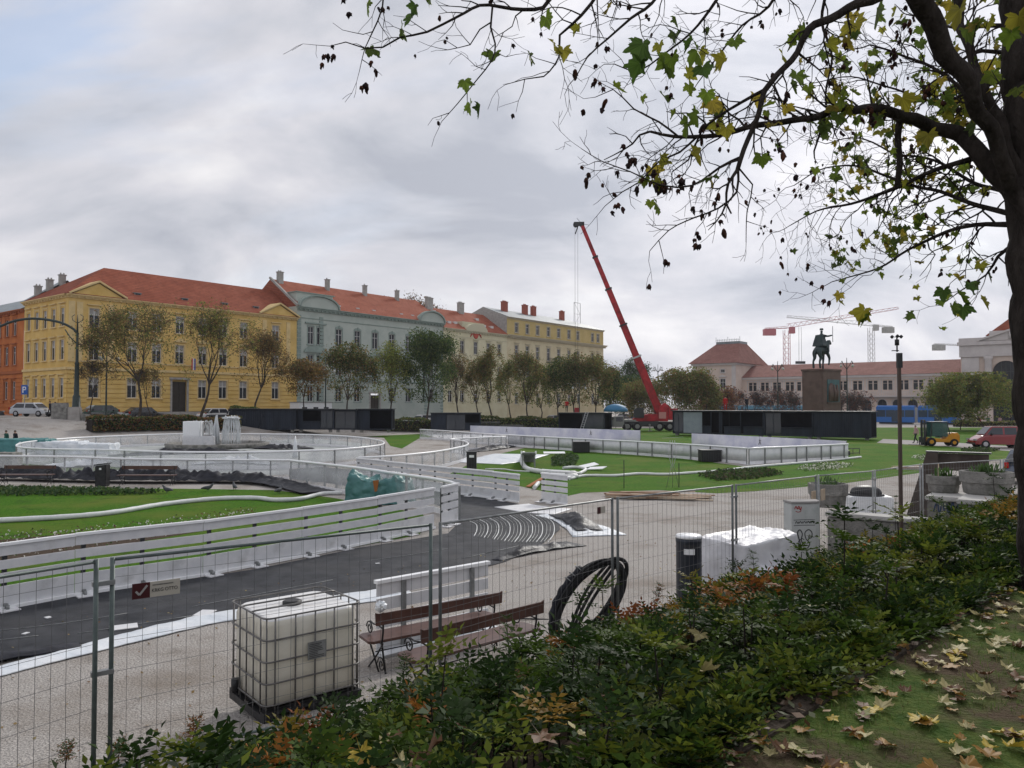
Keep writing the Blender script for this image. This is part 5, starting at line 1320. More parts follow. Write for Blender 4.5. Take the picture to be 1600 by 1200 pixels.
def person(label, loc, rz, top, bottom, pose='stand', h=1.74, hair=M_hair, arm='down'):
    s = h / 1.74
    st_ = {'stand': (.04, -.03), 'walk': (.28, -.26)}[pose]
    V_ = [(0, 0, .95), (0, 0, 1.15), (0, 0, 1.38), (0, .01, 1.50), (0, .02, 1.60), (0, .02, 1.70),
          (-.10, 0, .90), (-.11, st_[0] * .55, .50), (-.12, st_[0] - .04, .09), (-.12, st_[0] + .12, .04),
          (.10, 0, .90), (.11, st_[1] * .3 + .04, .50), (.12, st_[1] - .04, .09), (.12, st_[1] + .12, .04),
          (-.19, 0, 1.40), (-.24, -.03 - st_[0] * .3, 1.15), (-.25, .05 - st_[0] * .5, .90), (-.25, .08 - st_[0] * .5, .80),
          (.19, 0, 1.40), (.24, -.03, 1.15), (.25, .08, .90), (.25, .11, .80)]
    if arm == 'front': V_[20] = (.20, .28, 1.12); V_[21] = (.16, .38, 1.14); V_[16] = (-.20, .26, 1.10); V_[17] = (-.14, .36, 1.12)
    E_ = [(0, 1), (1, 2), (2, 3), (3, 4), (4, 5), (0, 6), (6, 7), (7, 8), (8, 9), (0, 10), (10, 11), (11, 12), (12, 13), (2, 14), (14, 15), (15, 16), (16, 17), (2, 18), (18, 19), (19, 20), (20, 21)]
    Rr = [(.15, .11), (.14, .10), (.17, .11), (.055, .055), (.085, .10), (.075, .085), .085, .06, .045, .045, .085, .06, .045, .045, .07, .05, .04, .04, .07, .05, .04, .04]
    V_ = [(x * s, y * s, z * s) for x, y, z in V_]; Rr = [tuple(q * s for q in r) if hasattr(r, '__len__') else r * s for r in Rr]
    def paint(c):
        z = c.z / s
        if z > 1.60 or (z > 1.54 and c.y < .01): return 3
        if z > 1.47: return 2
        if abs(c.x) > .17 * s and z < .86 and z > .7: return 2
        if z > .93 or (abs(c.x) > .17 * s and z > .7): return 0
        if z < .09: return 4
        return 1
    o = skinned('person', V_, E_, Rr, 0, [top, bottom, M_skin, hair, M_black], paint, loc=loc, rz=rz)
    return tag(o, label, 'person')
M_cred = mat('cloth_red', (.40, .02, .02), .8); M_cdk = mat('cloth_dark', (.02, .022, .03), .85); M_cpink = mat('cloth_pink', (.42, .27, .27), .85)
M_cblue = mat('cloth_blue', (.03, .10, .28), .85); M_cgrn = mat('cloth_green', (.03, .10, .08), .85); M_cgrey = mat('cloth_grey', (.15, .15, .16), .85)
P = gp(1431, 693, 0); person('person in pale pink top and dark trousers walking beside the forklift', (P.x, P.y, .02), R(90), M_cpink, M_cdk, 'walk', 1.75)
P = dp(78, 648, 82); person('person in dark clothes on the street, left one of the pair', (P.x, P.y, ground_z(P.x, P.y)), R(100), M_cdk, M_cdk, 'walk', 1.75)
P = dp(86, 649, 82); person('person in dark clothes on the street, right one of the pair', (P.x, P.y, ground_z(P.x, P.y)), R(80), M_cgrey, M_cdk, 'walk', 1.68)
P = dp(335, 640, 88); person('person in dark jacket standing up behind the left kiosk', (P.x, P.y + 5, 1.75), R(180), M_cdk, M_cdk)
P = dp(1141, 640, 90); person('worker in red jacket standing on the black container roof', (P.x - .4, dp(1141, 640, 90).y + .6, 3.0), R(150), M_cred, M_cred, 'stand', 1.7)
P = dp(1170, 640, 88.5); person('worker in dark jacket on the black container roof', (P.x, P.y + .8, 3.0), R(200), M_cdk, M_cdk, 'stand', 1.0 * 1.6)
P = dp(886, 641, 105.5); person('worker in red jacket on the kiosk roof left of the crane', (P.x, P.y + .6, 2.63), R(170), M_cred, M_cdk, 'walk', 1.75)
for px, py, lab, tp in ((10, 672, 'person in green jacket behind the teal covers at far left', M_cgrn), (24, 673, 'person in dark coat right of the one in green at far left', M_cdk)):
    P = dp(px, py, 60); person(lab, (P.x, P.y, ground_z(P.x, P.y)), R(150), tp, M_cdk)
rr = random.Random(5)
for k, (px, c_, lab) in enumerate(((1496, M_cgrey, 'in grey coat, leftmost before the station tree'), (1518, M_cblue, 'in bright blue jacket on the station pavement'), (1530, M_cred, 'in red jacket on the station pavement'), (1562, M_cpink, 'in light pink coat under the right hand tree'), (1577, M_cdk, 'in dark coat beside the trunk at the right'), (1543, M_cgrn, 'in green coat on the station pavement'))):
    P = uv(150, v_on_u(px, 150)); person('person ' + lab, (P.x, P.y, .02), rr.uniform(0, 6), c_, M_cdk, 'walk')

# ------------------------------------------------------------------ equestrian monument
M_bronze = mat('bronze', (.018, .028, .032), .5, metal=.3, col2=(.035, .06, .06), vscale=2)
M_gran = mat('red_granite', (.095, .06, .05), .7, col2=(.14, .09, .075), vscale=1.2, bump=.1, bscale=6)
mo = dp(1284, 640, 100); mon = thing('equestrian_monument', 'bronze rider on horseback on a tall reddish granite pedestal', 'monument', (mo.x, mo.y, 0), ANG_U - R(14))
b = MB(); b.box(-2.2, 2.2, -1.45, 1.45, .6, 8.0); b.build('pedestal', M_gran, mon, bevel=.06)
b = MB(); b.box(-2.9, 2.9, -2.1, 2.1, 0, .6); b.box(-2.3, 2.3, -1.55, 1.55, 7.98, 8.25); b.build('plinth', M_gran, mon, bevel=.04)
b = MB(); b.mi(0).box(-1.2, 1.6, -1.56, -1.451, 4.0, 6.9); b.mi(1).box(-1.3, 1.7, -1.6, -1.45, 3.8, 3.99); rr = random.Random(3)
for k in range(9): x = rr.uniform(-1.0, 1.3); b.tube([(x, -1.62, 4.1), (x + rr.uniform(-.1, .1), -1.66, 5.3), (x, -1.62, 6.2 + rr.uniform(-.4, .3))], [.16, .2, .1], 6)
b.build('relief', [mat('bronze_relief', (.03, .075, .085), .5, col2=(.06, .15, .16), vscale=3), M_gran], mon)
# horse facing +x (along the square), origin at hooves
HV = [(0, 0, 1.95), (.55, 0, 1.98), (-.62, 0, 2.05), (-.98, 0, 1.98),             # barrel, chest, croup
      (.88, 0, 2.2), (1.12, 0, 2.62), (1.32, 0, 3.0), (1.48, 0, 2.95), (1.78, 0, 2.62),  # neck, poll, head, muzzle
      (.70, .26, 1.65), (.78, .27, 1.02), (.70, .27, .50), (.72, .27, .07),              # fore left
      (.70, -.26, 1.65), (1.02, -.27, 1.20), (.95, -.27, .70), (.80, -.27, .48),              # fore right lifted
      (-.88, .26, 1.62), (-.80, .28, 1.15), (-1.10, .28, .78), (-1.02, .28, .07),           # hind left
      (-.85, -.26, 1.62), (-.60, -.28, 1.15), (-.86, -.28, .76), (-.72, -.28, .07),         # hind right
      (-1.18, 0, 1.95), (-1.32, 0, 1.5), (-1.30, 0, .95)]
HE = [(0, 1), (0, 2), (2, 3), (1, 4), (4, 5), (5, 6), (6, 7), (7, 8), (1, 9), (9, 10), (10, 11), (11, 12), (1, 13), (13, 14), (14, 15), (15, 16), (3, 17), (17, 18), (18, 19), (19, 20), (3, 21), (21, 22), (22, 23), (23, 24), (3, 25), (25, 26), (26, 27)]
HR = [.46, .46, .44, .36, .34, .25, .18, .17, .11, .20, .12, .085, .11, .20, .13, .09, .10, .25, .16, .10, .12, .25, .16, .10, .12, .10, .10, .05]
sc_ = 1.28
hs_ = skinned('horse', HV, HE, HR, 0, [M_bronze], lambda c: 0, parent=mon, loc=(.1, 0, 8.25)); hs_.scale = (sc_, sc_, sc_)
RV = [(-.02, 0, 2.62), (-.04, 0, 3.05), (0, 0, 3.42), (.02, 0, 3.66), (.04, 0, 3.84), (.04, 0, 3.98),
      (.12, .36, 2.45), (.42, .50, 2.05), (.30, .52, 1.55), (.48, .52, 1.48), (.12, -.36, 2.45), (.42, -.50, 2.05), (.30, -.52, 1.55), (.48, -.52, 1.48),
      (0, .30, 3.40), (.25, .40, 3.10), (.55, .2, 3.0), (0, -.30, 3.42), (.15, -.66, 3.36), (.30, -1.02, 3.45)]
RE = [(0, 1), (1, 2), (2, 3), (3, 4), (4, 5), (0, 6), (6, 7), (7, 8), (8, 9), (0, 10), (10, 11), (11, 12), (12, 13), (2, 14), (14, 15), (15, 16), (2, 17), (17, 18), (18, 19)]
RR = [.30, .27, .28, .09, .14, .13, .17, .13, .09, .08, .17, .13, .09, .08, .13, .10, .08, .13, .10, .08]
r_ = skinned('rider', RV, RE, RR, 0, [M_bronze], lambda c: 0, parent=mon, loc=(.1, 0, 8.25)); r_.scale = (sc_, sc_, sc_)
b = MB(); b.cyl((.32, -1.04, 2.75), (.32, -1.04, 4.35), .028, 8); sp = b.build('sceptre', M_bronze, mon, loc=(.1, 0, 8.25)); sp.scale = (sc_,) * 3
b = MB(); b.smooth = True; b.lathe([(.17, 4.0), (.19, 4.06), (.17, 4.10), (.16, 4.2)], 12, (.04, 0, 0)); cr_ = b.build('crown', M_bronze, mon, loc=(.1, 0, 8.25)); cr_.scale = (sc_,) * 3
dr = draped('cloak', None, None, (0, 0, 0), 0, .50, .70, 1.15, M_bronze, 4, .03, .45); dr.parent = mon; dr.location = (-.25, 0, 8.25 + 2.35 * sc_); dr.scale = (sc_,) * 3

# ------------------------------------------------------------------ tower cranes far behind the station
def tower_crane(label, px, py_top, Z, jib_px, jib_dy, cj_px, cj_dy, m, wd=1.6, cut=None):
    T_ = dp(px, py_top, Z); o = thing('tower_crane', label, 'tower crane', (T_.x, T_.y, 0), 0); H = T_.z
    b = MB()
    s = wd / 2
    for x in (-s, s):
        for y in (-s, s): b.bar((x, y, 0), (x, y, H), .11)
    k = 0.0
    while k < H - wd:
        for (p, q) in (((-s, -s), (s, -s)), ((s, s), (-s, s)), ((-s, s), (-s, -s)), ((s, -s), (s, s))): b.bar((*p, k), (*q, k + wd), .06); b.bar((*p, k), (*q, k), .05)
        k += wd
    b.build('mast', m, o)
    def lattice(nm, end, h=1.3):
        b = MB(); base = Vector((0, 0, H + .6)); L = (end - base).length; n = max(3, int(L / 1.8)); pr = None
        side = Vector((0, .6, 0))
        for t in (-1, 1): b.bar(base + side * t, end + side * t, .10)
        up = Vector((0, 0, h)); b.bar(base + up, end + up * .5, .10)
        for i in range(n + 1):
            p = base.lerp(end, i / n); q = base.lerp(end, min(1, (i + .5) / n)) + up * (1 - .5 * (i + .5) / n)
            r = base.lerp(end, min(1, (i + 1) / n))
            for t in (-1, 1): b.bar(p + side * t, q, .045); b.bar(q, r + side * t, .045)
        return b.build(nm, m, o)
    E = dp(jib_px, py_top + jib_dy, Z) - Vector((T_.x, T_.y, 0)); lattice('jib', E)
    E2 = dp(cj_px, py_top + cj_dy, Z) - Vector((T_.x, T_.y, 0)); lattice('counter_jib', E2, .6)
    b = MB(); e = E2; b.box(e.x - .4, e.x + 3.2, -.8, .8, e.z - 2.0, e.z - .1) if E2.x < 0 else b.box(e.x - 3.2, e.x + .4, -.8, .8, e.z - 2.0, e.z - .1)
    b.build('counterweight', M_gchim if m is not M_redc else M_redc, o)
    b = MB(); b.box(.9, 2.4, -.7, .7, H - 1.0, H + 1.0); b.build('operator_cab', m, o)
    return o, T_, H
M_redc = mat('tower_crane_red', (.45, .15, .17), .6); M_palec = mat('tower_crane_pale', (.42, .42, .40), .6)
o, T_, H = tower_crane('red tower crane with a short counterweight behind the station wing', 1229, 516, 235, 1403, -33, 1195, -2, M_redc)
b = MB(); hx = dp(1250, 512, 235).x - T_.x
for s in (-.35, .35): b.cyl((hx + s, 0, H + 1), (hx + s * 1.2, 0, H - 9.5), .05, 4)
b.box(hx - 1.4, hx + 1.4, -.4, .4, H - 10.3, H - 9.5); b.build('hoist', M_dark, o)
tower_crane('pale tower crane behind the station right of the monument', 1361, 512, 260, 1230, -16, 1394, -1, M_palec)
tower_crane('tower crane mostly hidden by the station hall, its counterweight showing', 1540, 545, 250, 1650, -10, 1460, -7, M_palec)

# ------------------------------------------------------------------ vehicles
def car(name, label, cat, loc, rz, L, Wd, H, paint, kind='hatch', group=None, detail=True):
    o = thing(name, label, cat, loc, rz, group); w = Wd / 2
    belt = H * .60; b = MB()
    prof = {'hatch': [(0, .28), (0, .62), (.04, .72), (.16, belt * .96), (.28, belt), (.93, belt * 1.04), (.985, .80), (1, .6), (.995, .28)],
            'van': [(0, .30), (.0, .62), (.035, .74), (.14, belt * .93), (.22, belt), (.98, belt * 1.05), (.995, .85), (1, .6), (.995, .28)]}[kind]
    ring = []
    n = len(prof); st = [(-1, .86), (-.94, .97), (-.6, 1.0), (.6, 1.0), (.94, .97), (1, .86)]
    vs = []; 
    for s, q in st:
        for x, z in prof: vs.append((x * L if abs(s) < .9 else (x - .5) * q * 1.0 * L + .5 * L, s * w, .30 + (z - .30) * (q if abs(s) > .9 else 1)))
    fs = []
    for i in range(len(st) - 1):
        for j in range(n): fs.append((i * n + j, i * n + (j + 1) % n, (i + 1) * n + (j + 1) % n, (i + 1) * n + j))
    fs.append(tuple(range(n))[::-1]); fs.append(tuple(range((len(st) - 1) * n, len(st) * n)))
    b.add(vs, fs, False); b.build('body', paint, o, bevel=.03)
    cab = {'hatch': [(.20, belt - .02), (.36, H), (.80, H), (.985, belt)], 'van': [(.17, belt - .02), (.32, H - .02), (.93, H), (.99, belt)]}[kind]
    t = w * .80; b = MB(); vs = [(x * L, s * (w * .96 if k in (0, 3) else t), z) for s in (-1, 1) for k, (x, z) in enumerate(cab)]
    b.add(vs, [(0, 1, 2, 3), (7, 6, 5, 4), (0, 4, 5, 1), (1, 5, 6, 2), (2, 6, 7, 3), (3, 7, 4, 0)], False); b.build('roof', paint, o, bevel=.04)
    # side glass
    for s in (-1, 1):
        segs = [(.30, .50), (.53, .74), (.76, .90)] if kind == 'van' else [(.32, .56), (.59, .86)]
        for x0, x1 in segs:
            def lim(x, z):
                return x
            z0, z1 = belt + .04, H - .12
            def yy(z): return s * (w * .96 + (t - w * .96) * (z - belt) / (H - belt) + .012)
            xa = max(x0, cab[0][0] + (cab[1][0] - cab[0][0]) * (z1 - belt) / (H - belt) + .03); xb = min(x1, cab[3][0] + (cab[2][0] - cab[3][0]) * (z1 - belt) / (H - belt) - .02)
            xa0 = x0 if x0 > .4 else cab[0][0] + .05; xb0 = x1 if x1 < .84 else x1 + .03
            g = MB(); g.add([(xa0 * L, yy(z0), z0), (xb0 * L, yy(z0), z0), (xb * L, yy(z1), z1), (xa * L, yy(z1), z1)], [(0, 1, 2, 3)]); g.build('window', M_glassd, o)
    g = MB(); f = lambda k, t_: cab[k][0] * L * (1 - t_) + cab[k + 1][0] * L * t_
    y0, y1 = w * .86, t * .9
    g.add([(f(0, .08) - .02, -y0, belt + .06), (f(0, .08) - .02, y0, belt + .06), (f(0, .92) - .02, y1, H - .07), (f(0, .92) - .02, -y1, H - .07)], [(0, 1, 2, 3)]); g.build('windscreen', M_glassd, o)
    g = MB(); xr0 = cab[3][0] * L; xr1 = cab[2][0] * L
    g.add([(xr0 + .02, -y0, belt + .08), (xr0 + .02, y0, belt + .08), (xr1 + .06, y1, H - .08), (xr1 + .06, -y1, H - .08)], [(0, 1, 2, 3)]); g.build('rear_window', M_glassd, o)
    wr = .31 if kind == 'hatch' else .33
    for x in (.19, .80):
        for s in (-1, 1):
            m = MB(); m.tube([(0, -.10, 0), (0, -.08, 0), (0, .08, 0), (0, .10, 0)], [wr * .9, wr, wr, wr * .9], 20); q = m.build('wheel', M_rubber, o, loc=(x * L, s * (w - .08), wr))
            m = MB(); m.tube([(0, s * .101, 0), (0, s * .115, 0)], [wr * .62, wr * .5], 14); m.build('rim', M_rim, q)
            m = MB(); m.tube([(0, s * .03, 0), (0, s * .0295, 0)], [wr * 1.22, wr * 1.22], 20) 
            m.build('wheel_arch', M_black, q)
    for s in (-1, 1):
        m = MB(); m.box(.0, .18, s * w * .78 - .17, s * w * .78 + .17, .62, .76); m.build('headlight', M_curtain, o, bevel=.02)
        m = MB(); m.box(L - .12, L + .012, s * w * .84 - .12, s * w * .84 + .12, .72, .98); m.build('tail_light', M_cred, o, bevel=.02)
    m = MB(); m.box(-.03, .1, -w * .9, w * .9, .3, .45); m.box(L - .08, L + .03, -w * .9, w * .9, .3, .45); m.build('bumper', M_black, o, bevel=.02)
    m = MB(); m.box(L + .01, L + .035, -.26, .26, .52, .64); m.build('number_plate', M_rail, o)
    for s in (-1, 1):
        m = MB(); m.box(.29 * L, .29 * L + .1, s * (w + .02) - .09, s * (w + .02) + .09, belt, belt + .14); m.build('mirror', M_black, o)
    return o
def paintm(n, c): return mat('car_' + n, c, .25, spec=.6, coat=.6)
# red van and dark grey car on the right; silver hatchback on the street left
P = gp(1512, 699, 0); car('red_van', 'dark red family van parked on the far path at the right', 'van', (P.x, P.y - .4, .02), R(-9), 4.45, 1.8, 1.84, paintm('red', (.22, .012, .018)), 'van')
P = gp(1574, 761, 0); car('grey_car', 'dark blue grey car parked at the right edge behind the planters', 'car', (P.x + 4.3, P.y + 3.9, .02), R(180 + 46), 4.3, 1.76, 1.55, paintm('bluegrey', (.07, .09, .13)))
P = dp(8, 650, 83); car('silver_car', 'silver hatchback driving on the street at far left', 'car', (P.x + 4.3, P.y + 1.0, ground_z(P.x, P.y) + .02), R(176), 4.2, 1.75, 1.48, paintm('silver', (.50, .52, .55)))
cl_ = [('green', (.02, .06, .045)), ('silver2', (.42, .43, .44)), ('black', (.015, .015, .018)), ('white', (.62, .62, .62)), ('darkgrey', (.06, .065, .07)), ('darkblue', (.02, .035, .08)), ('burgundy', (.12, .015, .02)), ('grey', (.18, .19, .2))]
u_0 = u_on_v(122, -90.5)
spots = [(u_0 + 4.75 * k, c) for k, c in enumerate((0, 1, 2, 3, 4, 5, 7))] + [(u_on_v(3, -90.5), 2)] + [(u_0 + 4.75 * k, c) for k, c in ((7, 4), (9, 6), (12, 3), (14, 0), (17, 2), (20, 7), (23, 5), (25, 4), (27, 5), (29, 3))]
seen = {}
for k, (px, ci) in enumerate(spots):
    v_ = -90.5; u_ = px; q = uv(u_, v_); nm, c_ = cl_[ci]
    seen.setdefault(ci, 0); seen[ci] += 1
    near = ['before the bare little tree', 'left of the tall bushy tree', 'at the foot of the tall bushy tree', 'below the yellow building entrance, left', 'right below the yellow building entrance', 'between the second and third trees', 'by the third street tree', 'behind the silver hatchback at far left', 'left of the round orange tree', 'before the white site hut', 'below the grey green building left part', 'beside the grey green building door', 'below the darkest street tree', 'below the cream building left part', 'below the cream building door', 'right below the cream building', 'below the beige building left corner', 'below the beige building door'][k]
    car('parked_car', ['dark green', 'silver', 'black', 'white', 'dark grey', 'dark blue', 'burgundy', 'mid grey'][ci] + ' parked car ' + near, 'car', (q.x, q.y, street_z(u_) - .1), ANG_U + (math.pi if k % 3 else 0), 4.2, 1.75, 1.46, paintm(nm, c_), group='cars parked along the street')
# white site hut and delivery van among them
P = uv(u_on_v(468, -97), -97); o = thing('site_hut', 'white site hut with small windows in front of the grey green building', 'hut', (P.x, P.y, street_z(U.dot(P))), ANG_U)
b = MB(); b.box(0, 6.2, 0, 2.4, .1, 2.7); b.build('wall', M_rail, o, bevel=.03)
for x in (.5, 2.6, 4.6):
    b = MB(); b.box(x, x + .9, -.03, -.001, 1.0, 2.0); w_ = b.build('window', M_pane, o)
b = MB(); b.box(-.1, 6.3, -.1, 2.5, 2.701, 2.8); b.build('roof', M_curtain, o)
# forklift
M_fy = mat('forklift_yellow', (.55, .25, .012), .4, var=.1)
P = gp(1449, 697, 0); fk = thing('forklift', 'yellow forklift truck with dark glazed cab facing left', 'forklift', (P.x, P.y, .02), R(-7))
b = MB(); b.prism([(.0, .35), (.05, .75), (1.3, .62), (1.7, 1.15), (2.35, 1.2), (2.45, .9), (2.45, .35)], -.6, .6, 'y'); b.build('body', M_fy, fk, bevel=.05)
b = MB(); b.box(1.9, 2.5, -.58, .58, .3, 1.1); b.build('counterweight', M_fy, fk, bevel=.08)
b = MB()
for x0, x1 in ((.1, .2), (1.75, 1.45)):
    for y in (-.52, .52): b.bar((x0, y, .7), (x1, y, 2.1), .07)
b.bar((1.75, -.52, 1.2), (2.05, -.52, 1.15), .05); b.box(.1, 1.6, -.58, .58, 2.1, 2.17); b.build('cab_frame', M_dark, fk)
b = MB(); b.box(.22, 1.5, -.55, -.53, .85, 2.08); b.box(.22, 1.5, .53, .55, .85, 2.08); b.box(.14, .16, -.5, .5, .8, 2.08)
b.build('cab_glass', mat('green_glass', (.03, .10, .09), .1, spec=.6, alpha=.75), fk)
b = MB(); b.box(.75, 1.2, -.25, .25, .75, 1.0); b.box(1.1, 1.2, -.25, .25, 1.0, 1.5); b.build('seat', M_black, fk)
b = MB()
for y in (-.32, .32): b.box(-.42, -.26, y - .05, y + .05, .08, 2.3)
for z_ in (.25, 1.2, 2.25): b.box(-.4, -.28, -.3, .3, z_, z_ + .08)
b.box(-.52, -.43, -.5, .5, .3, .8); b.build('mast', M_dark, fk)
for y in (-.3, .3):
    b = MB(); b.box(-1.5, -.5, y - .06, y + .06, .08, .12); b.box(-.56, -.5, y - .06, y + .06, .08, .6); b.build('fork', M_dark, fk)
for x, r in ((.1, .38), (2.0, .33)):
    for s in (-1, 1):
        m = MB(); m.tube([(0, -.12, 0), (0, -.10, 0), (0, .10, 0), (0, .12, 0)], [r * .85, r, r, r * .85], 18); q = m.build('wheel', M_rubber, fk, loc=(x, s * .58, r))
        m = MB(); m.tube([(0, s * .121, 0), (0, s * .13, 0)], [r * .5, r * .4], 12); m.build('rim', M_fy, q)
# trams
M_tramb = mat('tram_blue', (.015, .13, .42), .35, spec=.5); M_tramd = mat('tram_dark', (.02, .04, .07), .15, spec=.6)
def tram(label, u_, pa, pb, secs, col):
    va, vb = v_on_u(pa, u_), v_on_u(pb, u_); q = uv(u_, va); o = thing('tram', label, 'tram', (q.x, q.y, .02), ANG_V); L = vb - va; l = L / secs
    for k in range(secs):
        x0 = k * l + .25; x1 = (k + 1) * l - .25
        b = MB(); b.box(x0, x1, 0, 2.3, .35, 1.35); b.box(x0 + .02, x1 - .02, .05, 2.25, 2.62, 3.25); b.prism([(.1, 3.251), (2.2, 3.251), (1.9, 3.5), (.4, 3.5)], x0 + .1, x1 - .1, 'x'); bo = b.build('body_section', col, o, bevel=.05)
        b = MB(); b.box(x0 + .03, x1 - .03, .06, 2.24, 1.351, 2.619); b.build('window_band', M_tramd, bo)
        n = max(2, int((x1 - x0) / 1.5))
        b = MB()
        for i in range(n + 1): xx = x0 + .05 + (x1 - x0 - .1) * i / n; b.box(xx - .05, xx + .05, .03, .059, 1.351, 2.619)
        b.build('pillars', col, bo)
        b = MB(); dx = (x0 + x1) / 2; b.box(dx - .6, dx + .6, -.015, -.001, .45, 2.5); b.build('door', M_tramd, bo)
        b = MB(); b.box(x0 + .5, x1 - .5, .3, 2.0, .05, .349); b.build('bogie', M_black, bo)
        if k:
            b = MB(); b.box(k * l - .249, k * l + .249, .15, 2.15, .5, 3.1); b.build('bellows', M_curtain, o)
    return o
tram('bright blue articulated tram in front of the station arcade', 157.5, 1366, 1500, 2, M_tramb)
tram('light blue tram behind the monument and the black containers', 158.5, 1100, 1262, 3, mat('tram_light_blue', (.10, .26, .36), .4))
# blue parasol and site truck near the crane
P = dp(962, 640, 118); o = thing('blue_canopy', 'small blue domed canopy showing between kiosk and crane truck', 'canopy', (P.x, P.y, 0)); b = MB()
b.smooth = True; b.lathe([(1.9, 2.6), (1.8, 3.0), (1.3, 3.5), (.5, 3.75), (.05, 3.8)], 16); b.build('canopy', mat('canopy_blue', (.03, .16, .30), .6), o); b = MB(); b.cyl((0, 0, 0), (0, 0, 3.5), .04, 8); b.build('pole', M_galv, o)

# ------------------------------------------------------------------ lamps
M_lampg = mat('lamp_green', (.02, .035, .032), .5)
M_globe = mat('lamp_globe', (.5, .5, .48), .3)
def candelabra(label, px, py_top, Z, H=None, arms=4, base=0.0):
    T_ = dp(px, py_top, Z); o = thing('street_lamp', label, 'street lamp', (T_.x, T_.y, base)); H = T_.z - base
    b = MB(); b.lathe([(.22, 0), (.22, .25), (.14, .4), (.10, 1.2), (.07, H - 1.4), (.05, H - .1)], 10); b.build('pole', M_lampg, o)
    b = MB(); 
    for k in range(arms):
        a = k * 2 * math.pi / arms + .4; e = Vector((math.cos(a) * 1.1, math.sin(a) * 1.1, 0))
        b.tube([(0, 0, H - 1.3), (e.x * .5, e.y * .5, H - .7), (e.x * .85, e.y * .85, H - .1), (e.x, e.y, H - .35), (e.x, e.y, H - .6)], .04, 6)
    b.tube([(0, 0, H - .15), (0, 0, H + .35)], .04, 6); b.build('arms', M_lampg, o); g0 = None
    for k in range(arms):
        a = k * 2 * math.pi / arms + .4; e = (math.cos(a) * 1.1, math.sin(a) * 1.1, H - .85)
        if g0 is None:
            m = MB(); m.smooth = True; m.lathe([(.03, .25), (.12, .18), (.17, .05), (.14, -.1), (.04, -.15)], 10); g0 = m.build('lamp_globe', M_globe, o); c = g0
        else: c = g0.copy(); COL.objects.link(c)
        c.location = e
    return o
candelabra('ornate multi arm street lamp left of the monument, before the station', 1215, 568, 118)
candelabra('ornate multi arm street lamp right of the monument', 1323, 563, 112)
candelabra('street lamp showing above the trees right of the crane boom', 1028, 572, 150)
candelabra('street lamp before the yellow building beside the tall bushy tree', 167, 549, 84, base=2.0, arms=3)
candelabra('street lamp before the grey green building', 509, 570, 100, base=1.2, arms=3)
candelabra('street lamp with pale globe among the trees before the beige building', 905, 598, 118, base=.2, arms=2)
# curved overhead mast arm at far left
P = dp(119, 655, 80); gz = ground_z(P.x, P.y); o = thing('overhead_mast', 'dark green mast with long curved arm reaching out of the left edge', 'mast', (P.x, P.y, gz))
top = dp(123, 520, 80); H = top.z - gz
b = MB(); b.lathe([(.75, 0), (.7, .5), (.42, .7), (.36, 2.2), (.26, 2.4), (.19, 5.5), (.24, 5.6), (.15, 5.8), (.12, H)], 10); b.tube([(0, 0, H), (0, 0, H + 1.4), (0, 0, H + 1.9)], [.1, .05, .02], 6); b.build('pole', M_lampg, o)
b = MB(); pl = [dp(a, c, 80) - Vector((P.x, P.y, gz)) for a, c in ((122, 522), (116, 515), (95, 504), (60, 498), (30, 500), (0, 510), (-60, 540))]
pl = curve_pts(pl, .5); b.tube(pl, .13, 8); pl2 = [q - Vector((0, 0, .35 + .3 * math.sin(i))) * 0 for i, q in enumerate(pl)]; b.tube([(0, 0, H - 1.2), (-.8, 0, H - .4), (-1.3, 0, H + .35)], .06, 6); b.build('arm', M_lampg, o)
b = MB(); 
for s in (-1, 1): b.tube([(0, 0, H + 1.0), (s * .5, 0, H + 1.3), (s * .6, 0, H + 1.7), (s * .3, 0, H + 1.9)], .035, 6)
b.build('finial', M_lampg, o)
P = dp(38, 650, 88); b = MB(); b.cyl((0, 0, 0), (0, 0, 3.6), .04, 8); o = thing('parking_sign', 'blue parking sign on a post before the yellow building corner', 'sign', (P.x, P.y, ground_z(P.x, P.y))); b.build('post', M_galv, o)
b = MB(); b.box(-.36, .36, -.08, -.05, 2.5, 3.6); b.build('sign_board', mat('sign_blue', (.02, .10, .38), .5), o)
b = MB(); b.box(-.2, -.1, -.1, -.081, 2.7, 3.4); b.box(-.1, .15, -.1, -.081, 3.3, 3.4); b.box(-.1, .15, -.1, -.081, 3.0, 3.1); b.box(.1, .2, -.1, -.081, 3.05, 3.35); b.build('letter', M_rail, o)

# ------------------------------------------------------------------ park clutter
# fountain: bowl and falling water
M_water = mat('falling_water', (.75, .78, .80), .3, alpha=.72)
P = gp(330, 700, 0); fo = thing('fountain', 'round park fountain with tall white falling water jets', 'fountain', (P.x, P.y + 1.5, 0))
b = MB(); b.smooth = True; b.lathe([(4.2, 0), (4.3, .35), (4.0, .4), (3.9, .25), (3.85, .12)], 36); b.build('basin', M_stone, fo)
b = MB(); b.lathe([(.3, 0), (.16, .3), (.18, .6)], 14); b.build('nozzle', M_stone, fo)
def curtain(name, r, h, n, seed, cx=0, spread=.15, jet=False):
    rr = random.Random(seed); b = MB()
    for i in range(n):
        a = rr.uniform(0, 6.28); q = r * rr.uniform(.75, 1.05); x, y = cx + math.cos(a) * q, math.sin(a) * q; w = rr.uniform(.008, .028); z1 = h * rr.uniform(.85, 1.05)
        pts = []
        for k in range(7): t = k / 6; pts.append((cx + math.cos(a) * q * (1 - t ** 4 * .3) + rr.uniform(-.03, .03), math.sin(a) * q * (1 - t ** 4 * .3), .25 + z1 * t + (.12 * math.sin(t * 3.1) if t > .8 else 0)))
        b.tube(pts, [w * (1 + .5 * math.sin(k * 2 + i)) for k in range(7)], 5)
    return b.build(name, M_water, fo)
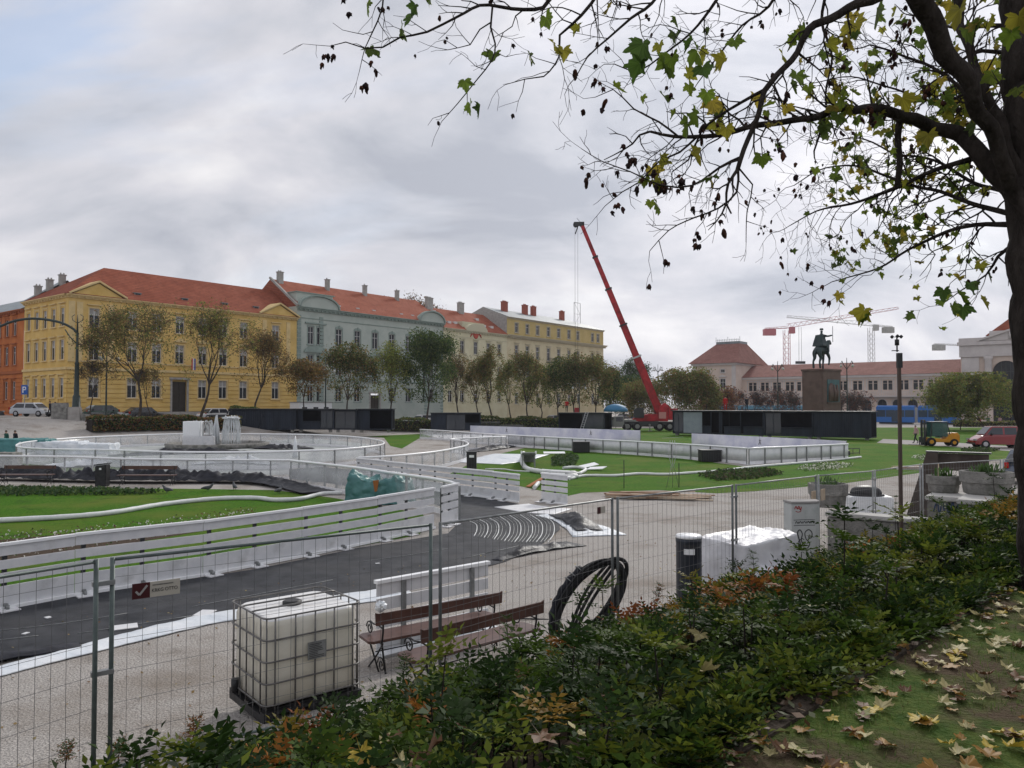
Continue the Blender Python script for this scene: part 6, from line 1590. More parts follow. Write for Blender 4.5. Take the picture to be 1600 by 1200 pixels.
curtain('water_curtain', .75, 2.4, 75, 1, 1.15); curtain('water_curtain', 1.0, 2.0, 60, 2, -1.3)
b = MB(); rr = random.Random(3)
for i in range(60): a = rr.uniform(0, 6.28); r_ = rr.uniform(0, .32); b.tube([(math.cos(a) * r_ - .15, math.sin(a) * r_, .3), (math.cos(a) * r_ * .7 - .15, math.sin(a) * r_ * .7, 1.6), (math.cos(a) * r_ * .3 - .15, math.sin(a) * r_ * .3, 2.6 + rr.uniform(-.4, .2))], [.08, .06, .02], 5)
b.build('water_jet', M_water, fo)
bm = bmesh.new(); bmesh.ops.create_icosphere(bm, subdivisions=3, radius=1)
for v in bm.verts: v.co = Vector((v.co.x * .7, v.co.y * .7, v.co.z * .12)) * (1 + .6 * mnoise.noise(v.co * 3))
me = bpy.data.meshes.new('water_crown'); bm.to_mesh(me); bm.free(); me.materials.append(M_water); link('water_crown', me, fo, (1.15, 0, 2.52))
b = MB(); b.smooth = True; b.lathe([(.04, 1.4), (.13, .9), (.18, .3), (.22, 0)], 8); b.tube([(0, 0, 0), (.02, 0, .9), (0, 0, 1.5)], [.16, .10, .02], 7)
P = gp(461, 716, 0); q = b.build('water_spout', M_water); q.location = (P.x, P.y, .05); tag(q, 'small single white water spout right of the big fountain', 'water spout')
# white stacked cube shapes behind the fountain
P = dp(302, 676, 66); o = thing('white_crates', 'stack of white fluted crates behind the fountain', 'crates', (P.x - .9, P.y, ground_z(P.x, P.y)), R(5))
b = MB(); b.box(0, 1.4, 0, 1.2, 1.0, 2.25)
for k in range(8): b.box(.08 + k * .17, .16 + k * .17, -.03, -.001, 1.05, 2.2)
b.build('upper_crate', M_rail, o); b = MB(); b.box(.0, 2.6, -.1, 1.3, .0, .99); b.build('lower_crate', M_whiteb, o, bevel=.05)
b = MB(); b.bar((1.7, 0, 1), (1.7, 0, 2.2), .06); b.bar((2.2, 0, 1), (2.2, 0, 2.2), .06); b.box(1.7, 2.25, 0, .5, 1.0, 1.06); b.box(1.7, 2.25, 0, .5, 2.14, 2.2); b.build('stand', M_curtain, o)
# white cloth covered mounds at the left and teal covered heap
for i, (px, py, w_, h_, lab, m_) in enumerate(((20, 688, 5.5, 1.1, 'long teal tarpaulin heap at the left edge beyond the ring', 'teal'), (85, 676, 4.2, .9, 'white covered heap just right of the teal one', 'w'), (140, 676, 3.6, .75, 'low white covered heap near the mast foot', 'w'))):
    P = dp(px, py, 58)
    draped('tarpaulin', lab, 'tarpaulin', (P.x, P.y, ground_z(P.x, P.y)), R(5), w_, 1.8, h_, mat('teal_tarp', (.045, .17, .17), .5, col2=(.07, .23, .23), vscale=2, bump=.5, bscale=6) if m_ == 'teal' else M_sheetw, i * 7, .1, .1)
P = dp(6, 700, 45); draped('covered_bench', 'beige covered box at the far left edge behind the ring', 'box', (P.x, P.y, 0), 0, 1.6, 1, .9, M_stone, 3, .04, .02)
P = dp(128, 668, 76); o = thing('stone_pier', 'pale stone pier with rough top at the foot of the curved mast', 'pier', (P.x - .6, P.y - 1.5, ground_z(P.x, P.y) - .3), R(20)); b = MB(); b.box(0, 1.1, 0, 1.1, 0, 1.5); b.build('block', M_plinth, o, bevel=.08); b = MB(); b.box(-1.4, -.02, .1, .9, .0, 1.9); b.build('step', M_stone, o, bevel=.05); b = MB(); b.box(1.12, 1.9, .1, .9, .0, .8); b.build('step', M_stone, o, bevel=.05)
# green tarp over machinery
P = gp(590, 790, 0); M_teal = mat('green_tarp', (.05, .16, .16), .45, col2=(.085, .22, .215), vscale=2.5, bump=.6, bscale=7)
draped('tarpaulin', 'blue green tarpaulin draped over machinery by the track bend', 'tarpaulin', (P.x - .05, P.y + .9, .02), R(4), 2.15, 1.2, .93, M_teal, 5, .17, .42, top=lambda x, y: -.10 * x - .16 * (1 if abs(x - .12) < .12 else 0) + .1 * math.sin(x * 9))
b = MB(); b.prism([(-.10, .80), (.12, .82), (.06, .42), (-.03, .38)], -.02, .0, 'y'); q = b.build('orange_strap', mat('orange_cloth', (.35, .12, .03), .7)); q.location = (P.x - .1, P.y + .13, .1); tag(q, 'small orange cloth hanging on the front of the green tarpaulin', 'cloth')
for x_ in (1.02, 1.30):
    b = MB(); b.bar((0, 0, 0), (.03, 0, .95), .035); b.bar((.0, 0, .55), (-.3, .05, .6), .025); q = b.build('steel_stake', M_dark); q.location = (P.x + x_, P.y + .7, .0); tag(q, ('left' if x_ < 1.1 else 'right') + ' dark steel stake standing right of the green tarpaulin', 'stake')
# far benches on the island and bin between
def far_bench(label, pa, pb, py):
    a = gp(pa, py, 0); c = gp(pb, py, 0); o = make_bench(label, (c.x, c.y, .02), math.pi + 0, (c - a).length); return o
far_bench('dark park bench at the far left edge of the lawn', 6, 85, 757)
far_bench('dark park bench right of the square litter bin on the lawn edge', 190, 275, 758)
P = gp(160, 759.5, 0); o = thing('litter_bin', 'square dark litter bin between the two far park benches', 'bin', (P.x, P.y, 0)); b = MB(); b.prism([(-.24, 0), (.24, 0), (.25, .98), (-.25, .92)], -.2, .2, 'y'); b.build('body', M_black, o, bevel=.02); b = MB(); b.prism([(-.28, .94), (.28, 1.0), (.28, 1.05), (-.28, .99)], -.24, .24, 'y'); b.build('lid', M_dark, o); b = MB(); b.box(-.05, .05, -.215, -.2005, .75, .84); b.build('sticker', M_rail, o)
# white hoses
def hose(label, pl, r, z=None, m=M_hose, name='white_hose'):
    z = z or r; P_ = curve_pts([gp(p[0], p[1], z) + Vector((0, 0, (p[2] if len(p) > 2 else 0))) for p in pl], .25); b = MB(); b.tube(P_, [r * (1 + .06 * math.sin(i * 2.2)) for i in range(len(P_))], 8)
    o = b.build(name, m); tag(o, label, 'hose'); return o
hose('long thick white hose crossing the near lawn towards the tarpaulin', [(-60, 816), (0, 813), (110, 807), (180, 800), (260, 787), (340, 779), (400, 778), (430, 781), (470, 779), (505, 771), (535, 770)], .085)
hose('white pipe bent out of the metal ramp into the grey pipe cluster', [(818, 716, .35), (815, 722, .1), (822, 731), (840, 736), (865, 738), (890, 739)], .13)
hose('white pipe running from the pipe cluster right across the lawn', [(890, 748), (915, 743), (960, 743), (1000, 740), (1040, 741), (1090, 738), (1130, 735), (1180, 729), (1240, 724), (1300, 719), (1345, 714)], .07)
hose('thin white pipe arching over the slatted panel end', [(835, 762), (848, 753, .15), (862, 747, .1), (885, 747), (905, 740), (915, 733), (900, 730), (880, 731)], .09)
hose('thin white hose lying on the lawn before the crumpled sheet', [(758, 733), (785, 733), (810, 736), (850, 737)], .04)
cl = thing('pipe_cluster', 'bundle of grey insulated pipes lying on the lawn near the slatted panel', 'pipes', gp(880, 741, 0)); rr = random.Random(8)
for k in range(7):
    b = MB(); P_ = [gp(845 + rr.uniform(0, 10), 735 + k * 1.3, .12) - cl.location, gp(870, 736 + k * 1.2 + rr.uniform(-1, 1), .16) - cl.location, gp(905 + rr.uniform(-8, 8), 738 + k * 1.0, .12) - cl.location]
    b.tube(curve_pts(P_, .2), .085, 8); b.build('pipe', M_galv if k % 2 else M_hose, cl)
# metal ramp / footbridge over the rink barrier
a = gp(825, 722, 0); c = dp(826, 697, 44); c.z = .9; o = thing('metal_ramp', 'grey metal plank ramp climbing to the rink barrier', 'ramp', a, math.atan2(c.y - a.y, c.x - a.x)); Lr = (c - a).length
b = MB(); 
n = 26
for k in range(n): t = k / n; b.box(t * Lr, t * Lr + Lr / n * .8, -.36, .36, .45 + .5 * t, .49 + .5 * t)
b.build('treads', M_galv, o); b = MB()
for s in (-.42, .42): b.bar((0, s, .48), (Lr, s, .98), .07, .16)
b.build('stringers', M_rail, o); b = MB()
for s in (-.36, .36):
    for t in (.05, .5, .95): b.bar((t * Lr, s, 0), (t * Lr, s, .45 + .5 * t), .06)
b.build('legs', M_galv, o); b = MB(); b.box(-.3, .0, -.4, .4, 0, .44); b.build('box', M_galv, o)
# white boards and timber
for i, (px, py, w_, h_, rz_) in enumerate(((918, 731, 1.2, .6, 20), (932, 735, 1.1, .5, -40), (866, 710, 1.6, .4, 5))):
    P = gp(px, py, 0); b = MB(); b.box(-w_ / 2, w_ / 2, -h_ / 2, h_ / 2, 0, .03); q = b.build('white_board', M_rail); q.location = (P.x, P.y, .02); q.rotation_euler = (R(8 + 4 * i), R(-10 + 5 * i), R(rz_))
    q.location.z = .12; tag(q, ['white square board lying on the lawn beside the pipes', 'tilted white board lying right of the square one on the lawn', 'flat white board on the lawn right of the ramp'][i], 'board')
rr = random.Random(12); ts = thing('timber_stack', 'spread stack of long raw timber boards on the gravel beyond the fence', 'timber', gp(1015, 778, 0))
for k in range(22):
    b = MB(); x = rr.uniform(-1.1, .5); y = rr.uniform(-.75, .75); L = rr.uniform(2.2, 3.9); a_ = R(rr.uniform(-10, 8) - 6); z_ = .03 + .04 * (k // 6)
    M_ = Matrix.Translation((x - .7, y, z_)) @ Matrix.Rotation(a_, 4, 'Z'); b.box(0, L, -.06, .06, 0, .035, M_); b.build('board', [M_wood, mat('timber_brown', (.22, .12, .08), .8, col2=(.32, .20, .13), vscale=3)][k % 3 == 0], ts)
ts = thing('timber_stack', 'small pile of pale and reddish boards on the lawn left of the dark hoarding', 'timber', gp(1405, 733, 0))
for k in range(9):
    b = MB(); M_ = Matrix.Translation((rr.uniform(-.6, .4), rr.uniform(-.5, .5), .03 + .05 * (k // 3))) @ Matrix.Rotation(R(rr.uniform(0, 18)), 4, 'Z'); b.box(0, 2.4, -.08, .08, 0, .04, M_); b.build('board', [M_wood, mat('timber_brown', (.2, .1, .07)), M_sash][k % 3], ts)
b = MB(); P0 = gp(828, 760, 0); b.bar((0, 0, .05), (1.0, 1.2, .5), .22, .04); q = b.build('orange_board', mat('orange_cloth', (.35, .12, .03))); q.location = (P0.x - .1, P0.y - .6, 0); tag(q, 'short orange brown board leaning beside the gap in the slatted barrier', 'board')
# wire figures on the lawn and thin stakes
for i, (px, py, hh) in enumerate(((1051, 762, 2.0), (975, 763, 1.25), (1061, 762, 1.1))):
    P = gp(px, py, 0)
    if i == 0:
        o = thing('wire_frame', 'spindly white wire frame figure standing on the lawn', 'wire frame', (P.x, P.y, 0)); b = MB(); rr = random.Random(3)
        for s in (-1, 0, 1): b.tube([(s * .3, s * .1, 0), (s * .05, 0, 1.0), (s * .18, 0, 1.5), (s * .1, 0, 2.1)], .012, 5)
        for z_ in (1.5, 1.9, 2.2): b.tube([(-.45, 0, z_), (.5, .05, z_ + .05)], .008, 4)
        b.build('wires', M_rim, o)
    else:
        b = MB(); b.bar((0, 0, 0), (0, 0, hh), .03); q = b.build('thin_stake', M_dark); q.location = P; tag(q, ('left' if i == 1 else 'right') + ' thin dark stake at the front edge of the far lawn', 'stake')
# frames and barrows in front of right rink side
rr = random.Random(14)
P0 = gp(1195, 724, 0); P1 = gp(1340, 708, 0)
o = thing('pipe_rack', 'low metal frames and hose ends lying along the side of the right rink', 'frames', P0)
for k in range(7):
    q = (P1 - P0) * (k / 7); b = MB(); w_ = 1.2
    for z_ in (.08, .42): b.tube([q + Vector((0, 0, z_)), q + Vector((w_, .5, z_))], .03, 6)
    for t in (0, .5, 1): b.tube([q + Vector((w_ * t, .5 * t, 0)), q + Vector((w_ * t, .5 * t, .42))], .022, 6)
    b.build('frame', M_galv if k % 3 else M_dark, o)
for k in range(4):
    q = (P1 - P0) * (.25 + k * .16); b = MB(); b.box(0, .9, 0, .5, .05, .35); c_ = b.build('block', M_dark if k % 2 else M_whiteb, o); c_.location = q + Vector((0, -.3, 0))
# low fence at foot of the path by the street: hedge

# thin pale tubes curving over the dark mat at the bend, and faint seams along the straight
rr = random.Random(19); tb = thing('cooling_tubes', 'thin pale tubes curving in arcs over the dark track at the bend', 'tubes', (0, 0, 0))
for k in range(22):
    x0 = 742 + k * 5.6 + rr.uniform(-1.5, 1.5); h0 = 8 + 20 * min(1, (k + 3) / 14)
    pl = [gp(x0 - 5 - h0 * .28, 822 - h0 * .62, .028), gp(x0 + h0 * .12, 822 - h0 * .2, .028), gp(x0 + h0 * .18, 826 + h0 * .25, .028), gp(x0 - h0 * .15, 830 + h0 * .62, .028)]
    b = MB(); b.tube(curve_pts(pl, .12), .009 if k % 3 else .014, 5); b.build('tube', M_hose if k % 3 == 0 else M_galv, tb)
sm_ = thing('mat_seams', 'faint pale seams running along the dark track mat', 'seams', (0, 0, 0))
for pl in ([(0, 985), (90, 975), (200, 958)], [(0, 1000), (60, 993)], [(560, 878), (640, 867), (700, 857)], [(720, 873), (770, 862), (810, 853)], [(300, 948), (420, 925), (520, 906)], [(120, 990), (300, 962)]):
    b = MB(); b.tube(curve_pts([gp(x, y, .020) for x, y in pl], .3), .008, 4); b.build('seam', M_galv, sm_)
for i, (x, y, s) in enumerate(((193, 982, .42), (320, 960, .38), (75, 967, .12), (590, 882, .1), (40, 992, .1))):
    P = gp(x, y, 0); b = MB(); b.box(-s / 2, s / 2, -s * .35, s * .35, 0, .012); q = b.build('plastic_plate', M_whiteb, loc=(P.x, P.y, .020)); q.rotation_euler = (0, 0, .5 + i)
    tag(q, ['larger white plate lying on the track left of the tank', 'white plate lying on the track just behind the tank', 'tiny white scrap on the dark track at the left', 'tiny white scrap on the track before the spare white panel', 'small white scrap on the track nearest the left edge'][i], 'plate')

# pigeons on the lawn
M_pig = mat('pigeon_grey', (.06, .065, .075), .7)
for i, (px, py, rz_) in enumerate(((324, 768, .4), (367, 766, 2.2), (435, 772, 1.2), (262, 771, 2.9))):
    P = gp(px, py, 0); o = skinned('pigeon', [(0, 0, .12), (.09, 0, .13), (.14, 0, .20), (.17, 0, .235), (.205, 0, .225), (-.10, 0, .11), (-.19, 0, .09), (.01, .03, .06), (.02, .03, .012), (.01, -.03, .06), (.02, -.03, .012)],
        [(0, 1), (1, 2), (2, 3), (3, 4), (0, 5), (5, 6), (0, 7), (7, 8), (0, 9), (9, 10)], [.065, .055, .03, .03, .008, .045, (.03, .012), .012, .007, .012, .007], 0, [M_pig], lambda c: 0, loc=(P.x, P.y, .01), rz=rz_, sub=1)
    o.scale = (1.4, 1.4, 1.4); tag(o, ['grey pigeon pecking on the near lawn, left of the middle', 'grey pigeon on the near lawn, second from right', 'grey pigeon on the near lawn, nearest the tarpaulin', 'grey pigeon at the end of the low leafy plants'][i], 'pigeon')
flat('soil', pxs([(-60, 850), (0, 844), (200, 827), (400, 802), (400, 816), (200, 850), (0, 878), (-60, 886)]), .011, M_soil)
# ------------------------------------------------------------------ trees and hedges
M_leaf = leafmat('tree_leaf', .75, .42, .08)
M_bark = mat('bark', (.045, .036, .03), .95, col2=(.085, .07, .06), vscale=6, bump=.8, bscale=18, stretch=(1, 1, .3))
M_barkd = mat('bark_dark', (.022, .018, .016), .95, col2=(.05, .042, .038), vscale=9, bump=.9, bscale=30, stretch=(1, 1, .4))
nr = np.random.default_rng(5)
def rot_quads(C, size, asp=1.0, flat=0.0):
    """randomly turned leaf quads at centres C"""
    n = len(C); a = nr.normal(size=(n, 3)); a[:, 2] += flat * 2; a /= np.linalg.norm(a, axis=1)[:, None]
    b = nr.normal(size=(n, 3)); b -= a * (a * b).sum(1)[:, None]; b /= np.linalg.norm(b, axis=1)[:, None]; c = np.cross(a, b)
    s = size * nr.uniform(.6, 1.3, n)[:, None]
    V_ = np.stack([C - b * s * .5, C + c * s * .32 * asp, C + b * s * .5, C - c * s * .32 * asp], 1).reshape(-1, 3)
    return V_, np.arange(n * 4).reshape(n, 4)
def pal(n, cols, var=.25):
    cols = np.array(cols); k = nr.integers(0, len(cols), n); c = cols[k] * nr.uniform(1 - var, 1 + var, n)[:, None] * 1.15; return c
def grow(base, H, cr, seed, spread=.45, levels=4, trunk_h=.3, r0=None, lean=0.0, n_main=5):
    """tapering trunk with limbs that divide; returns tubes and the tips"""
    rr = random.Random(seed); tubes = []; tips = []
    r0 = r0 or H * .013
    def seg(p, d, L, r, lev):
        pts = [p]; q = p.copy(); dd = d.copy(); k = 4
        for i in range(k):
            dd = (dd + Vector((rr.gauss(0, .12), rr.gauss(0, .12), rr.gauss(.05, .07)))).normalized(); q = q + dd * L / k; pts.append(q.copy())
        r1 = r * .6; tubes.append((pts, [r + (r1 - r) * i / k for i in range(k + 1)]))
        if lev >= levels: tips.append((pts[-1], dd)); tips.append((pts[-3], dd)); return
        if lev >= 2: tips.append((pts[-1], dd))
        n = rr.choice([2, 3, 3]) if lev else n_main
        for i in range(n):
            a = 2 * math.pi * i / n + rr.uniform(-.5, .5); t = spread * rr.uniform(.6, 1.3); o = dd.orthogonal().normalized(); o2 = dd.cross(o)
            nd = (dd * math.cos(t) + (o * math.cos(a) + o2 * math.sin(a)) * math.sin(t)).normalized()
            st = pts[-1] if rr.random() < .6 or lev == 0 else pts[-2]
            seg(st, nd, L * rr.uniform(.62, .85), r1 * rr.uniform(.7, .95), lev + 1)
    th = H * trunk_h
    seg(Vector(base), Vector((lean, 0, 1)).normalized(), th, r0, 0)
    return tubes, tips
def park_tree(label, px, py_top, Z, wpx, cols, leaves, H_trunk=.3, seed=1, lsize=.26, bare=.0, name='street_tree', spread=.42, basez=None, group=None, v_off=0, shape=(1, 1), bark=None):
    P = dp(px, 632, Z); gz = ground_z(P.x, P.y) if basez is None else basez; top = dp(px, py_top, Z).z; H = top - gz; cr = wpx / F * Z / 2
    o = thing(name, label, 'tree', (P.x, P.y, gz)); tubes, tips = grow((0, 0, 0), H, cr, seed, spread, 4, H_trunk, lean=random.Random(seed).uniform(-.06, .06))
    # scale limbs to the crown's size
    T = np.array([t[0][:] for t in tips]); hx = np.percentile(np.abs(T[:, :2]), 92); hz = T[:, 2].max()
    sx = cr * .86 / max(hx, .1); z0 = H * H_trunk
    def fit(p):
        z = p[2]; t = z if z <= z0 else z0 + (z - z0) * (H * .97 - z0) / (hz - z0); f = 1 if z <= z0 * .8 else 1 + (sx - 1) * min(1, (z - z0 * .8) / (z0 * .6)); return Vector((p[0] * f, p[1] * f, t))
    b = MB(); r_off = random.Random(seed + 7)
    for pts, rad in tubes: b.tube([fit(p) for p in pts], rad, 5 if rad[0] < .05 else 7, caps=False)
    # thin twigs
    tp = [fit(t[0]) for t in tips]
    for p in tp:
        for k in range(3):
            d = Vector((r_off.gauss(0, 1), r_off.gauss(0, 1), r_off.gauss(.4, .7))).normalized() * r_off.uniform(.5, 1.1) * cr * .28
            b.tube([p, p + d * .5 + Vector((0, 0, .05)), p + d], [.022, .016, .008], 3, caps=False)
    b.build('trunk', bark or M_bark, o, recalc=False)
    # leaf clumps round the tips, kept inside an uneven crown
    tp = np.array([p[:] for p in tp]); keep = tp[nr.random(len(tp)) > bare]; n = int(leaves * 2.1); lsize *= .82; k = nr.integers(0, len(keep), n)
    C = keep[k] + nr.normal(size=(n, 3)) * np.array([cr * .15, cr * .15, cr * .14])
    # some loose volume fill with clumping
    m = int(n * .8); a = nr.uniform(0, 6.28, m); rad = cr * np.sqrt(nr.uniform(.1, 1, m)) * shape[0]; zc = z0 + (H - z0) * nr.beta(1.6, 1.5, m); tt = (zc - z0) / (H - z0)
    env = np.sin(np.clip(tt * .86 + .14, 0, 1) * np.pi) ** .6
    V2 = np.stack([np.cos(a) * rad * env, np.sin(a) * rad * env, zc], 1)
    ns = np.array([mnoise.noise(Vector(v * (1.6 / max(cr * .55, .8))) + Vector((seed, 0, 0))) for v in V2]); V2 = V2[ns > -.02 + bare * .15]
    C = np.concatenate([C, V2]); C[:, 2] = np.clip(C[:, 2], z0 * .8, H * 1.02)
    V_, F_ = rot_quads(C, lsize, 1.2); link('crown', np_mesh('crown', V_, F_, M_leaf, pal(len(C), cols)), o)
    return o
BR = [(0.203, 0.121, 0.054), (0.162, 0.142, 0.054), (0.230, 0.155, 0.061), (0.121, 0.121, 0.041)]
BG = [(0.123, 0.156, 0.046), (0.165, 0.173, 0.057), (0.215, 0.173, 0.066), (0.090, 0.123, 0.037)]
YG = [(0.198, 0.231, 0.050), (0.148, 0.198, 0.050), (0.264, 0.248, 0.057), (0.116, 0.148, 0.041)]
DG = [(0.030, 0.061, 0.022), (0.047, 0.081, 0.027), (0.068, 0.095, 0.034)]
OR = [(0.257, 0.135, 0.047), (0.149, 0.088, 0.034), (0.108, 0.095, 0.034)]
RD = [(0.176, 0.068, 0.041), (0.121, 0.061, 0.047), (0.095, 0.068, 0.047)]
G_ = 'trees along the street'
park_tree('tall broad street tree with thinning brown green leaves before the yellow building, left', 217, 474, 84, 122, BG + BR, 2600, .33, 1, .24, .25)
park_tree('tall sparse yellow green street tree in front of the yellow building, middle', 313, 470, 91, 92, YG + BR, 1900, .30, 2, .22, .35)
park_tree('brown leaved half bare street tree before the right part of the yellow building', 397, 512, 98, 82, BR + OR, 1700, .36, 3, .24, .35)
park_tree('small nearly bare tree beside the curved mast', 141, 560, 82, 66, BR, 240, .42, 4, .22, .6, spread=.6)
park_tree('short bare sapling between the two tall yellow building trees', 237, 575, 88, 48, BR, 500, .4, 5, .2, .3)
park_tree('small round orange brown tree between the yellow and grey green buildings', 474, 560, 97, 66, OR + BR, 2100, .38, 6, .26)
park_tree('brown topped green street tree left of the grey green building door', 543, 533, 106, 72, BR + BG + DG, 2900, .26, 7, .3)
park_tree('light yellow green street tree before the grey green building centre', 607, 533, 110, 66, YG, 1900, .24, 8, .28, .15)
park_tree('dense dark green street tree, the darkest of the row', 668, 516, 112, 88, DG + BG[:1], 5200, .22, 9, .32)
park_tree('sparse orange brown street tree before the cream building, left', 718, 545, 124, 46, BR, 1000, .25, 10, .26, .3)
park_tree('slender brown green street tree below the cream building gable', 749, 556, 128, 46, BG + BR, 1500, .28, 11, .28, .1)
park_tree('tall brown tipped street tree at the right of the cream building', 771, 538, 120, 50, BG + BR, 1900, .28, 12, .28, .1)
park_tree('narrow brown green street tree at the corner of cream and beige buildings', 799, 562, 132, 44, BG, 1400, .3, 13, .28, .1)
park_tree('dark stemmed street tree below the beige building left windows', 824, 548, 122, 52, BG + BR[:1], 1700, .3, 14, .28, .15)
park_tree('green street tree below the beige building balconies', 846, 570, 130, 48, BG + YG[:1], 1700, .28, 15, .3)
park_tree('bushy dark green street tree below the beige building centre', 873, 556, 126, 56, DG + BG, 2900, .26, 16, .3)
park_tree('brown green street tree left of the pale globe lamp', 902, 549, 128, 52, BG + BR[:2], 2100, .28, 17, .3)
park_tree('brown green street tree right of the pale globe lamp', 930, 551, 126, 60, BG + BR[:1], 2600, .28, 18, .3)
park_tree('green street tree at the end of the beige building', 955, 572, 132, 44, DG + BG, 1900, .26, 19, .3)
park_tree('tall airy dark tree with sky showing through behind the crane boom', 990, 556, 190, 48, DG, 1500, .3, 20, .42, .35)
park_tree('broad dark green tree left behind the crane truck', 975, 588, 160, 70, DG, 4200, .15, 21, .42)
park_tree('rusty brown green round tree directly behind the crane turntable', 1003, 592, 140, 72, BR + BG, 3800, .15, 22, .36)
park_tree('wide olive brown tree right of the crane boom', 1052, 576, 135, 84, BG + BR[:1], 5200, .15, 23, .36)
park_tree('olive brown tree standing before the station pavilion', 1086, 580, 132, 66, BG + BR[:1], 3600, .15, 24, .36)
park_tree('reddish purple bush before the station pavilion', 1122, 604, 135, 60, RD + BR[:1], 1700, .15, 25, .34, .1)
for i, (px, w) in enumerate(((1152, 44), (1178, 40), (1205, 48), (1236, 44), (1326, 46), (1352, 40))):
    park_tree(['greyish bare branched park tree before the station wing, leftmost', 'greyish half bare tree left of the ornate lamp', 'russet half bare tree behind the ornate lamp', 'russet half bare tree left of the monument', 'grey half bare tree right of the monument', 'grey half bare tree left of the bright blue tram'][i], px, 606 + (i % 2) * 4, 140, w, RD + [(.08, .07, .075), (.06, .06, .07)], 380, .2, 30 + i, .3, .4, spread=.55)
park_tree('yellowing olive tree with broad crown before the station hall, far right', 1538, 583, 105, 122, YG[1:] + BG + [(.15, .12, .03)], 8200, .2, 40, .30)
park_tree('reddish autumn tree top rising behind the roofs', 656, 459, 185, 66, RD + OR, 1500, .55, 41, .5, .25, basez=3)
park_tree('low dark shrub like tree at the far right edge by the hall', 1500, 612, 112, 66, BG + YG[1:2], 3000, .15, 42, .3)
# hedges
def hedge(label, pts, h, w, cols, n, lsize=.16, name='hedge'):
    P_ = curve_pts(pts, .5); acc = [0]
    for i in range(1, len(P_)): acc.append(acc[-1] + (P_[i] - P_[i - 1]).length)
    t = nr.uniform(0, acc[-1], n); idx = np.searchsorted(acc, t) - 1; idx = np.clip(idx, 0, len(P_) - 2)
    A = np.array([p[:] for p in P_]); s = (t - np.array(acc)[idx]) / np.maximum(np.diff(acc)[idx], 1e-6); base = A[idx] + (A[idx + 1] - A[idx]) * s[:, None]
    d = A[idx + 1] - A[idx]; d /= np.linalg.norm(d, axis=1)[:, None]; nn_ = np.stack([-d[:, 1], d[:, 0], 0 * d[:, 0]], 1)
    q = nr.uniform(-1, 1, n); face = nr.random(n); q = np.where(face < .55, np.sign(q) * nr.uniform(.85, 1.05, n), q); z = np.where(face < .55, nr.uniform(0, 1, n), nr.uniform(.88, 1.08, n))
    C = base + nn_ * (q * w / 2)[:, None]; C[:, 2] += z * h * (1 + .1 * np.sin(t * .9) + .05 * np.sin(t * 2.7))
    V_, F_ = rot_quads(C, lsize, 1.3); o = thing(name, label, 'hedge', (0, 0, 0))
    link('foliage', np_mesh('foliage', V_, F_, M_leaf, pal(len(C), cols)), o)
    b = MB()
    for i in range(0, len(P_) - 1):
        a, c = P_[i], P_[i + 1]; b.bar(a + Vector((0, 0, h * .42)), c + Vector((0, 0, h * .42)), w * .7, h * .84)
    b.build('branches', M_barkd, o, recalc=False); return o
def hz(px, Z, dz=0): P = dp(px, 640, Z); return Vector((P.x, P.y, ground_z(P.x, P.y) + dz))
hedge('long clipped hedge with brown patches along the street behind the fountain', [hz(140, 71.6), hz(250, 77.2), hz(372, 83.6)], 1.28, 1.6, DG + BR[:2] + RD[:1], 9000, .2)
hedge('clipped hedge behind the glazed dark kiosks', [hz(360, 93), hz(560, 96), hz(700, 103)], 1.5, 1.4, DG + BG, 7000, .22)
hedge('low green hedge beyond the stacked frames left of the crane', [hz(745, 112), hz(820, 116), hz(945, 122)], 1.6, 1.6, DG + BG, 6000, .24)
hedge('clipped green hedge before the tram stop at far right', [hz(1490, 128), hz(1700, 124)], .9, 1.2, BG, 2500, .24)
# planting beds in the lawns
def bedplants(label, outl, n, cols, h=.18, size=.16, name='flower_bed'):
    P_ = [gp(*p) for p in outl]; A = np.array([p[:2] for p in P_]); lo, hi = A.min(0), A.max(0); C = []
    while len(C) < n:
        q = nr.uniform(lo, hi); ins = False; j = len(A) - 1
        for i in range(len(A)):
            if (A[i, 1] > q[1]) != (A[j, 1] > q[1]) and q[0] < (A[j, 0] - A[i, 0]) * (q[1] - A[i, 1]) / (A[j, 1] - A[i, 1]) + A[i, 0]: ins = not ins
            j = i
        if ins: C.append((q[0], q[1], nr.uniform(.02, h)))
    C = np.array(C); V_, F_ = rot_quads(C, size, 1.3, .3); return tag(link(name, np_mesh(name, V_, F_, M_leaf, pal(len(C), cols))), label, kind='stuff')
bedplants('low leafy plants bedded along the back of the near lawn', [(-120, 765), (0, 764), (150, 766), (262, 770), (215, 774), (0, 776), (-120, 778)], 2600, DG + [(.06, .10, .05)], .2, .14)
bedplants('low grey green plants in the lawn right of the ramp', [(862, 716), (890, 711), (905, 716), (898, 728), (862, 729)], 1300, DG + [(.08, .11, .07)], .2, .16)
bedplants('low dark plants in the lens shaped bed in front of the right rink', [(1090, 744), (1130, 737), (1200, 735), (1225, 741), (1180, 749), (1120, 752)], 2000, DG + [(.07, .06, .04)], .2, .15)
bedplants('small white flowers in the bed right of the rink corner', [(1245, 733), (1290, 725), (1335, 728), (1300, 736), (1260, 737)], 700, [(.5, .5, .45), (.08, .12, .05)], .2, .10)
bedplants('small white flowers bedded beyond the dark hoarding', [(1425, 716), (1460, 710), (1500, 712), (1490, 718), (1440, 720)], 600, [(.45, .45, .4), (.08, .12, .05)], .2, .12)
bedplants('row of small white flowers growing along the slatted barrier', [(-60, 848), (0, 842), (200, 825), (400, 800), (400, 814), (200, 850), (0, 878), (-60, 886)], 1500, [(.5, .5, .46), (.07, .10, .04), (.13, .08, .05)], .25, .06)
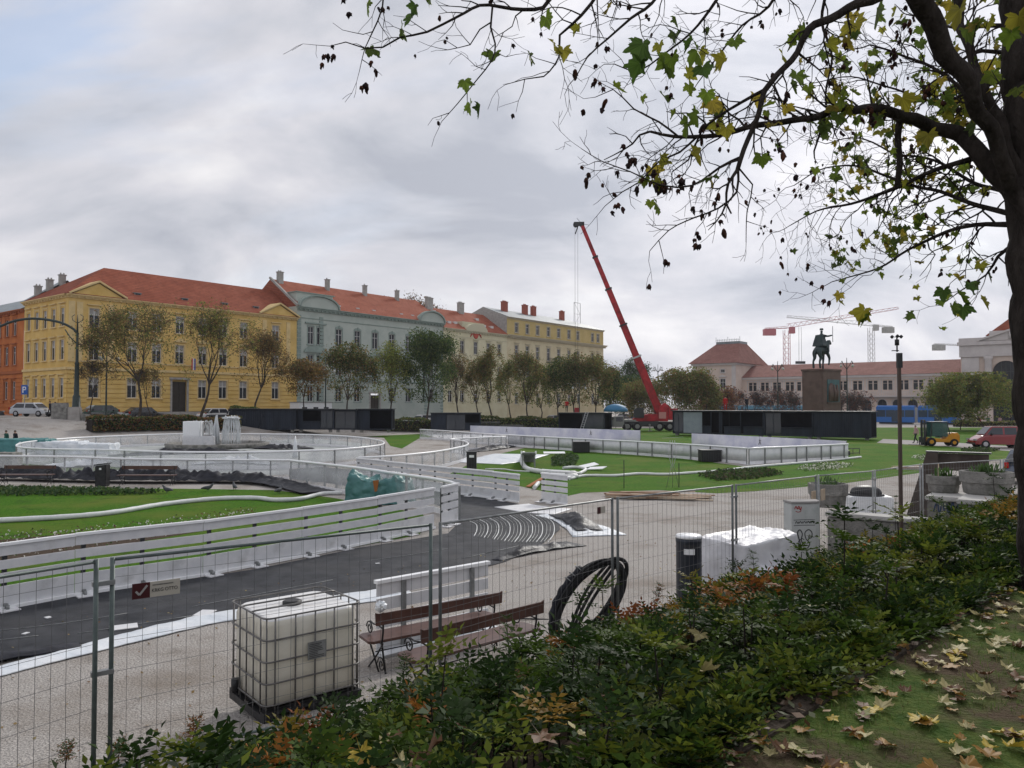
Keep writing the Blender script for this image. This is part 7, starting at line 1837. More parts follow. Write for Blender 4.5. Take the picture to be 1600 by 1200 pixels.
bedplants('low plants in the far lawn beyond the path at right', [(1500, 703), (1530, 701), (1565, 704), (1540, 710), (1505, 709)], 500, DG + [(.07, .06, .05)], .2, .18)

# ------------------------------------------------------------------ shrub bed in the foreground
def pinnate(nl, L, rr):
    """one compound leaf in local space: pairs of pointed leaflets along a drooping stalk (+x)"""
    V_ = []; F_ = []
    for i in range(nl):
        t = .22 + .78 * i / (nl - 1) if nl > 1 else 1; cx = L * t; cz = -.35 * L * t * t * rr.uniform(.7, 1.2) + .1 * L * t
        for s in ((-1, 1) if i < nl - 1 else (0,)):
            a = s * R(rr.uniform(52, 75)); l = L * rr.uniform(.30, .40) * (1 - .25 * abs(t - .55)); w = l * rr.uniform(.40, .5); d = (math.cos(a), math.sin(a)); n = (-d[1], d[0]); k = len(V_); ti = rr.uniform(-.25, .35)
            V_ += [(cx, 0, cz), (cx + d[0] * l * .4 + n[0] * w * .5, d[1] * l * .4 + n[1] * w * .5, cz + w * .18 + ti * w * .4), (cx + d[0] * l, d[1] * l, cz - l * .14), (cx + d[0] * l * .4 - n[0] * w * .5, d[1] * l * .4 - n[1] * w * .5, cz + w * .18 - ti * w * .4)]
            F_.append((k, k + 1, k + 2, k + 3))
    return np.array(V_), np.array(F_)
def rosette(seed, n, L):
    rr = random.Random(seed); VV = []; FF = []; o = 0
    for i in range(n):
        v, f = pinnate(rr.choice([4, 5, 5]), L * rr.uniform(.7, 1.1), rr); az = 2.4 * i + rr.uniform(-.3, .3); el = R(rr.uniform(5, 60))
        M_ = np.array(Matrix.Rotation(az, 3, 'Z') @ Matrix.Rotation(-el, 3, 'Y')); v = v @ M_.T; v[:, 2] += .02 * i / n
        VV.append(v); FF.append(f + o); o += len(v)
    return np.concatenate(VV), np.concatenate(FF)
ROS = [rosette(s, random.Random(s).choice([7, 8, 9, 10]), .19) for s in range(14)]
M_shrub = leafmat('shrub_leaf', .55, .30, .08)
def shrub_field(name, label, spots, cols_fn, stems=True, scale=1.0):
    VV = []; FF = []; CC = []; o = 0; b = MB()
    for (x, y, z0, h, s, r_) in spots:
        v, f = ROS[r_.randrange(len(ROS))]; a = r_.uniform(0, 6.28); tl = r_.uniform(-.35, .35)
        M_ = np.array(Matrix.Rotation(a, 3, 'Z') @ Matrix.Rotation(tl, 3, 'X')) * s * scale
        lx, ly = r_.uniform(-.06, .06), r_.uniform(-.06, .06)
        VV.append(v @ M_.T + np.array([x + lx, y + ly, z0 + h])); FF.append(f + o); o += len(v); c = cols_fn(x, y, h, r_, len(f)); CC.append(c)
        if h > .25: b.tube([(x, y, z0), (x + lx * .5, y + ly * .5, z0 + h * .5), (x + lx, y + ly, z0 + h + .02)], [.008, .007, .005], 4, caps=False)
    me = np_mesh(name, np.concatenate(VV), np.concatenate(FF), M_shrub, np.concatenate(CC))
    obj = link(name, me); tag(obj, label, kind='stuff'); return obj, b
def shrub_cols(x, y, h, r_, n):
    q = r_.random(); pn = mnoise.noise(Vector((x * .9, y * .9, 3.3)))
    base = (.018, .038, .008) if q < .42 else (.045, .078, .011) if q < .75 else (.11, .135, .018)
    top = h > .24
    if top and (pn > .30 or q > .93) and r_.random() < .55: base = r_.choice([(.22, .09, .02), (.17, .055, .018), (.20, .12, .02), (.14, .12, .02)])
    c = np.tile(np.array(base), (n, 1)) * nr.uniform(.6, 1.5, n)[:, None]; return c
rs = random.Random(77); spots = []
for k in range(11000):
    a = rs.uniform(-8.5, 17.0); w = rs.uniform(.0, 4.9) if k % 12 else rs.uniform(.02, .35)
    p = KP + KD * a + KN * w; u = U.dot(p)
    if u > 18.25 or p.y < .6: continue
    # skip what can never be seen
    if abs(p.x) > p.y * .75 + .6: continue
    env = smooth(-.1, .8, w) * (1 - .3 * smooth(1.8, 3.2, w) - .62 * smooth(3.0, 4.7, w) * (1 - .45 * smooth(4, 8, a))); left = smooth(-7, 1.5, a)
    if w > 4.45 and rs.random() < .75: continue
    dens = .46 * (.55 + .45 * smooth(-3, 3, a))
    if rs.random() > dens * 1.35 * (1.0 if p.y < 9 else .6): continue
    H_ = (.06 + .50 * env) * (.7 + .3 * left) * (1 + .5 * mnoise.noise(Vector((p.x * 1.1, p.y * 1.1, .5))))
    h = max(.02, H_ * rs.uniform(.15, 1.0) - .04)
    if rs.random() < .008 and w < 4.0: h = H_ * 1.4
    spots.append((p.x, p.y, ground_z(p.x, p.y), h, rs.uniform(.75, 1.2) * (1 - .3 * smooth(3.2, 4.6, w)), rs))
bed, stm = shrub_field('shrubs', 'glossy dark evergreen shrubs with orange tips filling the sloping bed', spots, shrub_cols)
stm.build('shrub_stems', M_barkd, recalc=False)
tag(bpy.data.objects['shrub_stems'], 'thin brown woody stems of the shrub bed', kind='stuff')
# taller single sprigs standing clear of the bed
def sprig(label, px, py, z_, h, col, seed):
    P = gp(px, py, z_); o = thing('sapling', label, 'shrub', (P.x, P.y, ground_z(P.x, P.y) - .01)); rr = random.Random(seed)
    b = MB(); pts = [(0, 0, 0), (rr.uniform(-.03, .03), 0, h * .5), (rr.uniform(-.05, .05), 0, h)]; b.tube(pts, [.008, .006, .004], 5); b.build('stem', M_barkd, o)
    VV = []; FF = []; o_ = 0
    for k in range(4):
        v, f = ROS[rr.randrange(len(ROS))]; s = .75 - .1 * k * .5; M_ = np.array(Matrix.Rotation(rr.uniform(0, 6), 3, 'Z')) * s * .8; VV.append(v @ M_.T + np.array([pts[1][0] + (pts[2][0] - pts[1][0]) * k / 3, 0, h * (.62 + .13 * k)])); FF.append(f + o_); o_ += len(v)
    F_ = np.concatenate(FF); link('leaves', np_mesh('leaves', np.concatenate(VV), F_, M_shrub, pal(len(F_), col, .35)), o); return o
GC = [(.03, .06, .018), (.045, .08, .02)]; OC = [(.16, .06, .02), (.2, .09, .03), (.07, .07, .02)]
sprig('single orange tipped sapling standing on the gravel left of the tank corner', 303, 1190, .3, .42, OC, 1)
sprig('thin green sapling at the bottom of the leftmost fence post pair', 180, 1196, .3, .30, GC + OC[:1], 2)
sprig('leafy sapling at the bottom left corner', 105, 1198, .3, .34, OC + GC, 3)
sprig('upright green sapling before the right end of the nearest bench', 797, 1060, .45, .75, GC, 4)
sprig('upright green sapling in front of the left end of the nearest bench', 628, 1120, .5, .62, GC, 5)
sprig('tall thin sapling in front of the low stone wall', 1398, 835, 1.0, 1.15, GC, 6)
sprig('upright sapling rising before the round litter bin', 1180, 905, .8, .75, GC, 7)
sprig('thin reddish sapling between the hose coil and the bin', 1027, 960, .5, .6, OC[:1] + GC[:1], 8)

# ------------------------------------------------------------------ leaves on the ground
def palmate(seed, size=.16, fold=.3, curl=.25, lobes=5):
    """lobed leaf with a raised midrib: a fan of pointed lobes round the stalk end"""
    rr = random.Random(seed); pts = []; 
    ang = [-118, -62, 0, 62, 118] if lobes == 5 else [-75, 0, 75]; ln = [.62, .88, 1.0, .86, .6] if lobes == 5 else [.7, 1, .7]
    for i, (a, l) in enumerate(zip(ang, ln)):
        l *= rr.uniform(.88, 1.1); a += rr.uniform(-6, 6)
        if i: am = (a + pa) / 2; pts.append((R(am), .58 * rr.uniform(.9, 1.1)))
        pts += [(R(a - 19), l * .74), (R(a - 13), l * .70), (R(a - 7), l * .86), (R(a), l), (R(a + 8), l * .84), (R(a + 13), l * .70), (R(a + 19), l * .74)]; pa = a
    pts.append((R(160), .18)); pts.insert(0, (R(-160), .18)); V_ = [(0, 0, 0)]
    for a, r in pts:
        x = math.cos(a) * r; y = math.sin(a) * r; z = abs(y) * fold * rr.uniform(.7, 1.2) + curl * (x * x + y * y) * (1 if rr.random() < .8 else .2) - .06 * math.sin(a * 5)
        V_.append((x * size * .6, y * size * .6, z * size * .6))
    n = len(pts); F_ = [(0, i, i + 1) for i in range(1, n)]
    return np.array(V_), np.array(F_)
LM = []
cols_ = {'yellow': (.42, .31, .04), 'pale': (.36, .31, .14), 'brown': (.13, .065, .03), 'ochre': (.28, .15, .03), 'greenish': (.17, .18, .04)}
M_fl = leafmat('fallen_leaf', .6, .15, .3)
for ci, (cn, c) in enumerate(cols_.items()):
    for k in range(3):
        v, f = palmate(ci * 10 + k, 1.0, fold=(.06, .22, .4)[k], curl=(.08, .3, -.12)[k]); v = v * .16
        stem = [[-.0, -.002, .0], [-.0, .002, .0], [-.09, .012, .02]]; n = len(v); v = np.concatenate([v, np.array(stem)]); f = np.concatenate([f, [[n, n + 1, n + 2]]])
        cc = np.tile(np.array(c), (len(f), 1)) * nr.uniform(.75, 1.2, len(f))[:, None]
        v[:, 2] -= v[:, 2].min(); LM.append((cn, np_mesh('fallen_leaf', v, f, M_fl, cc, smooth=True)))
labs = {'yellow': 'clear yellow fallen lobed leaf', 'pale': 'pale buff fallen lobed leaf, dry', 'brown': 'dark brown curled fallen leaf', 'ochre': 'orange ochre fallen lobed leaf', 'greenish': 'greenish yellow fallen lobed leaf'}
rs = random.Random(31); cnt = 0; tries = 0
while cnt < 210 and tries < 9000:
    tries += 1
    a = rs.uniform(-.6, 8.5); w = -rs.betavariate(1.1, 2.0) * 5.5 + .05; p = KP + KD * a + KN * w
    if p.y < 2.9 or abs(p.x) > p.y * .69: continue
    if rs.random() > min(1, 3.6 / p.y) ** .6: continue
    cn, me = LM[rs.choice([0, 1, 2, 3, 3, 4, 4, 5, 6, 7, 8, 9, 10, 11, 12, 13])]
    o = link('fallen_leaf', me, loc=(p.x, p.y, 2.125)); s = rs.uniform(.45, .85); o.scale = (s, s, s * rs.uniform(.7, 1.4)); o.rotation_euler = (rs.uniform(-.25, .25), rs.uniform(-.25, .25), rs.uniform(0, 6.28)); cnt += 1
    tag(o, labs[cn] + ' lying on the shaded lawn', 'leaf', 'fallen leaves, ' + cn + ', on the lawn')
cnt = 0; tries = 0
while cnt < 110 and tries < 9000:
    tries += 1
    a = rs.uniform(-5.0, 9); w = rs.betavariate(1.1, 2.2) * 4.4; p = KP + KD * a + KN * w
    if p.y < 1.9 or abs(p.x) > p.y * .69: continue
    if rs.random() > min(1, 4.0 / p.y): continue
    cn, me = LM[rs.choice([3, 4, 5, 6, 6, 7, 7, 8, 8, 7, 9, 10, 1])]
    H_ = (.05 + .34 * smooth(-.1, .8, w) * (1 - .25 * smooth(1.8, 3.4, w))) * (.7 + .3 * smooth(-7, 1.5, a)) if w > .15 else .03
    o = link('caught_leaf', me, loc=(p.x, p.y, ground_z(p.x, p.y) + H_ * rs.uniform(.7, 1.08))); s = rs.uniform(.75, 1.2); o.scale = (s, s, s); o.rotation_euler = (rs.uniform(-.7, .7), rs.uniform(-.7, .7), rs.uniform(0, 6.28)); cnt += 1
    tag(o, labs[cn] + ' caught on top of the shrub bed', 'leaf', 'fallen leaves, ' + cn + ', caught on the shrubs')
# grass blades of the near lawn
n = 34000; a = nr.uniform(-.8, 9.5, n); w = -nr.beta(1, 1.5, n) * 5.5 - .08; bx = KP.x + KD.x * a + KN.x * w; by = KP.y + KD.y * a + KN.y * w
pn = np.array([mnoise.noise(Vector((x * 1.1, y * 1.1, 7))) for x, y in zip(bx, by)]); ok = (by > 2.6) & (np.abs(bx) < by * .72) & (pn + nr.normal(0, .15, n) > -.05); bx, by = bx[ok], by[ok]; n = len(bx)
h = nr.uniform(.02, .05, n); t = nr.uniform(0, 6.28, n); dx, dy = np.cos(t), np.sin(t); ln = nr.uniform(.2, .9, n) * h
V_ = np.stack([np.stack([bx - dx * .0022, by - dy * .0022, np.full(n, 2.11)], 1), np.stack([bx + dx * .0022, by + dy * .0022, np.full(n, 2.11)], 1), np.stack([bx - dy * ln, by + dx * ln, 2.11 + h], 1)], 1).reshape(-1, 3)
tag(link('grass', np_mesh('grass', V_, np.arange(n * 3).reshape(n, 3), leafmat('grass_blade', .6, .3, .2), pal(n, [(.06, .12, .02), (.09, .14, .03), (.13, .13, .05)], .3))), 'short thin grass blades on the shaded lawn', kind='stuff')

# dry litter blown over the gravel and along the kerb
n = 1500; a = nr.uniform(-9, 17, n); w = np.where(nr.random(n) < .45, nr.normal(5.4, .7, n), nr.uniform(5, 13, n)); bx = KP.x + KD.x * a + KN.x * w; by = KP.y + KD.y * a + KN.y * w
ok = by > 4; bx, by = bx[ok], by[ok]; C = np.array([(x, y, ground_z(x, y) + .018) for x, y in zip(bx, by)])
V_, F_ = rot_quads(C, .045, 1.4, 1.5); tag(link('leaf_litter', np_mesh('leaf_litter', V_, F_, M_fl, pal(len(C), [(.22, .15, .06), (.14, .08, .04), (.3, .24, .10)]))), 'small dry leaf scraps scattered over the gravel', kind='stuff')
n = 1100; a = nr.uniform(-4, 12, n); w = nr.normal(.12, .16, n); bx = KP.x + KD.x * a + KN.x * w; by = KP.y + KD.y * a + KN.y * w
C = np.stack([bx, by, 2.135 - np.clip(w, 0, 1) * .3 + nr.uniform(0, .03, n)], 1)
V_, F_ = rot_quads(C, .055, 1.0, 1.0); tag(link('leaf_litter', np_mesh('leaf_litter', V_, F_, M_fl, pal(len(C), [(.10, .055, .03), (.06, .035, .02), (.18, .11, .05), (.05, .06, .02)]))), 'brown leaf litter gathered along the kerb under the shrubs', kind='stuff')
# ------------------------------------------------------------------ big plane tree at the right
fg = thing('plane_tree', 'big dark plane tree at the right edge with branches spreading over the view', 'tree', (4.75, 6.6, 2.0))
O_ = Vector((4.75, 6.6, 2.0)); tw = random.Random(9)
wood = MB(); twig = MB(); tips = []
def limb(pts, n=8, mb=None):
    """pts: (px, py, Z, radius in px of the 1600 px photo)"""
    P_ = []; Q = [dp(p[0], p[1], p[2]) for p in pts]; rad = [p[3] * p[2] / F for p in pts]
    C_ = curve_pts(Q, .08); k = []
    acc = 0; seglen = [(Q[i + 1] - Q[i]).length for i in range(len(Q) - 1)]
    out_ = []; 
    tot = len(C_); per = []
    for i in range(len(Q) - 1):
        m = max(1, int(seglen[i] / .08))
        for j in range(m): per.append(rad[i] + (rad[i + 1] - rad[i]) * j / m)
    per.append(rad[-1]); 
    ph = tw.uniform(0, 6); C2 = [c + Vector((math.sin(i * .9 + ph), math.cos(i * 1.3 + ph), math.sin(i * 1.1 + ph * 2))) * min(.018, r * .35) for i, (c, r) in enumerate(zip(C_, per))]
    (mb or wood).tube([c - O_ for c in C2], per, n, caps=True); return C2, per
def spray(p, d, L, r, lev, droop=.02):
    """zig-zag twig with side shoots"""
    k = max(3, int(L / .075)); q = p.copy(); dd = d.normalized(); pts = [q.copy()]
    for i in range(k):
        dd = (dd + Vector((tw.gauss(0, .24), tw.gauss(0, .20), tw.gauss(0, .24) - droop))).normalized(); q = q + dd * (L / k); pts.append(q.copy())
    twig.tube([x - O_ for x in pts], [max(.0016, r * (1 - .65 * i / k)) for i in range(k + 1)], 4 if r > .005 else 3, caps=False)
    tips.append((pts[-1].copy(), dd.copy(), lev))
    if lev > 0:
        for i in range(1, k):
            if tw.random() < .62:
                s = -1 if i % 2 else 1; o = Vector((dd.z, tw.uniform(-.6, .6), -dd.x)) * s; a = tw.uniform(.5, 1.0)
                seg_d = (pts[i + 1] - pts[i]).normalized(); nd = (seg_d * math.cos(a) + o.normalized() * math.sin(a))
                spray(pts[i], nd, L * tw.uniform(.38, .62), r * .6, lev - 1, droop)
def dress(path, rad, every, L, lev, start=0.15, bias=None):
    """side twigs along a limb"""
    n = len(path); i = int(n * start)
    while i < n - 1:
        d = (path[min(n - 1, i + 1)] - path[i]).normalized(); o = Vector((d.z, tw.uniform(-.7, .7), -d.x)).normalized() * (1 if tw.random() < .5 else -1)
        if bias: o = (o + Vector(bias)).normalized()
        a = tw.uniform(.6, 1.1); nd = d * math.cos(a) + o * math.sin(a)
        spray(path[i], nd, L * tw.uniform(.6, 1.25), max(.004, min(.010, rad[i] * .5)), lev); i += max(1, int(every * tw.uniform(.6, 1.5) / .08))
    d = (path[-1] - path[-3]).normalized(); spray(path[-1], d, L, rad[-1], lev)
# trunk (its own part) and limbs
tr = MB()
limb([(1672, 985, 6.6, 70), (1664, 900, 6.6, 60), (1655, 760, 6.6, 56), (1647, 600, 6.6, 54), (1640, 450, 6.6, 54), (1634, 330, 6.65, 54), (1624, 180, 6.7, 50), (1620, 0, 6.8, 48), (1616, -250, 6.9, 44), (1610, -600, 7.0, 36)], 18, tr)
tr.build('trunk', M_barkd, fg)
limbs = {}
limbs['A'] = limb([(1652, 430, 6.6, 20), (1622, 370, 6.5, 16), (1588, 305, 6.5, 13), (1564, 245, 6.4, 11.5), (1540, 188, 6.3, 11.5), (1509, 130, 6.2, 13), (1480, 80, 6.2, 15), (1452, 30, 6.1, 16), (1420, -30, 6.0, 17), (1350, -130, 5.9, 20), (1250, -260, 5.8, 15)], 12)
limbs['A2'] = limb([(1604, 300, 6.6, 10), (1580, 235, 6.6, 8), (1555, 175, 6.7, 7.5), (1527, 115, 6.8, 7), (1508, 60, 6.9, 6.5), (1494, 0, 7, 7), (1485, -60, 7, 6)], 10)
limbs['B'] = limb([(1640, 420, 6.6, 20), (1604, 338, 6.7, 17), (1566, 284, 6.8, 15), (1524, 232, 6.9, 13), (1492, 206, 7.0, 12), (1462, 200, 7.0, 10), (1430, 187, 6.9, 10), (1395, 176, 6.8, 8.5), (1350, 170, 6.7, 7), (1310, 172, 6.5, 6), (1250, 188, 6.3, 5), (1195, 193, 6.2, 4.6), (1150, 205, 6.1, 4), (1100, 213, 6.0, 3.4), (1055, 214, 5.9, 2.6), (1015, 205, 5.9, 2.0)], 9)
limbs['C'] = limb([(1420, -40, 6.0, 9), (1365, -2, 5.9, 7.5), (1310, 20, 5.8, 6.5), (1265, 48, 5.7, 6), (1245, 80, 5.7, 5), (1215, 118, 5.6, 4.6), (1197, 142, 5.6, 4.6), (1183, 180, 5.5, 4.2), (1168, 220, 5.5, 4), (1153, 264, 5.4, 3.6)], 8)
limbs['C2'] = limb([(1153, 262, 5.4, 2.2), (1152, 300, 5.4, 1.8), (1122, 325, 5.3, 1.5), (1085, 340, 5.3, 1.2), (1045, 360, 5.2, .9), (1015, 392, 5.2, .6)], 5)
limbs['C3'] = limb([(1155, 262, 5.4, 1.6), (1176, 288, 5.4, 1.2), (1167, 330, 5.4, .9), (1166, 378, 5.3, .6)], 5)
limbs['D'] = limb([(1196, 140, 5.6, 3), (1158, 160, 5.7, 2.4), (1122, 182, 5.7, 2), (1095, 208, 5.8, 1.7), (1075, 250, 5.8, 1.3), (1050, 268, 5.8, .9)], 6)
limbs['E'] = limb([(1160, 245, 5.5, 2.4), (1125, 262, 5.5, 2), (1080, 290, 5.4, 1.6), (1035, 290, 5.4, 1.3), (985, 268, 5.3, 1), (940, 252, 5.3, .8), (908, 232, 5.3, .5)], 6)
limbs['F'] = limb([(1060, 214, 5.9, 1.9), (1030, 190, 5.9, 1.6), (990, 170, 5.9, 1.2), (958, 140, 5.8, .9), (930, 152, 5.8, .6)], 5)
limbs['G'] = limb([(1090, 213, 6, 2), (1062, 238, 6, 1.7), (1030, 252, 5.9, 1.4), (1000, 284, 5.9, 1.1), (972, 300, 5.8, .9), (945, 322, 5.8, .6)], 5)
limbs['H'] = limb([(905, -60, 6.0, 4), (865, -8, 5.9, 3.4), (848, 12, 5.9, 3.2), (800, 14, 5.8, 2.8), (750, 8, 5.8, 2.4), (712, 28, 5.7, 2.0), (668, 50, 5.7, 1.8), (625, 58, 5.6, 1.5), (598, 74, 5.6, 1.3), (570, 76, 5.6, 1.1), (540, 66, 5.5, .9), (515, 72, 5.5, .6)], 7)
limbs['H2'] = limb([(770, 10, 5.8, 1.8), (767, 42, 5.8, 1.6), (774, 68, 5.8, 1.4), (768, 95, 5.7, 1.2), (745, 125, 5.7, 1), (715, 162, 5.7, .8), (690, 190, 5.6, .5)], 5)
limbs['H3'] = limb([(768, 34, 5.8, 1.3), (750, 46, 5.8, 1.1), (735, 70, 5.8, .9), (715, 75, 5.7, .7), (695, 62, 5.7, .5)], 5)
limbs['H4'] = limb([(600, -40, 5.4, 1.6), (597, 12, 5.4, 1.4), (582, 50, 5.4, 1.1), (570, 76, 5.4, .8), (562, 110, 5.4, .5)], 5)
limbs['I'] = limb([(960, -60, 5.6, 3.6), (925, 5, 5.6, 3), (895, 38, 5.6, 2.4), (874, 55, 5.6, 2), (873, 88, 5.6, 1.5), (850, 120, 5.5, 1.1), (820, 124, 5.5, .8), (790, 132, 5.5, .5)], 6)
limbs['J'] = limb([(1060, -60, 5.8, 3.4), (1020, 5, 5.8, 2.8), (985, 28, 5.7, 2.2), (950, 60, 5.7, 1.7), (918, 90, 5.7, 1.2), (900, 120, 5.6, .8)], 6)
limbs['K'] = limb([(1150, -60, 6, 3.4), (1120, 0, 6, 2.8), (1090, 40, 6, 2.2), (1050, 75, 6, 1.7), (1000, 110, 6, 1.2), (960, 100, 6, .8)], 6)
limbs['K2'] = limb([(1240, -60, 6, 3.0), (1200, 10, 6, 2.4), (1160, 40, 6, 1.8), (1120, 90, 6, 1.3), (1090, 130, 6, .8)], 6)
limbs['L'] = limb([(1300, -60, 6.4, 3), (1285, 30, 6.4, 2.4), (1300, 90, 6.4, 1.8), (1290, 150, 6.4, 1.2), (1305, 210, 6.4, .8)], 5)
limbs['M'] = limb([(1408, 180, 6.9, 5.5), (1404, 230, 6.9, 5), (1403, 292, 6.9, 4.5)], 7)
limbs['N'] = limb([(1530, 245, 7, 5), (1490, 255, 7.2, 4), (1440, 275, 7.4, 3.2), (1385, 300, 7.6, 2.6), (1330, 318, 7.8, 2), (1275, 330, 8, 1.2), (1235, 352, 8, .7)], 6)
limbs['O'] = limb([(1585, 335, 6.8, 5), (1530, 322, 7.1, 4), (1470, 300, 7.4, 3), (1410, 285, 7.7, 2.4), (1350, 262, 7.9, 1.8), (1290, 262, 8, 1.2), (1240, 290, 8, .7)], 6)
limbs['P'] = limb([(1590, 350, 6.8, 5), (1540, 350, 7.0, 3.6), (1480, 362, 7.2, 2.8), (1420, 390, 7.4, 2), (1370, 420, 7.5, 1.4), (1300, 440, 7.5, .7)], 6)
limbs['Q'] = limb([(1590, 210, 7, 4.5), (1540, 180, 7.4, 3.4), (1480, 120, 7.8, 2.6), (1420, 90, 8, 2), (1360, 70, 8, 1.2)], 6)
limbs['R'] = limb([(1600, 40, 7, 4), (1550, 40, 7.2, 3.4), (1500, 44, 7.4, 2.4), (1440, 30, 7.8, 1.4)], 6)
limbs['S'] = limb([(1600, 85, 7, 4), (1560, 80, 7, 3.4), (1520, 84, 7.2, 2.6), (1470, 120, 7.6, 1.6)], 6)
limbs['T'] = limb([(1590, 380, 6.8, 4), (1560, 400, 6.9, 2.6), (1540, 430, 7, 1.6), (1500, 455, 7, 1), (1480, 470, 7, .6)], 5)
limbs['U'] = limb([(1575, 300, 7, 4), (1520, 285, 7.4, 3), (1460, 250, 7.8, 2.2), (1400, 240, 8.2, 1.6), (1340, 215, 8.4, 1.1), (1290, 225, 8.5, .7)], 5)
limbs['V'] = limb([(1590, 130, 7, 4), (1540, 130, 7.4, 3), (1470, 160, 7.8, 2.2), (1400, 140, 8.2, 1.6), (1330, 120, 8.4, 1.1), (1270, 130, 8.5, .7)], 5)
limbs['X'] = limb([(1288, 186, 6.4, 2.2), (1280, 210, 6.4, 1.8), (1272, 236, 6.4, 1.4)], 5)
for k, (every, L, lev, st) in {'A': (.35, .5, 2, .35), 'A2': (.3, .5, 2, .1), 'B': (.10, .42, 2, .45), 'C': (.2, .4, 2, .3), 'C2': (.12, .22, 1, .1), 'C3': (.2, .15, 1, .3), 'D': (.1, .3, 2, .1), 'E': (.1, .28, 2, .1), 'F': (.1, .28, 1, .1), 'G': (.1, .28, 1, .1), 'H': (.15, .28, 1, .2), 'H2': (.14, .25, 1, .1), 'H3': (.15, .25, 1, .1), 'H4': (.15, .25, 1, .3), 'I': (.12, .34, 1, .1), 'J': (.12, .34, 2, .1), 'K': (.12, .34, 2, .1), 'K2': (.12, .36, 2, .1), 'L': (.14, .4, 2, .1), 'N': (.08, .5, 2, .1), 'O': (.08, .5, 2, .1), 'P': (.09, .45, 2, .1), 'Q': (.09, .5, 2, .1), 'R': (.2, .5, 2, .2), 'S': (.2, .5, 2, .2), 'T': (.15, .35, 1, .2), 'U': (.09, .5, 2, .1), 'V': (.09, .5, 2, .1), 'X': (.1, .15, 1, .5)}.items():
    dress(*limbs[k], every, L, lev, st)
wood.build('limbs', M_barkd, fg); twig.build('twigs', M_barkd, fg, recalc=False)
print('twig tips', len(tips), 'verts', len(twig.v))
def crumple(seed):
    bm = bmesh.new(); bmesh.ops.create_icosphere(bm, subdivisions=2, radius=1); rr = random.Random(seed); e = rr.uniform(1.1, 2.0)
    for v in bm.verts:
        q = v.co.copy(); k = 1 + .75 * mnoise.noise(q * 1.7 + Vector((seed, 0, 0))) + .4 * mnoise.noise(q * 4 + Vector((0, seed, 0)))
        v.co = Vector((q.x * e - e, q.y, q.z * .8)) * k * .017; v.co.x *= -1
    bm.verts.ensure_lookup_table(); V_ = np.array([v.co[:] for v in bm.verts]); F_ = np.array([[v.index for v in f.verts] for f in bm.faces]); bm.free(); return V_, F_
# leaves: green palmate leaves and dry curled ones, on the twig tips
M_tl = leafmat('plane_leaf', .5, .6, .25)
GV = []; GF = []; GC_ = []; go = 0
PL = [palmate(100 + k, .18, fold=.25 * (k % 3), curl=.3 - .2 * (k % 4)) for k in range(8)]; PD = [crumple(200 + k) for k in range(6)]
DV = []; DF = []; DC = []; do = 0
def to_px(p):
    q = p - Vector((0, 0, CH)); zc = q.y * math.cos(PITCH) + q.z * math.sin(PITCH); yc = -q.y * math.sin(PITCH) + q.z * math.cos(PITCH); return 800 + F * q.x / zc, 600 - F * yc / zc
def put(lib, p, s, hang, col, dst):
    v, f = lib[tw.randrange(len(lib))]
    # stalk end at p, blade hanging down and turned at random
    M_ = Matrix.Rotation(tw.uniform(0, 6.28), 3, 'Z') @ Matrix.Rotation(R(90) * hang + tw.uniform(-.6, .6), 3, 'Y') @ Matrix.Rotation(tw.uniform(-.8, .8), 3, 'X')
    w_ = (v * s) @ np.array(M_).T + np.array((p - O_)[:]); dst.append((w_, f, col))
G1 = []; D1 = []
for p, d, lev in tips:
    x, y = to_px(p)
    if x < 480 or x > 1650 or y < -80: continue
    right = x > 1230
    pr = .04
    if x > 1180 and y < 230: pr = .22
    if x > 1300 and y > 210: pr = .42
    if x > 1420: pr = .46
    if 990 < x < 1130 and y < 330: pr = .07
    if tw.random() < pr:
        c = tw.choice([(.08, .12, .02), (.12, .16, .02), (.20, .20, .025), (.06, .09, .02), (.26, .21, .03)]); s = tw.uniform(.5, 1.15) * (.8 if right and y > 200 else 1)
        put(PL, p - Vector((0, 0, .03)), s, tw.uniform(.4, 1.1), c, G1)
    elif tw.random() < (.16 if x > 880 else .10):
        for k in range(tw.choice([1, 1, 2])): put(PD, p + Vector((tw.uniform(-.02, .02), 0, -.03 * k - .01)), tw.uniform(.6, 1.15), 1.0, tw.choice([(.045, .022, .018), (.03, .018, .018), (.07, .03, .02)]), D1)
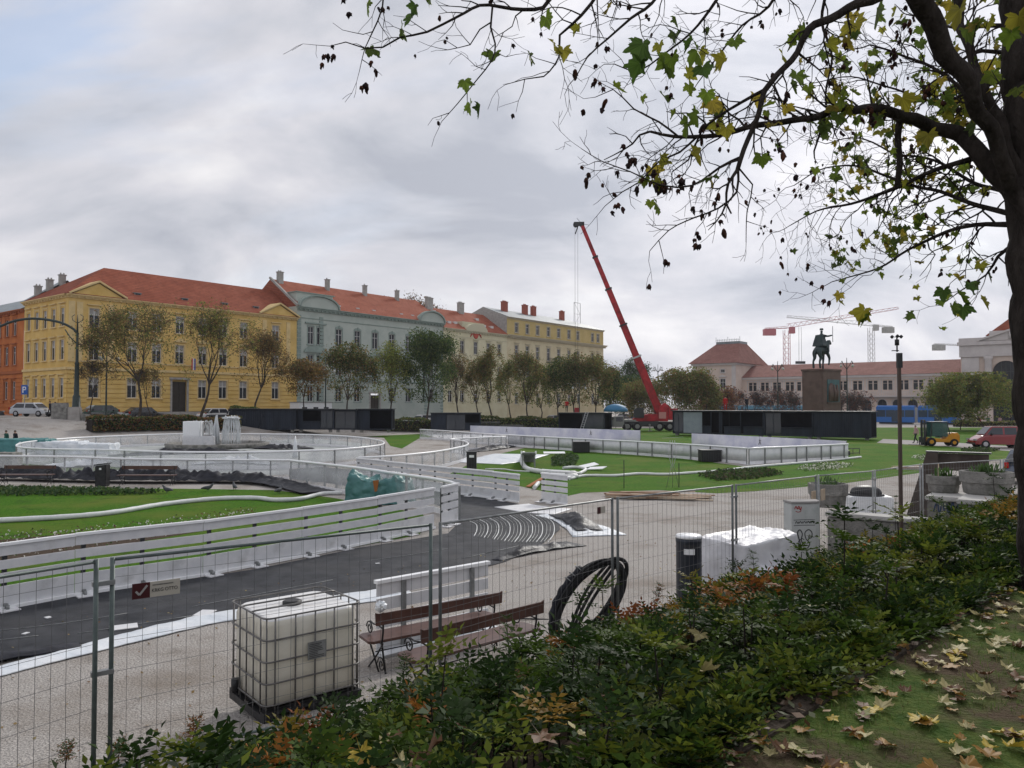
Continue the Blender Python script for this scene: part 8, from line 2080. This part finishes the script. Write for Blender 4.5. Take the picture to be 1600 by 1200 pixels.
# the big single leaves of the photograph, near the lens side of the crown
for x, y, s, c in ((1005, 85, 1.5, 0), (1000, 115, 1.4, 0), (1035, 115, 1.6, 1), (1050, 105, 1.3, 1), (1090, 92, 1.2, 1), (1098, 118, 1.2, 0), (1132, 105, 1.1, 2), (1080, 75, .9, 0), (1148, 73, .9, 1), (1075, 205, 1.4, 1), (1085, 190, 1.2, 1), (1083, 250, 1.2, 2), (1105, 155, .9, 1), (1135, 210, .9, 2), (1190, 255, .9, 1), (1245, 128, 1.0, 1), (1026, 328, .9, 1), (1336, 50, 1.5, 2), (1370, 30, 1.5, 1), (1410, 165, 1.35, 2), (1450, 222, 1.2, 2), (1500, 30, 1.7, 2), (1510, 60, 1.5, 1), (1592, 40, 1.6, 2), (1580, 65, 1.4, 1), (1350, 498, 1.3, 2), (1356, 505, 1.1, 1), (1500, 470, 1.2, 1), (1488, 486, .9, 1), (1535, 478, 1.0, 2), (1505, 490, 1.1, 0), (1475, 462, .9, 0), (1515, 455, 1.0, 0), (1310, 190, 1.1, 1), (726, 135, .8, 1), (735, 172, .8, 1), (750, 176, .8, 0), (853, 38, 1.0, 1), (866, 80, 1.0, 2), (880, 88, .9, 2), (573, 15, .8, 1), (648, 18, .8, 0), (645, 35, .9, 0), (670, 3, .7, 1)):
    P = dp(x, y, 5.3 if x < 1300 else 6.3); put(PL, P + Vector((0, 0, .05 * s)), s, .9, [(.055, .10, .02), (.10, .15, .02), (.22, .20, .025)][c], G1)
    twig2 = None
for x, y, n in ((507, 92, 4), (522, 75, 2), (540, 12, 2), (564, 128, 3), (580, 100, 2), (598, 10, 3), (1094, 370, 2), (1045, 403, 2), (1128, 350, 1), (1420, 30, 4), (1395, 92, 6), (1445, 130, 7), (1450, 145, 5), (1472, 152, 4), (1400, 80, 4), (1360, 170, 6), (1362, 185, 4), (1030, 285, 4), (1065, 280, 4), (1040, 295, 3), (965, 322, 3), (958, 328, 2), (978, 248, 3), (985, 252, 3), (1225, 412, 1), (1266, 437, 1), (1290, 460, 2), (1288, 475, 1), (1222, 230, 3), (1245, 275, 3), (1265, 275, 3), (938, 128, 2), (940, 160, 2), (917, 165, 1)):
    P = dp(x, y, 5.5 if x < 1300 else 6.4)
    for k in range(n): put(PD, P + Vector((tw.gauss(0, .02), tw.gauss(0, .02), tw.gauss(0, .035))), tw.uniform(.7, 1.2), 1.0, tw.choice([(.05, .022, .02), (.03, .018, .02), (.09, .035, .022)]), D1)
def merge(L, name, m):
    V_ = np.concatenate([a for a, b_, c in L]); o = 0; F_ = []; C_ = []
    for a, f, c in L: F_.append(f + o); o += len(a); C_.append(np.tile(np.array(c), (len(f), 1)) * nr.uniform(.75, 1.25, len(f))[:, None])
    return link(name, np_mesh(name, V_, np.concatenate(F_), m, np.concatenate(C_), smooth=False), fg)
merge(G1, 'leaves', M_tl); merge(D1, 'dry_leaves', leafmat('dry_leaf', .8, .08, .2))
print('leaves', len(G1), len(D1))

# ------------------------------------------------------------------ thin autumn haze over the whole scene
hb = MB(); hb.box(-700, 700, -120, 620, -1.2, 72); M_haze = bpy.data.materials.new('haze'); M_haze.use_nodes = True
t = M_haze.node_tree; t.nodes.remove(t.nodes['Principled BSDF']); pv = t.nodes.new('ShaderNodeVolumePrincipled')
pv.inputs['Color'].default_value = (.86, .88, .95, 1); pv.inputs['Density'].default_value = .00018; pv.inputs['Anisotropy'].default_value = .3
t.links.new(pv.outputs[0], t.nodes['Material Output'].inputs['Volume'])
tag(hb.build('haze', M_haze), kind='stuff')
